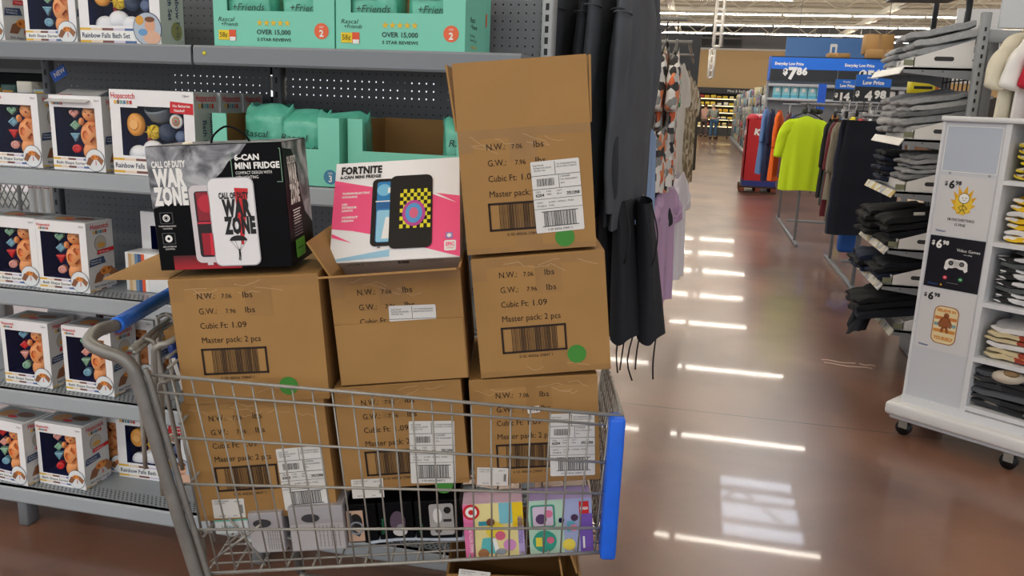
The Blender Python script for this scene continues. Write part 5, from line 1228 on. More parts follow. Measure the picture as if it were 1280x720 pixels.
# black shorts with drawstrings below
SHM = mat('#22262e', .85, noise=.1, scale=50, bump=.06)
def shorts_mesh(seed):
    mb = MB(); r = random.Random(seed); ph = r.uniform(0, 6)
    def fn(u, v):
        a = 2*PI*u; c, s = math.cos(a), math.sin(a); w = .13+.075*v; d = .06+.06*v
        return (s*d*.5+.05*v+.012*math.sin(7*c+ph+3*v)*v, c*w+.02*v, -v*.51+.012*math.sin(3*a+ph)*v)
    mb.grid(34, 16, fn, SHM, closed=True)
    return mb
for i, (x, y, z) in enumerate(((-.185, 3.16, 1.17), (-.26, 3.1, 1.18), (-.33, 3.2, 1.17))):
    o = hang('shorts', ('black shorts with long drawstrings hanging nearest the aisle below the sweatshirts', 'black shorts hanging second from the aisle below the sweatshirts', 'black shorts hanging farthest from the aisle, behind the carton edge')[i], 'shorts', shorts_mesh(i+3), (x, y, z), (.1, -.05, .0)[i], 'black shorts on the rack')
    q = MB(); r = random.Random(i)
    for dx, dy, ln in ((.03, -.02, .16), (-.02, .12, .17)):
        q.tube(smooth([(dx+.04, dy, -.40), (dx+.052, dy-.01, -.48), (dx+.04+r.uniform(-.01, .01), dy-.02, -.52-ln*.6), (dx+.04+r.uniform(-.01, .02), dy-.01, -.54-ln)], 3), .0032, BLK, 5)
    q.tube(smooth([(.02, -.12, 0), (.05, -.14, -.1), (.045, -.15, -.2), (.03, -.14, -.22), (.02, -.14, -.12), (.0, -.13, -.02)], 3), .003, BLK, 5)
    q.build('drawstring', o)
hang('blouse', 'lilac top hanging low right behind the carton with the green dot', 'top', shirt_mesh(mat('#b9a6c4', .85), .3, .55, 0, .05, 4), (-.385, 3.3, 1.22), 1.35)
hang('blouse', 'light blue top hanging just behind the charcoal sweatshirts', 'top', shirt_mesh(mat('#8fa9cf', .85), .24, .42, 0, .05, 6), (-.225, 3.75, 1.42), 1.3)

# -------- printed shirts farther down the left row
FLOR = voro('floral', ['#e9e7e2', '#d8673a', '#26262a', '#e9e7e2', '#c9c9c6', '#e9e7e2', '#8c8c8a', '#3a3a3c', '#e28a5a'], 26)
FLOR2 = voro('floral_green', ['#efeee8', '#3f8a5a', '#efeee8', '#2b2b30', '#e7dcc8', '#9fc6b0'], 24)
TANP = voro('tan_print', ['#b9a888', '#9a8a66', '#d8ccb4', '#7a6a4c', '#c9bca0'], 20)
rk2 = thing('clothes_rack', 'clothes rack along the left of the aisle carrying printed shirts above lilac and white tops', 'clothes rack', (-.35, 4.6, 0)); s3 = (-.35, 4.6, 0)
mb = MB(); mb.tube([(-.75, 4.75, 1.98), (-.12, 4.75, 1.98)], .012, STEEL, 8); mb.build('rail', rk2, s3); mb = MB(); mb.tube([(-.75, 4.75, 1.12), (-.14, 4.75, 1.12)], .012, STEEL, 8); mb.build('rail', rk2, s3)
mb = MB(); mb.rbox((-.72, 4.9, 0), (-.68, 4.94, 2.05), .004, mat('#55585c', .5), 1); mb.rbox((-.8, 4.5, 0), (-.76, 5.3, .04), .004, mat('#55585c', .5), 1); mb.build('post', rk2, s3)
for i, (x, m, L) in enumerate(((-.33, FLOR2, .66), (-.27, FLOR, .72), (-.215, FLOR, .74), (-.16, FLOR, .72))):
    hang('printed_shirt', ('green printed shirt deepest on the printed shirt rack', 'orange and white printed shirt, third from the aisle', 'orange and white printed shirt, second from the aisle', 'orange, black and white printed shirt nearest the aisle')[i], 'shirt', shirt_mesh(m, .44, L, .26, .07, 20+i), (x, 4.62, 1.83), 1.35+.08*i, 'printed shirts on the left rack')
    hanger((x, 4.62, 1.85), 1.35+.08*i, 'black hanger carrying a printed shirt on the left rack, %s' % ('deepest', 'third from the aisle', 'second from the aisle', 'nearest the aisle')[i], w=.36)
for i, (x, m, L, z, y) in enumerate(((-.22, mat('#2a2a30', .9), .5, 1.12, 4.35), (-.15, mat('#c2a3c6', .85), .66, 1.13, 4.5), (-.09, mat('#e6e2ea', .85), .62, 1.16, 4.85))):
    hang('blouse', ('black top hanging low behind the shorts', 'lilac top hanging low on the left rack beside the aisle', 'white top hanging low on the left rack just behind the lilac one')[i], 'top', shirt_mesh(m, .36, L, .16, .07, 30+i, .02), (x, y, z), 1.2+.1*i)
hang('printed_shirt', 'orange and grey printed shirt hanging below the row of printed shirts', 'shirt', shirt_mesh(FLOR, .36, .34, 0, .07, 41), (-.19, 4.4, 1.42), 1.3)
for i, (x, y, z, m, L) in enumerate(((-.22, 5.6, 1.83, FLOR2, .75), (-.17, 6.3, 1.83, mat('#e8e4dc', .85), .8), (-.14, 6.8, 1.8, TANP, .95), (-.1, 7.6, 1.75, TANP, .9), (-.08, 8.4, 1.7, mat('#4a4640', .9), .8))):
    hang('printed_shirt', ('green and white printed shirt just behind the floral shirts', 'cream shirt behind the floral shirts', 'tan printed shirt behind the cream one', 'second tan printed shirt farther down the left row', 'dark shirt at the far end of the left row')[i], 'shirt', shirt_mesh(m, .44, L, .24, .07, 50+i), (x, y, z), 1.4)
for k, (Y, c) in enumerate(((5.6, '#55585c'), (7.0, '#55585c'))):
    t = thing('clothes_rack', 'grey clothes rack down the left row, %s' % ('nearer one behind the floral shirts', 'farther one holding tan shirts')[k], 'clothes rack', (-.5, Y, 0))
    mb = MB(); mb.tube([(-.75, Y+.1, 1.93), (-.1, Y+.1, 1.93)], .012, STEEL, 6); mb.tube([(-.12, Y+.1, 1.93), (-.12, Y+1.3, 1.93)], .01, STEEL, 6); mb.build('rail', t, (-.5, Y, 0)); mb = MB(); mb.rbox((-.72, Y+.08, 0), (-.68, Y+.12, 2.0), .004, mat(c, .5), 1); mb.rbox((-.74, Y-.3, 0), (-.7, Y+.5, .05), .004, mat(c, .5), 1); mb.build('post', t, (-.5, Y, 0))
# shelf of wares farther down the left side
t = thing('gondola_shelving', 'far shelving along the left side of the aisle packed with colourful wares', 'store shelving', (-.9, 20, 0))
mb = MB(); mb.box((-.9, 11, 0), (-.5, 38, .12), mat('#4a4c50', .6)); mb.box((-.9, 11, .12), (-.86, 38, 1.5), mat('#5a5c60', .6))
for z in (.5, .9): mb.box((-.86, 11, z), (-.48, 38, z+.03), mat('#77797d', .5))
mb.build('shelf_frame', t, (-.9, 20, 0))
r = random.Random(8); pc = ['#c9506a', '#5a86c0', '#e0d8c8', '#3a3a44', '#d98a3a', '#6fae8a', '#d8b8c8']
ware = []; pcn = ['pink', 'blue', 'cream', 'black', 'orange', 'green', 'mauve']
for c in pc: q = MB(); q.rbox((0, 0, 0), (.22, .3, .26), .03, mat(c, .6), 1); ware.append(q.mesh('ware_box'))
for k in range(60):
    ci = r.randrange(7); o = bpy.data.objects.new('boxed_ware', ware[ci]); COL.objects.link(o); o.location = (-.72, 11.2+(k % 20)*1.3+r.uniform(0, .3), (.12, .53, .93)[k//20]); o.scale = (1, 2, r.uniform(.8, 1.1)); tag(o, '%s boxed ware, %s from the near end, %s tier, far left shelving' % (pcn[ci], nth(k % 20+1), ('lower', 'middle', 'upper')[k//20]), 'boxed ware', 'wares on the far left shelving')
mb = MB(); mb.box((-.03, -.03, 0), (.3, .03, .62), mat('#2b2d31', .5)); tag(mb.build('blank_sign', loc=(atY(837, 80, 9).x, 9, 1.62)), 'dark blank sign panel above the left clothes row', 'sign'); 
mb = MB(); mb.tube([(0, 0, 0), (0, 0, 1.6)], .015, STEEL, 6); tag(mb.build('sign_pole', loc=(atY(837, 80, 9).x+.1, 9.02, 0)), 'thin steel pole carrying the dark sign in the left clothes row', 'pole')
for i, (px, py, Y, c) in enumerate(((849, 92, 11, '#8fa6c4'), (853, 103, 12, '#c98a9a'), (851, 118, 12.5, '#7d8fb0'))):
    p = atY(px, py, Y); mb = MB(); mb.ball((0, 0, 0), (.11, .08, .12), mat(c, .8), 12, 8); mb.ball((0, .0, .12), (.05, .05, .05), mat(c, .8), 10, 6); mb.tube([(0, .0, .15), (0, 0, .3), (-.3, 0, .3), (-.3, 0, -p.z)], .012, STEEL, 4)
    tag(mb.build('plush_item', loc=p), 'small pastel soft item hanging at the far left row, %s' % ('highest', 'middle', 'lowest')[i], 'soft goods')

# ================================================================ DENIM GONDOLA at right
dg_ = thing('gondola_shelving', 'grey store shelving with angled brackets holding folded jeans', 'store shelving', (1.45, 5.3, 0)); s4 = (1.45, 5.3, 0)
Y0, Y1 = 5.0, 5.78; DX = 1.1
BR = mat('#85898e', .42)
lv = [(1.775, 1.05), (1.39, DX), (1.10, 1.095), (.775, 1.1), (.565, 1.095), (.30, 1.19)]
STRIP = voro('price_strip', ['#d9d6c4', '#c9b26a', '#e4e2da', '#a9adb2', '#d9d6c4'], 22)
for k, (z, x) in enumerate(lv):
    mb = MB(); mb.box((x, Y0, z-.012), (1.46, Y1, z), BR)
    mb.add([(x-.022, Y0-.002, z-.035), (x, Y0-.002, z+.004), (x, Y1, z+.004), (x-.022, Y1, z-.035), (x-.018, Y0-.002, z-.038), (x+.004, Y0-.002, z-.002), (x+.004, Y1, z-.002), (x-.018, Y1, z-.038)], [(0, 1, 2, 3), (7, 6, 5, 4), (0, 4, 5, 1), (3, 2, 6, 7), (0, 3, 7, 4), (1, 5, 6, 2)], STRIP if k > 1 else WHT)
    s = mb.build('shelf', dg_, s4)
    for y in (Y0, Y1-.004):
        q = MB(); M2 = Matrix(((1, 0, 0, 0), (0, 0, 1, y), (0, 1, 0, 0), (0, 0, 0, 1)))
        q.prism([(x, z-.03), (x, z), (1.46, z), (1.46, z-.09), (1.38, z-.06)], BR, M2, .004)
        for xx in (x+.1, x+.2): q.tube([(xx, y-.001, z-.02), (xx, y+.005, z-.02)], .004, BLK, 6)
        q.build('shelf_bracket', s, s4)
for y in (Y0-.02, Y1): mb = MB(); mb.rbox((1.455, y, 0), (1.50, y+.04, 1.95), .003, mat('#6e7277', .4), 1); mb.build('upright', dg_, s4)
mb = MB()
for k in range(9): mb.tube([(1.45, Y0+.08+k*.085, .1), (1.45, Y0+.08+k*.085, 1.93)], .004, BLK, 4)
for k in range(18): mb.tube([(1.45, Y0, .15+k*.105), (1.45, Y1, .15+k*.105)], .004, BLK, 4)
mb.build('wire_grid_back', dg_, s4)
mb = MB(); mb.rbox((1.42, Y0, .0), (1.5, Y1, .15), .01, mat('#5d6065', .5), 1); mb.build('base_foot', dg_, s4)
mb = MB(); mb.box((1.06, 5.0, 2.2), (1.42, 5.8, 2.22), mat('#4a4d50', .5)); mb.build('top_panel', dg_, s4)
mb = MB(); mb.rbox((1.40, 5.3, 1.9), (1.43, 5.33, 2.35), .003, mat('#2d2f32', .4), 1); mb.build('post', dg_, s4)
TRAY = mat('#e6e6e4', .5)
def tray(x, z, label, hh=.15):
    t = thing('shelf_tray', label, 'shelf tray', (x, Y0+.01, z), (0, 0, 0), 'white cardboard trays')
    for y in (0, .70):
        mb = MB(); M2 = Matrix(((1, 0, 0, 0), (0, 0, 1, y), (0, 1, 0, 0), (0, 0, 0, 1)))
        pr = [(.05, .002), (.34, .002), (.34, hh), (.05, .05)]; mb.prism(pr, TRAY, M2, .005)
        if y == 0: f = Frame((0, 0, 0), (1, 0, 0), (0, 0, 1)); f.rrect(mb, .15, .035, .25, .058, .011, mat('#35373a', .7), 1)
        mb.build('side', t)
    mb = MB(); mb.box((.05, 0, 0), (.34, .705, .003), TRAY); mb.box((.05, 0, .003), (.055, .705, .05), TRAY); mb.build('tray_base', t)
    mb = MB(); mb.box((.0, .0, .002), (.045, .70, .006), clear()); mb.add([(0, -.002, .005), (0, .7, .005), (0, .7, .045), (0, -.002, .045)], [(0, 1, 2, 3)], clear()); 
    f = Frame((0, 0, .002), (1, 0, 0), (0, 0, 1)); f.rect(mb, -.0, .006, .05, .036, mat('#7d8066', .4), 0); mb.build('label_holder', t)
for k, (z, x) in enumerate(lv):
    tray(x, z+.001, 'white cardboard tray with a hand slot holding jeans, shelf %s' % ('one from the top', 'two from the top', 'three from the top', 'four from the top', 'five from the top', 'lowest of six')[k])
def folded_mesh(w, d, h, m, seed=0, cuff=None, fold='x-'):
    """folded garment lying flat; rounded fold on the -X side, layer grooves elsewhere"""
    r = random.Random(seed); ph = [r.uniform(0, 6) for _ in range(6)]; mb = MB()
    def fn(u, v):
        a = 2*PI*u; c, s = math.cos(a), math.sin(a)
        e = .4; x = math.copysign(abs(c)**e, c)*w/2; z = math.copysign(abs(s)**.5, s)*h/2
        if c > 0: x *= 1-.06*math.exp(-(s/.35)**2)
        y = (v-.5)*d*(1+.03*math.sin(a*2+ph[0])); en = min(1, min(v, 1-v)*10+.5)
        z *= en**.5; z += .0035*math.sin(x*60+ph[1])+.004*math.sin(y*35+ph[2]+x*20); x += .006*math.sin(y*22+ph[3])+.003*math.sin(y*60+ph[4])
        return (x, y, z+h/2)
    mb.grid(26, 14, fn, m, closed=True)
    for v in (0, 1): mb.add([fn(k/26, v) for k in range(26)], [list(range(26)) if v else list(range(26))[::-1]], m, True)
    return mb
GD = [mat(c, .9, noise=.18, scale=45, bump=.08) for c in ('#a0a3a5', '#b4b7b9', '#909396', '#a6a9ad', '#6f7275')]
BD = [mat(c, .9, noise=.2, scale=45, bump=.06) for c in ('#15171c', '#1c2029', '#0f1115', '#1a2740')]
ordn = ['bottom one']+[a+' from bottom' for a in 'second third fourth fifth sixth seventh eighth ninth'.split()]
fm_cache = {}
def jeans_stack(x, y, z, n, pal, where, w=.36, d=.33, h=.042, tilt=.0, nm='folded_jeans', cat='jeans', grp=None, j=.02, step=None, rz=0, seed0=0, lab=None, slope=0):
    r = random.Random(int(x*1000+z*100+y*10)+seed0); zz_ = z
    for i in range(n):
        hh = h*r.uniform(.85, 1.15); key = (nm, i % 4, w, d, h, pal[i % len(pal)].name); 
        if key not in fm_cache: fm_cache[key] = folded_mesh(w, d, h, pal[i % len(pal)], i*7+seed0).mesh(nm)
        o = bpy.data.objects.new(nm, fm_cache[key]); COL.objects.link(o); o.location = (x+r.uniform(-j, j), y+r.uniform(-j*.6, j*.6), zz_); o.rotation_euler = (0, tilt+slope*i, rz+r.uniform(-.06, .06)); o.scale = (1, 1, hh/h)
        pos = ordn[i] if i < n-1 else 'topmost'
        if n == 1: pos = 'single one'
        tag(o, '%s, %s, %s' % (lab, pos, where), cat, grp or ('garments in the '+where)); zz_ += hh*.96
T_ = -.22
jeans_stack(1.265, 5.22, 1.83, 4, [GD[1], GD[3]], 'front stack of the top shelf', tilt=T_, lab='light grey folded jeans', j=.025)
jeans_stack(1.27, 5.58, 1.83, 3, [GD[1], GD[3]], 'back stack of the top shelf', tilt=T_, lab='light grey folded jeans', seed0=3)
jeans_stack(1.29, 5.22, 1.44, 5, [GD[1], GD[3], GD[4]], 'front stack of the second shelf', tilt=T_*.8, lab='grey folded jeans', j=.025)
jeans_stack(1.29, 5.58, 1.44, 5, [GD[3], GD[1]], 'back stack of the second shelf', tilt=T_*.8, lab='pale grey folded jeans', seed0=4)
jeans_stack(1.32, 5.2, 1.14, 6, [GD[3], GD[2]], 'front stack of the third shelf', tilt=T_*.5, lab='mid grey folded jeans', w=.32, h=.032)
jeans_stack(1.25, 5.58, 1.12, 6, [BD[3], BD[1]], 'back stack of the third shelf', tilt=0, lab='dark blue folded jeans', w=.3, h=.033, seed0=5)
jeans_stack(1.29, 5.22, .82, 4, [BD[0], BD[1], BD[2]], 'front stack of the fourth shelf', tilt=T_, lab='black folded jeans', w=.4, h=.042, j=.03)
jeans_stack(1.22, 5.58, .80, 4, [BD[0], BD[2]], 'back stack of the fourth shelf', tilt=T_*.6, lab='black folded jeans', seed0=6, w=.34, h=.045)
jeans_stack(1.27, 5.22, .60, 3, [BD[3], BD[0], BD[1]], 'front stack of the fifth shelf', tilt=T_*.7, lab='navy and black folded jeans', w=.38, h=.035, j=.03)
jeans_stack(1.19, 5.55, .575, 3, [BD[3], BD[0]], 'back stack of the fifth shelf', tilt=T_*.5, lab='navy folded jeans', w=.3, h=.04, seed0=8)
jeans_stack(1.2, 5.25, .36, 3, [BD[1], BD[0], BD[2]], 'stack of the lowest jeans shelf', tilt=T_*.9, lab='dark jeans loosely folded', w=.42, h=.045, j=.04)
q = MB(); q.rbox((0, 0, 0), (.06, .001, .018), .0004, mat('#d8d8d0', .5), 1)
tag(q.build('size_sticker', loc=(1.22, 5.045, 1.02-.055), rot=(0, -.1, 0)), 'white size sticker on the black jeans of the fourth shelf', 'sticker')
# dark trouser leg spilling off the lowest shelf
mb = MB()
def spill(u, v):
    a = 2*PI*u; t = v; cx = 1.2-.17*t-.02*math.sin(6*t); cz = .46-.2*t**1.6+.02*math.sin(9*t); R_ = .075*(1-.25*t)+.012*math.sin(5*a+9*t)
    return (cx+R_*.9*math.cos(a), 5.3+.28*math.sin(3.5*t)*.4+R_*1.3*math.sin(a)*.9, cz+R_*.6*math.sin(a+.5)-.05*abs(math.cos(a))*t)
mb.grid(18, 16, spill, BD[1], closed=True); mb.add([spill(k/18, 1) for k in range(18)], [list(range(18))], BD[1]); mb.add([spill(k/18, 0) for k in range(18)], [list(range(18))[::-1]], BD[1])
o = mb.build('draped_jeans'); tag(o, 'dark jeans spilling over the front edge of the lowest jeans shelf', 'jeans')
q = MB(); a = atY(1069, 405, 5.35); q.box((a.x, 5.34, a.z-.06), (a.x+.012, 5.342, a.z+.0), mat('#e6e2d4', .6)); q.build('paper_tag', o)
# post and pale board behind the top shelf
mb = MB(); mb.rbox((1.3, 5.9, 1.98), (1.33, 5.93, 2.6), .003, mat('#2d2f32', .4), 1); tag(mb.build('black_post', loc=(.07, 0, -1.98)), 'thin black post rising behind the top jeans shelf', 'post'); bpy.data.objects['black_post'].location.z = 0
mb = MB(); mb.box((0, 0, 0), (.3, .02, .5), mat('#dfe2e4', .5)); tag(mb.build('pale_board', loc=(atY(1195, 30, 6.5).x, 6.5, 1.75)), 'pale board behind the top jeans shelf', 'display board'); bpy.data.objects['pale_board'].name = 'display_board'
p = atY(1140, 98, 6.4)
mb = MB(); mb.rbox((0, 0, 0), (.16, .12, .11), .006, mat('#e0d42a', .5), 1); mb.box((.02, -.001, .03), (.14, 0, .05), BLK); tag(mb.build('yellow_box', loc=(p.x+.0, 6.4, p.z-.1)), 'yellow box seen between the two upper jeans shelves', 'package')
mb = MB(); mb.box((-.02, 0, 0), (.5, .3, .02), mat('#8a8e92', .5)); mb.rbox((.05, .2, -1.56), (.09, .24, .3), .004, mat('#8a8e92', .5), 1); mb.rbox((.42, .2, -1.56), (.46, .24, .3), .004, mat('#8a8e92', .5), 1); mb.rbox((.02, 0.05, .02), (.07, .12, .16), .01, mat('#e8e6e0', .5)); mb.rbox((.09, 0.05, .02), (.16, .12, .13), .01, mat('#dd7a2a', .5)); mb.rbox((-.02, .05, .02), (.01, .12, .18), .01, mat('#3f6fb8', .5))
tag(mb.build('gondola_shelving', loc=(p.x+.05, 6.45, p.z-.12)), 'grey shelf with small packages seen behind the upper jeans shelves', 'store shelving')

# ================================================================ WHITE ROLLING FIXTURE
ang = math.radians(36); D = Vector((math.cos(ang), -math.sin(ang), 0)); FO = Vector((1.065, 4.126, 0))
fx_ = thing('display_fixture', 'white rolling display fixture with price posters and shelves of folded graphic shirts', 'display fixture', FO, (0, 0, -ang))
FW = mat('#dfe1e4', .42); FW2 = mat('#d0d4da', .4); LW = 1.3; DP = .42
def fb(mb, nm, par=None): return mb.build(nm, par or fx_)
mb = MB(); mb.box((0, 0, .2), (.012, DP, 1.5), FW); mb.box((.012, .006, .2), (.262, .018, 1.5), FW2); fb(mb, 'side_panel')
mb = MB(); mb.box((.262, 0, .2), (.285, DP, 1.5), FW); fb(mb, 'divider'); mb = MB(); mb.box((.93, 0, .2), (.953, DP, 1.5), FW); fb(mb, 'divider')
mb = MB(); mb.box((LW-.012, 0, .2), (LW, DP, 1.5), FW); mb.box((.953, .006, .2), (LW-.012, .018, 1.5), FW2); fb(mb, 'side_panel')
mb = MB(); mb.rbox((-.006, -.012, 1.5), (LW+.006, DP+.01, 1.523), .003, FW, 1); fb(mb, 'top_board')
mb = MB(); mb.box((0, DP-.01, .2), (LW, DP, 1.5), FW2); fb(mb, 'back_board')
for z in (1.26, .99, .715, .46, .225): mb = MB(); mb.box((.285, .002, z-.02), (.93, DP-.01, z), FW); fb(mb, 'shelf')
mb = MB(); mb.rbox((-.05, -.07, .1), (LW+.05, DP+.06, .165), .018, mat('#e4e4e4', .3), 3); mb.rbox((-.03, -.045, .08), (LW+.03, DP+.04, .105), .004, FW2, 1); mb.box((0, -.01, .16), (LW, DP, .2), FW); fb(mb, 'base_platform')
for x, y in ((.03, .0), (.5, -.01), (.95, -.01), (LW-.05, 0), (.03, DP-.02), (LW-.05, DP-.02)):
    mb = MB(); mb.tube([(x, y-.014, .036), (x, y+.014, .036)], .036, BLK, 16); c = fb(mb, 'caster'); q = MB(); q.box((x-.02, y-.02, .036), (x+.02, y-.017, .085), STEEL); q.box((x-.02, y+.017, .036), (x+.02, y+.02, .085), STEEL); q.box((x-.03, y-.022, .075), (x+.03, y+.022, .082), STEEL); q.build('caster_bracket', fx_)
ff = Frame((0, .006, 0), (1, 0, 0), (0, 0, 1))
mb = MB(); ff.rect(mb, .022, 1.28, .252, 1.48, mat('#bfc8d6', .25), 1); ff.line(mb, [(.022, 1.28), (.252, 1.28), (.252, 1.48), (.022, 1.48), (.022, 1.28)], .003, WHT, 2)
for x in (.06, .225): ff.disc(mb, x, 1.272, .006, mat('#9aa0a6', .4), 3)
fb(mb, 'clear_sign_holder')
IK = mat('#1b1b1e', .5)
def price(q, f, x, y, m, s=1.0):
    f.text(q, '$', x, y+.012*s, .018*s, m, 4, bold=.03); f.text(q, '6', x+.019*s, y, .034*s, m, 4, bold=.04); f.text(q, '98', x+.046*s, y+.017*s, .017*s, m, 4, bold=.04)
def logo(q, f, x, y): f.text(q, 'Walmart', x, y, .0085, mat('#27508e', .5), 4, bold=.03)
q = MB(); f = ff; x0, x1 = .018, .256; z0, z1 = .99, 1.262
f.rect(q, x0, z0, x1, z1, mat('#dadadc', .4), 2); price(q, f, .045, 1.205, IK); logo(q, f, .035, 1.005)
FL, FL2 = mat('#e9b01e', .5), mat('#f4cf3e', .5)
f.poly(q, [(.135+(.046+.010*((k % 2)*2-1)+.012*(k in (5, 6, 7)))*math.cos(2*PI*k/22), 1.14+(.058+.010*((k % 2)*2-1))*math.sin(2*PI*k/22)+.016*(k % 2)) for k in range(22)], FL, 3); f.disc(q, .137, 1.14, .036, FL2, 4, ry=.048)
f.disc(q, .137, 1.165, .024, IK, 5); f.disc(q, .137, 1.165, .0215, WHT, 6); f.disc(q, .131, 1.167, .0025, IK, 7); f.disc(q, .145, 1.167, .0025, IK, 7); f.line(q, [(.132, 1.157), (.144, 1.157)], .0016, IK, 7)
f.line(q, [(.137, 1.142), (.136, 1.115), (.122, 1.097)], .0024, IK, 6); f.line(q, [(.136, 1.115), (.152, 1.097)], .0024, IK, 6); f.line(q, [(.137, 1.135), (.118, 1.122), (.13, 1.11)], .0024, IK, 6); f.line(q, [(.137, 1.135), (.156, 1.12), (.14, 1.112)], .0024, IK, 6)
f.text(q, "I'M FINE EVERYTHING", .137, 1.06, .0125, IK, 4, align='C', width=.115, bold=.01); f.text(q, 'IS FINE', .137, 1.038, .0125, IK, 4, align='C', width=.045, bold=.01); fb(q, 'price_poster')
q = MB(); z0, z1 = .745, .985; f.rect(q, x0, z0, x1, z1, mat('#1b1a24', .3), 2); price(q, f, .028, .93, WHT, 1.05)
f.text(q, 'Video Games', .19, .925, .013, WHT, 4, align='C', width=.1); f.text(q, 'are calling', .19, .911, .006, WHT, 4, align='C')
f.disc(q, .125, .866, .026, WHT, 4, ry=.022); f.disc(q, .17, .866, .026, WHT, 4, ry=.022); f.rect(q, .12, .85, .175, .886, WHT, 4); f.poly(q, [(.1, .87), (.118, .845), (.108, .832), (.097, .84)], WHT, 4); f.poly(q, [(.195, .87), (.178, .845), (.188, .832), (.199, .84)], WHT, 4)
for x in (.124, .171): f.disc(q, x, .868, .011, IK, 5); f.disc(q, x, .868, .0065, mat('#6a6a70', .5), 6)
f.disc(q, .108, .798, .0095, mat('#d8344a', .5), 4); f.disc(q, .175, .798, .0095, mat('#2f9a5c', .5), 4); f.rect(q, .103, .797, .113, .8, WHT, 5); f.rect(q, .17, .797, .18, .8, WHT, 5); f.rect(q, .118, .775, .168, .777, mat('#8a8a90', .5), 4); logo(q, f, .035, .758); f.star(q, .095, .762, .006, mat('#f0b41e', .5), 4); f.rect(q, .215, .752, .24, .785, mat('#0c0c12', .5), 4); fb(q, 'price_poster')
q = MB(); z0, z1 = .45, .74; f.rect(q, x0, z0, x1, z1, mat('#dadadc', .4), 2); price(q, f, .028, .685, IK); logo(q, f, .035, .462)
bn, og = mat('#9c5a2e', .6), mat('#e0913a', .6); f.rrect(q, .085, .485, .195, .665, .03, mat('#a8602e', .6), 3); f.rrect(q, .089, .489, .191, .661, .027, mat('#ecd9a8', .6), 4)
for k, c in enumerate(('#d9913c', '#e9d9b0', '#7fa6a8', '#e9d9b0', '#cf7a3a')): f.rect(q, .092, .54+k*.015, .188, .555+k*.015, mat(c, .6), 5)
f.disc(q, .14, .59, .022, bn, 6, ry=.03); f.disc(q, .142, .622, .012, bn, 6); f.line(q, [(.125, .605), (.112, .58), (.122, .565)], .009, bn, 6); f.line(q, [(.155, .605), (.168, .58), (.16, .565)], .009, bn, 6); f.line(q, [(.133, .57), (.128, .54)], .012, bn, 6); f.line(q, [(.147, .57), (.155, .54)], .012, bn, 6)
f.text(q, 'BELIEVE IN', .14, .638, .012, og, 6, align='C', width=.08, bold=.05); f.text(q, 'YOURSELF', .14, .505, .015, og, 6, align='C', width=.085, bold=.05); fb(q, 'price_poster')
# folded graphic shirts on the fixture shelves
YW = voro('yellow_graphic', ['#ece9e4', '#f1c51e', '#ece9e4', '#f1c51e', '#1c1c1e', '#ece9e4', '#f1c51e'], 24, stretch=(1, .7, 3)); WB = voro('white_black_graphic', ['#e6e6e6', '#e6e6e6', '#1d1d20', '#e0e0e0', '#d8d8da', '#1d1d20'], 26, stretch=(1, .7, 3)); MX = voro('mixed_graphic', ['#26262a', '#d9bf2a', '#7a3a2a', '#26262a', '#e8d42a', '#c9c2b0'], 28, stretch=(1, .7, 3)); OR = voro('orange_graphic', ['#c8963c', '#a8432e', '#d9c9a0', '#e2b44a', '#8a8272'], 14, stretch=(1, .7, 3)); DK = voro('dark_graphic', ['#1e1f22', '#26282c', '#3a3c40', '#1a1b1e', '#8a8478'], 14, stretch=(1, .7, 3)); YL = mat('#e6cf1e', .8); WT = mat('#e8e6e4', .85, noise=.05, scale=30)
def wloc(x, y, z): return FO+D*x+Vector((math.sin(ang), math.cos(ang), 0))*y+Vector((0, 0, z))
def tee_stack(x, z, n, pal, lab, where, h=.024, w=.29, d=.32, tilt=0.0, seed0=0):
    p = wloc(x, .2, z); jeans_stack(p.x, p.y, p.z, n, pal, where, w=w, d=d, h=h, nm='folded_shirt', cat='t-shirt', rz=-ang, lab=lab, j=.008, seed0=seed0, tilt=tilt)
RW = ['top', 'second', 'third', 'fourth', 'lowest']
for col, cx in enumerate((.46,)):
    cn = 'left' if col == 0 else 'right'
    tee_stack(cx, 1.262, 6, [MX, MX, YL, MX], 'dark folded graphic shirt', 'top shelf of the white fixture', seed0=col, h=.027)
    tee_stack(cx, .992, 7, [YW, WT, YW], 'white folded shirt with yellow print', 'second shelf of the white fixture', seed0=col, h=.029)
    tee_stack(cx, .717, 8, [WB, WB, mat('#5a5f60', .85), WB], 'white folded shirt with black print', 'third shelf of the white fixture', seed0=col, h=.028)
    tee_stack(cx, .462, 6, [OR, OR, WT], 'cream folded shirt with orange print', 'fourth shelf of the white fixture', seed0=col, h=.026)
    tee_stack(cx-.03, .227, 6, [DK, DK, mat('#5d6166', .85)], 'dark folded shirt', 'lowest shelf of the white fixture', seed0=col, h=.031)
p = wloc(.43, .03, .40); mb = MB(); mb.ball((0, 0, 0), (.07, .05, .03), mat('#c9bfae', .8), 14, 8); mb.ball((.0, -.02, .02), (.035, .03, .015), mat('#8a6f4e', .8), 10, 6)
o = mb.build('rolled_shirt', loc=p); tag(o, 'rolled grey and tan shirt lying on the dark shirt stack of the lowest fixture shelf', 't-shirt')

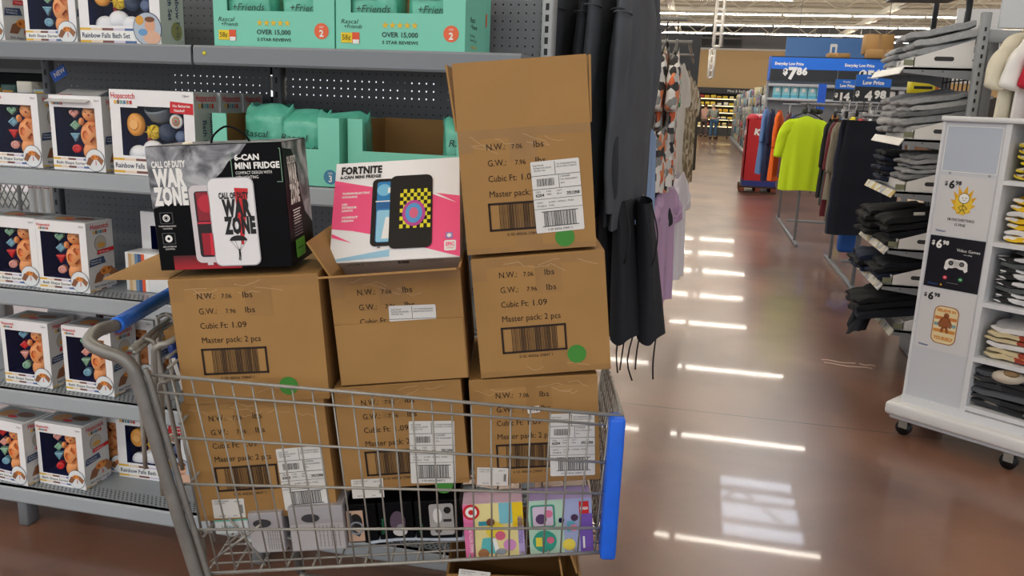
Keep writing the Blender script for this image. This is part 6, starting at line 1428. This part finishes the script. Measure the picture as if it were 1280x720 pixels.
# white tops hanging above the fixture
t = thing('clothes_rack', 'grey slotted upright with a cross bar holding cream and white tops behind the fixture', 'clothes rack', (1.72, 4.85, 0)); s5 = (1.72, 4.85, 0)
a = atY(1215, 145, 4.85); mb = MB(); mb.rbox((a.x-.022, 4.85, 0), (a.x+.022, 4.9, 2.05), .003, mat('#8d9296', .4), 1)
for k in range(40): mb.box((a.x-.005, 4.848, .2+k*.045), (a.x+.005, 4.85, .22+k*.045), BLK)
mb.build('upright', t, s5)
mb = MB(); mb.rbox((a.x, 4.86, 1.9), (a.x+1.1, 4.89, 1.965), .003, mat('#8d9296', .4), 1); mb.build('cross_bar', t, s5)
mb = MB(); mb.tube([(a.x+.1, 4.5, 1.88), (a.x+1.0, 4.5, 1.88)], .01, STEEL, 8); mb.tube([(a.x+.9, 4.5, 1.88), (a.x+.9, 4.87, 1.9)], .01, STEEL, 8); mb.build('rail', t, s5)
mb = MB(); mb.box((0, 0, 0), (1.0, .02, .45), mat('#c9ced2', .5)); tag(mb.build('header_board', loc=(a.x+.08, 4.92, 1.98)), 'plain pale grey header board above the white tops at the upper right', 'display board')
for i, (px, c, L) in enumerate(((1252, '#d9d2bd', .75), (1275, '#e8e6e2', .8), (1302, '#b3122e', .8), (1330, '#eceae8', .8))):
    p = atY(px, 40, 4.45); hang('blouse', ('cream top hanging leftmost above the white fixture', 'white and red top hanging second above the white fixture', 'red top hanging between the white tops at the right edge', 'white top hanging at the right picture edge')[i], 'top', shirt_mesh(mat(c, .85), .44, L+.05, .22, .07, 70+i, .02), (p.x+.15, 4.5-.04*i, 1.95), .75-.1*i, 'tops hanging above the fixture')

# ================================================================ MID-DISTANCE RACKS (right)
def floor_rack(x0, x1, y0, y1, z, label):
    t = thing('clothes_rack', label, 'clothes rack', ((x0+x1)/2, (y0+y1)/2, 0)); s = ((x0+x1)/2, (y0+y1)/2, 0); m = mat('#85888c', .4, metal=.3)
    for x in (x0, x1):
        mb = MB(); mb.rbox((x-.02, y0, 0), (x+.02, y1, .04), .004, m, 1); mb.build('foot_bar', t, s)
        for y in ((y0+.25), (y1-.25)):
            mb = MB(); mb.rbox((x-.015, y-.015, .04), (x+.015, y+.015, z), .003, m, 1); mb.build('post', t, s)
    mb = MB(); mb.rbox((x0, (y0+y1)/2-.015, .12), (x1, (y0+y1)/2+.015, .15), .003, m, 1); mb.build('cross_bar', t, s)
    mb = MB(); mb.tube([(x0-.1, y0+.2, z), (x1+.2, y0+.2, z)], .015, m, 8); mb.tube([(x0-.1, y1-.2, z), (x1+.2, y1-.2, z)], .015, m, 8); mb.build('rail', t, s)
floor_rack(1.18, 1.9, 9.82, 12.4, 1.60, 'grey metal clothes rack under the neon shirt in the aisle')
floor_rack(1.42, 2.3, 7.35, 9.2, 1.5, 'grey metal clothes rack under the dark trousers in the aisle')
NEON = mat('#dcff22', .75)
p = atY(1003, 143, 10.0)
hang('neon_shirt', 'bright neon yellow-green shirt hanging on the right side of the aisle', 'shirt', shirt_mesh(NEON, .48, .84, .40, .12, 80, .014), (p.x+.05, 10.0, 1.47), .12)
hanger((p.x+.05, 10.0, 1.50), .12, 'black hanger carrying the neon yellow-green shirt', w=.36)
for i, (px, Y, c, L, rz) in enumerate(((992, 10.5, '#3b5c9a', .7, 1.45), (986, 10.8, '#6a3a48', .8, 1.4), (974, 11.1, '#ff7326', .88, 1.35), (965, 11.6, '#1e2c52', .95, 1.4), (957, 12.0, '#6f96d4', .9, 1.4))):
    q = atY(px, 150, Y); hang('shirt', ('blue shirt hanging just behind the neon shirt', 'maroon shirt between the neon shirt and the orange one', 'bright orange shirt hanging left of the neon shirt', 'navy shirt hanging left of the orange shirt', 'light blue shirt at the far end next to the red display')[i], 'shirt', shirt_mesh(mat(c, .8), .42, L, .4, .12, 90+i, .015), (q.x, Y, 1.5+.015*i), rz)
for i, (px, Y, c, L, rz) in enumerate(((1046, 9.3, '#2e3a38', .9, 1.2), (1052, 8.9, '#8f8878', .8, 1.15), (1058, 8.7, '#6b6558', 1.0, 1.1), (1040, 9.6, '#1d1f22', .85, 1.2), (1048, 9.2, '#6b2530', 1.0, 1.15))):
    q = atY(px, 150, Y); hang('shirt', ('dark green shirt hanging right behind the neon shirt', 'light khaki shirt hanging left of the dark trousers', 'olive grey shirt hanging directly left of the dark trousers', 'black shirt with white trim hanging right of the neon shirt', 'dark red shirt hanging under the khaki shirts')[i], 'shirt', shirt_mesh(mat(c, .85), .4, L, .45, .1, 100+i, .015), (q.x, Y, 1.46), rz)
NV = mat('#1d2438', .85, noise=.15, scale=30)
for i, (px, Y, W, rz) in enumerate(((1060, 7.6, .34, 1.1), (1085, 7.5, .40, .35), (1103, 7.6, .40, .3))):
    q = atY(px, 152, Y); hang('trousers', ('navy trousers seen edge-on at the left of the dark trousers', 'navy trousers hanging in the middle of the dark group', 'blue-black trousers nearest the jeans shelves')[i], 'trousers', pants_mesh((NV, mat('#0f1524', .85), mat('#0d1120', .85))[i], W, .96, .09, 110+i), (q.x, Y, 1.46), rz, 'dark trousers')
for i in range(9):
    q = atY(1052+i*9, 138-(i % 3)*2, 7.9+.1*(i % 4)); mb = MB(); m = mat('#cfd1d3', .3) if i % 3 else mat('#1d1d20', .4)
    mb.tube([(-.12, 0, 0), (.12, 0, 0)], .007, m, 6); mb.tube(smooth([(0, 0, 0), (0, 0, .04), (.02, 0, .07), (.0, 0, .09), (-.02, 0, .07)], 3), .004, m, 5); mb.rbox((-.13, -.01, -.05), (-.10, .01, .01), .003, m, 1); mb.rbox((.10, -.01, -.05), (.13, .01, .01), .003, m, 1)
    tag(mb.build('clip_hanger', loc=(q.x, q.y, 1.52+(.02 if i % 2 else 0)), rot=(0, 0, 1.0)), '%s clip hanger on the rail above the dark trousers, %s from the left' % ('pale' if i % 3 else 'black', 'first second third fourth fifth sixth seventh eighth ninth'.split()[i]), 'hanger', 'clip hangers')
for i in range(5):
    q = atY(1008+i*4, 138, 10.1+.2*i); mb = MB(); mb.ball((0, 0, 0), (.05, .04, .035), mat(('#3c4438', '#22241f')[i % 2], .8), 10, 6); mb.tube(smooth([(0, 0, .02), (0, 0, .06), (.02, 0, .08), (.0, 0, .1)], 3), .004, BLK, 5)
    tag(mb.build('cloth_bundle', loc=(q.x, q.y, 1.52)), 'dark cloth bundle hooked on the rail above the neon shirt, %s from the left' % nth(i+1), 'hanger cover', 'cloth bundles above the neon shirt')
q = MB(); q.rbox((-.08, -.05, 0), (.08, .05, .3), .03, mat('#1f5cae', .6), 2); q.tube([(0, 0, .29), (0, 0, 1.25)], .004, BLK, 4); tag(q.build('blue_bag', loc=(atY(1057, 315, 7.9).x, 7.9, .28)), 'small blue bag hanging under the dark trousers', 'bag')

# price signs on the racks
def price_sign(nm, px0, px1, py0, pym, py1, Y, head, big, label, small=None, hx=.35):
    a = atY(px0, py0, Y); b = atY(px1, py1, Y); m_ = atY(px0, pym, Y).z; w = b.x-a.x; h = a.z-b.z
    t = thing(nm, label, 'price sign', (a.x, Y, b.z)); mb = MB(); mb.box((0, 0, 0), (w, .02, h), mat('#22262b', .4)); mb.build('board', t)
    f = Frame((0, 0, 0), (1, 0, 0), (0, 0, 1), .002); q = MB(); f.rect(q, 0, m_-b.z, w, h, mat('#1b74e4', .4), 1)
    hh = h-(m_-b.z)
    if head:
        f.text(q, head[0], w*hx*.9, m_-b.z+hh*.68, hh*.16, WHT, 2, width=w*.3, bold=.03); f.text(q, head[1], w*.15 if hx < .3 else w*.2, m_-b.z+hh*.2, hh*.3, WHT, 2, width=w*.6, bold=.05)
    for s, x, y, k in big: f.text(q, s, w*x, h*y, h*k, WHT, 2, bold=.06)
    q.build('printed_price', t); mb = MB(); mb.tube([(w/2, .03, -.5), (w/2, .03, h*.5)], .008, STEEL, 6); mb.build('stem', t); return t
price_sign('price_sign', 1071, 1111, 93, 108, 128, 7.9, ('Everyday', 'Low Price'), [('$', .03, .2, .18), ('4', .3, .06, .32), ('98', .56, .14, .27)], 'blue and black low price sign reading 4.98 above the dark trousers')
price_sign('price_sign', 1045, 1072, 99, 111, 127, 8.6, ('Everyday', 'Low Price'), [('$', .02, .18, .18), ('14', .25, .05, .32), ('4', .8, .15, .25)], 'blue and black low price sign reading 14.4 left of the 4.98 sign')

# ================================================================ END DISPLAY AND AISLE SHELVES
EY = 18.0
a = atY(962, 100, EY); ex0, ex1 = a.x, a.x+2.75
eg = thing('gondola_shelving', 'end display with a large black and blue 7.86 price header and blue cartons', 'store shelving', ((ex0+ex1)/2, EY, 0)); s6 = ((ex0+ex1)/2, EY, 0)
zb = a.z; zt = atY(965, 70, EY).z; zm = atY(965, 86, EY).z; ZS = atY(965, 122, EY).z
mb = MB(); mb.box((ex0+.02, EY+.3, 0), (ex1, EY+.36, zt), mat('#85888c', .6)); mb.build('back_panel', eg, s6)
for x in (ex0, (ex0+ex1)/2, ex1): mb = MB(); mb.rbox((x-.03, EY+.26, 0), (x+.03, EY+.32, zt), .004, mat('#9b9fa3', .5), 1); mb.build('upright', eg, s6)
for z in (ZS, ZS-.55, ZS-1.05): mb = MB(); mb.rbox((ex0, EY, z-.05), (ex1, EY+.3, z), .006, mat('#b4b8bc', .45), 1); mb.build('shelf', eg, s6)
mb = MB(); mb.rbox((ex0, EY-.02, zb-.12), (ex1, EY+.3, zb-.06), .006, mat('#b4b8bc', .45), 1); mb.build('shelf', eg, s6)
mb = MB(); mb.box((ex0, EY-.05, zb), (ex1, EY, zt), mat('#23272c', .45)); f = Frame((ex0, EY-.05, zb), (1, 0, 0), (0, 0, 1), .004)
H = zt-zb; f.rect(mb, 0, zm-zb, ex1-ex0, H-.02, mat('#1b74e4', .45), 1)
f.text(mb, 'Everyday Low Price', .07, zm-zb+.08, .055, WHT, 2, width=.55, bold=.04); f.text(mb, 'Everyday Low Price', 1.4, zm-zb+.08, .055, WHT, 2, width=.55, bold=.04)
f.text(mb, '$', .24, .12, .11, WHT, 2, bold=.06); f.text(mb, '7', .34, .04, .21, WHT, 2, bold=.06); f.text(mb, '86', .50, .12, .13, WHT, 2, bold=.06)
f.text(mb, '$5', 1.68, .05, .18, WHT, 2, bold=.06); f.text(mb, '48', 1.96, .12, .13, WHT, 2, bold=.06); f.rect(mb, 1.28, 0, 1.295, zm-zb, mat('#6a6e73', .5), 2)
mb.build('price_header', eg, s6)
mb = MB(); mb.box((ex0-.03, EY-.04, zb), (ex0-.01, EY+.4, zt), mat('#1b64d4', .5)); mb.build('side_header', eg, s6)
q = MB(); q.rbox((0, 0, 0), (.155, .15, .24), .004, mat('#8fd0dc', .5), 1); f = Frame((0, 0, 0), (1, 0, 0), (0, 0, 1), .003); f.disc(q, .078, .16, .04, WHT, 1); f.rect(q, 0, 0, .155, .06, mat('#5aaec4', .5), 1); bx_me = q.mesh('blue_carton')
for i in range(6):
    o = bpy.data.objects.new('blue_carton', bx_me); COL.objects.link(o); o.location = (ex0+.1+i*.17, EY+.05, ZS); tag(o, 'light blue carton on the end display shelf, %s from the left' % 'first second third fourth fifth sixth'.split()[i], 'package', 'light blue cartons')
pc2 = ['#e8e6e0', '#dadcde', '#c98a3a', '#3f6fb8', '#e2d43a', '#d9534a']
for i in range(14):
    q = MB(); h = .2+.06*((i*7) % 3)/2; q.rbox((0, 0, 0), (.11, .12, h), .02, mat(pc2[i % 6], .5), 1); z = ZS if i < 8 else ZS-.55
    o = q.build('boxed_ware', loc=(ex0+1.3+.17*(i % 8), EY+.06, z)); tag(o, 'small boxed ware, %s from the left, %s shelf of the end display' % (nth(i % 8+1), 'upper' if i < 8 else 'lower'), 'package', 'boxed wares on the end display')
mb = MB(); a = atY(1020, 137, 16.5); b = atY(1034, 105, 16.5); mb.box((0, 0, 0), (b.x-a.x, .02, b.z-a.z), mat('#1b60dc', .45)); tag(mb.build('flag_sign', loc=(a.x, 16.5, a.z)), 'plain blue upright flag sign in front of the end display', 'sign')
mb = MB(); mb.tube([(0, 0, 0), (0, 0, 1.6)], .012, STEEL, 6); tag(mb.build('sign_pole', loc=((a.x+b.x)/2, 16.55, 0)), 'thin pole behind the blue flag sign', 'pole')
for i, (x0, x1, y0, y1) in enumerate(((1079, 1118, 52, 76), (1035, 1063, 69, 75), (1080, 1122, 69, 79))):
    a = atY(x0, y1, EY+.2); b = atY(x1, y0, EY+.2); q = MB(); q.rbox((0, 0, 0), (b.x-a.x, .4, b.z-a.z), .008, KRAFT, 1); q.box(((b.x-a.x)*.45, -.002, 0), ((b.x-a.x)*.55, 0, b.z-a.z), TAPE)
    tag(q.build('cardboard_carton', loc=(a.x, EY+.2-(.3 if i == 2 else 0), zt+(.0 if i else .1))), ('large kraft carton stored on top of the end display', 'flat kraft tray stored on top of the end display, left one', 'flat kraft tray below the large carton on top of the end display')[i], 'cardboard box', 'cartons stored high')
a = atY(981, 73, 24); b = atY(1100, 60, 24); q = MB(); q.box((0, 0, 0), (b.x-a.x, .05, .75), mat('#5685c4', .6)); f = Frame((0, 0, 0), (1, 0, 0), (0, 0, 1), .004); f.rrect(q, 1.12, .25, 1.3, .6, .03, WHT, 1); f.rect(q, 1.17, .25, 1.25, .52, mat('#5685c4', .6), 2)
q.tube([(.3, .02, .7), (.3, .02, 3.3)], .01, STEEL, 4); q.tube([(2.5, .02, .7), (2.5, .02, 3.3)], .01, STEEL, 4)
tag(q.build('blue_banner', loc=(a.x, 24, a.z-.2)), 'long blue banner board behind the top of the end display', 'banner')
# long aisle shelving with hanging toys
ag = thing('gondola_shelving', 'long shelving down the right side of the far aisle crowded with coloured packages', 'store shelving', (1.6, 30, 0)); s7 = (1.6, 30, 0)
gx = 1.5
mb = MB(); mb.box((gx+.4, 18.4, 0), (gx+.45, 44, 1.95), mat('#8a8e92', .6)); mb.build('back_panel', ag, s7)
mb = MB(); mb.rbox((gx-.05, 18.4, 0), (gx+.4, 44, .14), .01, mat('#a9adb1', .5), 1); mb.build('base_deck', ag, s7)
for z in (1.86, 1.3, .75): mb = MB(); mb.rbox((gx+.05, 18.4, z), (gx+.4, 44, z+.03), .006, mat('#a9adb1', .5), 1); mb.build('shelf', ag, s7)
for k in range(14): mb = MB(); y = 18.4+k*1.95; mb.rbox((gx+.02, y, .1), (gx+.07, y+.05, 1.95), .004, mat('#a9adb1', .5), 1); mb.build('upright', ag, s7)
pc3 = ['#8fb8c8', '#d8d4c8', '#c9a83a', '#7a9a7c', '#c86a5a', '#5a6a8a', '#e0d8b0', '#9a6a8a', '#3f7f8f', '#d2d6da', '#4a4a50', '#c9c2a8']
wm_ = []; p3n = ['light blue', 'pale grey', 'mustard', 'sage', 'coral', 'slate', 'cream', 'mauve', 'teal', 'silver', 'black', 'sand']
for c in pc3: q = MB(); q.rbox((0, 0, 0), (.12, .26, .3), .02, mat(c, .55), 1); f = Frame((0, .26, 0), (0, -1, 0), (0, 0, 1), .003); f.rect(q, .04, .05, .22, .16, mat(pc3[(pc3.index(c)+4) % 12], .5), 1); wm_.append(q.mesh('package'))
r = random.Random(12); cnt = 0
for zi, z in enumerate((.14, .48, .8, 1.06, 1.36, 1.64, 1.9)):
    y = 18.5; iy = 0
    while y < 42 and cnt < 290:
        ci = r.randrange(12); iy += 1; o = bpy.data.objects.new('toy_package', wm_[ci]); COL.objects.link(o); o.location = (gx-.0+r.uniform(0, .08), y, z); o.scale = (1, r.uniform(.8, 1.2), r.uniform(.7, .95)); tag(o, '%s package, %s from the near end, %s tier, right aisle shelving' % (p3n[ci], nth(iy), ('lowest', 'second', 'third', 'fourth', 'fifth', 'sixth', 'topmost')[zi]), 'package', 'packages on the right aisle shelving'); cnt += 1; y += (.42 if y < 26 else .75)
# carton on the shelf top near the end display
a = atY(953, 97, 19); q = MB(); q.rbox((0, 0, 0), (.28, .4, .42), .01, KRAFT, 1); tag(q.build('cardboard_carton', loc=(gx+.06, 18.7, 1.93)), 'brown carton standing on the aisle shelving left of the 7.86 header', 'cardboard box', 'cartons stored high')

# pallet with red display bin
a = atZ(925, 240, 0); pl = thing('pallet', 'dark wooden pallet under the red display bin', 'pallet', (.8, 16.0, 0)); m = mat('#3a2a22', .7)
for x in (0, .28, .56): mb = MB(); mb.rbox((x, 0, .0), (x+.09, .9, .09), .006, mat('#7a3a24', .7), 1); mb.build('block', pl)
for k in range(5): mb = MB(); mb.rbox((0, k*.19, .09), (.66, k*.19+.13, .12), .004, m, 1); mb.build('deck_board', pl)
mb = MB(); mb.rbox((0, -.02, .0), (.66, .08, .02), .004, m, 1); mb.build('deck_board', pl)
rb = thing('display_bin', 'red cardboard display bin with white lettering standing on the pallet in the far aisle', 'display bin', (.84, 16.05, .121)); RB = mat('#c4161f', .5)
mb = MB(); mb.box((0, 0, .1), (.6, .02, 1.22), RB); mb.box((0, 0, .1), (.02, .7, 1.22), RB); mb.box((.58, 0, .1), (.6, .7, 1.22), RB); mb.box((0, .68, .1), (.6, .7, 1.22), RB); mb.box((0, 0, 0), (.6, .7, .1), mat('#2c3a8a', .5)); mb.build('bin_wall', rb)
q = MB(); f = Frame((0, 0, 0), (1, 0, 0), (0, 0, 1), .003); f.text(q, 'Kno', .13, .95, .10, WHT, 1, rot=-.15, bold=.07); f = Frame((0, .7, 0), (0, -1, 0), (0, 0, 1), .003); f.text(q, 'Kno', .2, .93, .13, WHT, 1, bold=.07); q.build('printed_lettering', rb)
for i in range(7):
    q = MB(); q.ball((0, 0, 0), (.11, .12, .09), mat(('#c8303c', '#e0a0a0', '#d8d0d0')[i % 3], .5), 10, 7); tag(q.build('wrapped_snack', loc=(.93+.075*i, 16.2+.15*(i % 3), 1.35)), 'red and pink wrapped pack on top of the red display bin, %s from the left' % 'first second third fourth fifth sixth seventh'.split()[i], 'wrapped pack', 'wrapped packs on the bin')

# scraps on the floor
for i, (px, py, l) in enumerate(((1048, 452, .2), (1060, 457, .28), (1084, 456, .09))):
    c = atZ(px, py, .001); mb = MB(); r = random.Random(i); pts = [(-l/2+l*k/6, .012*math.sin(k*1.3+i)) for k in range(7)]
    for (x0, y0), (x1, y1) in zip(pts, pts[1:]): mb.add([(x0, y0-.012, .0), (x1, y1-.012, 0), (x1, y1+.004, .0015), (x0, y0+.004, .0015)], [(0, 1, 2, 3)], mat('#d8b8a8', .5))
    tag(mb.build('tape_scrap', loc=c, rot=(0, 0, -.1)), ('pale torn strip on the floor of the aisle, left one', 'pale torn strip on the floor of the aisle, longest one', 'short pale torn strip on the floor of the aisle')[i], 'floor scrap')
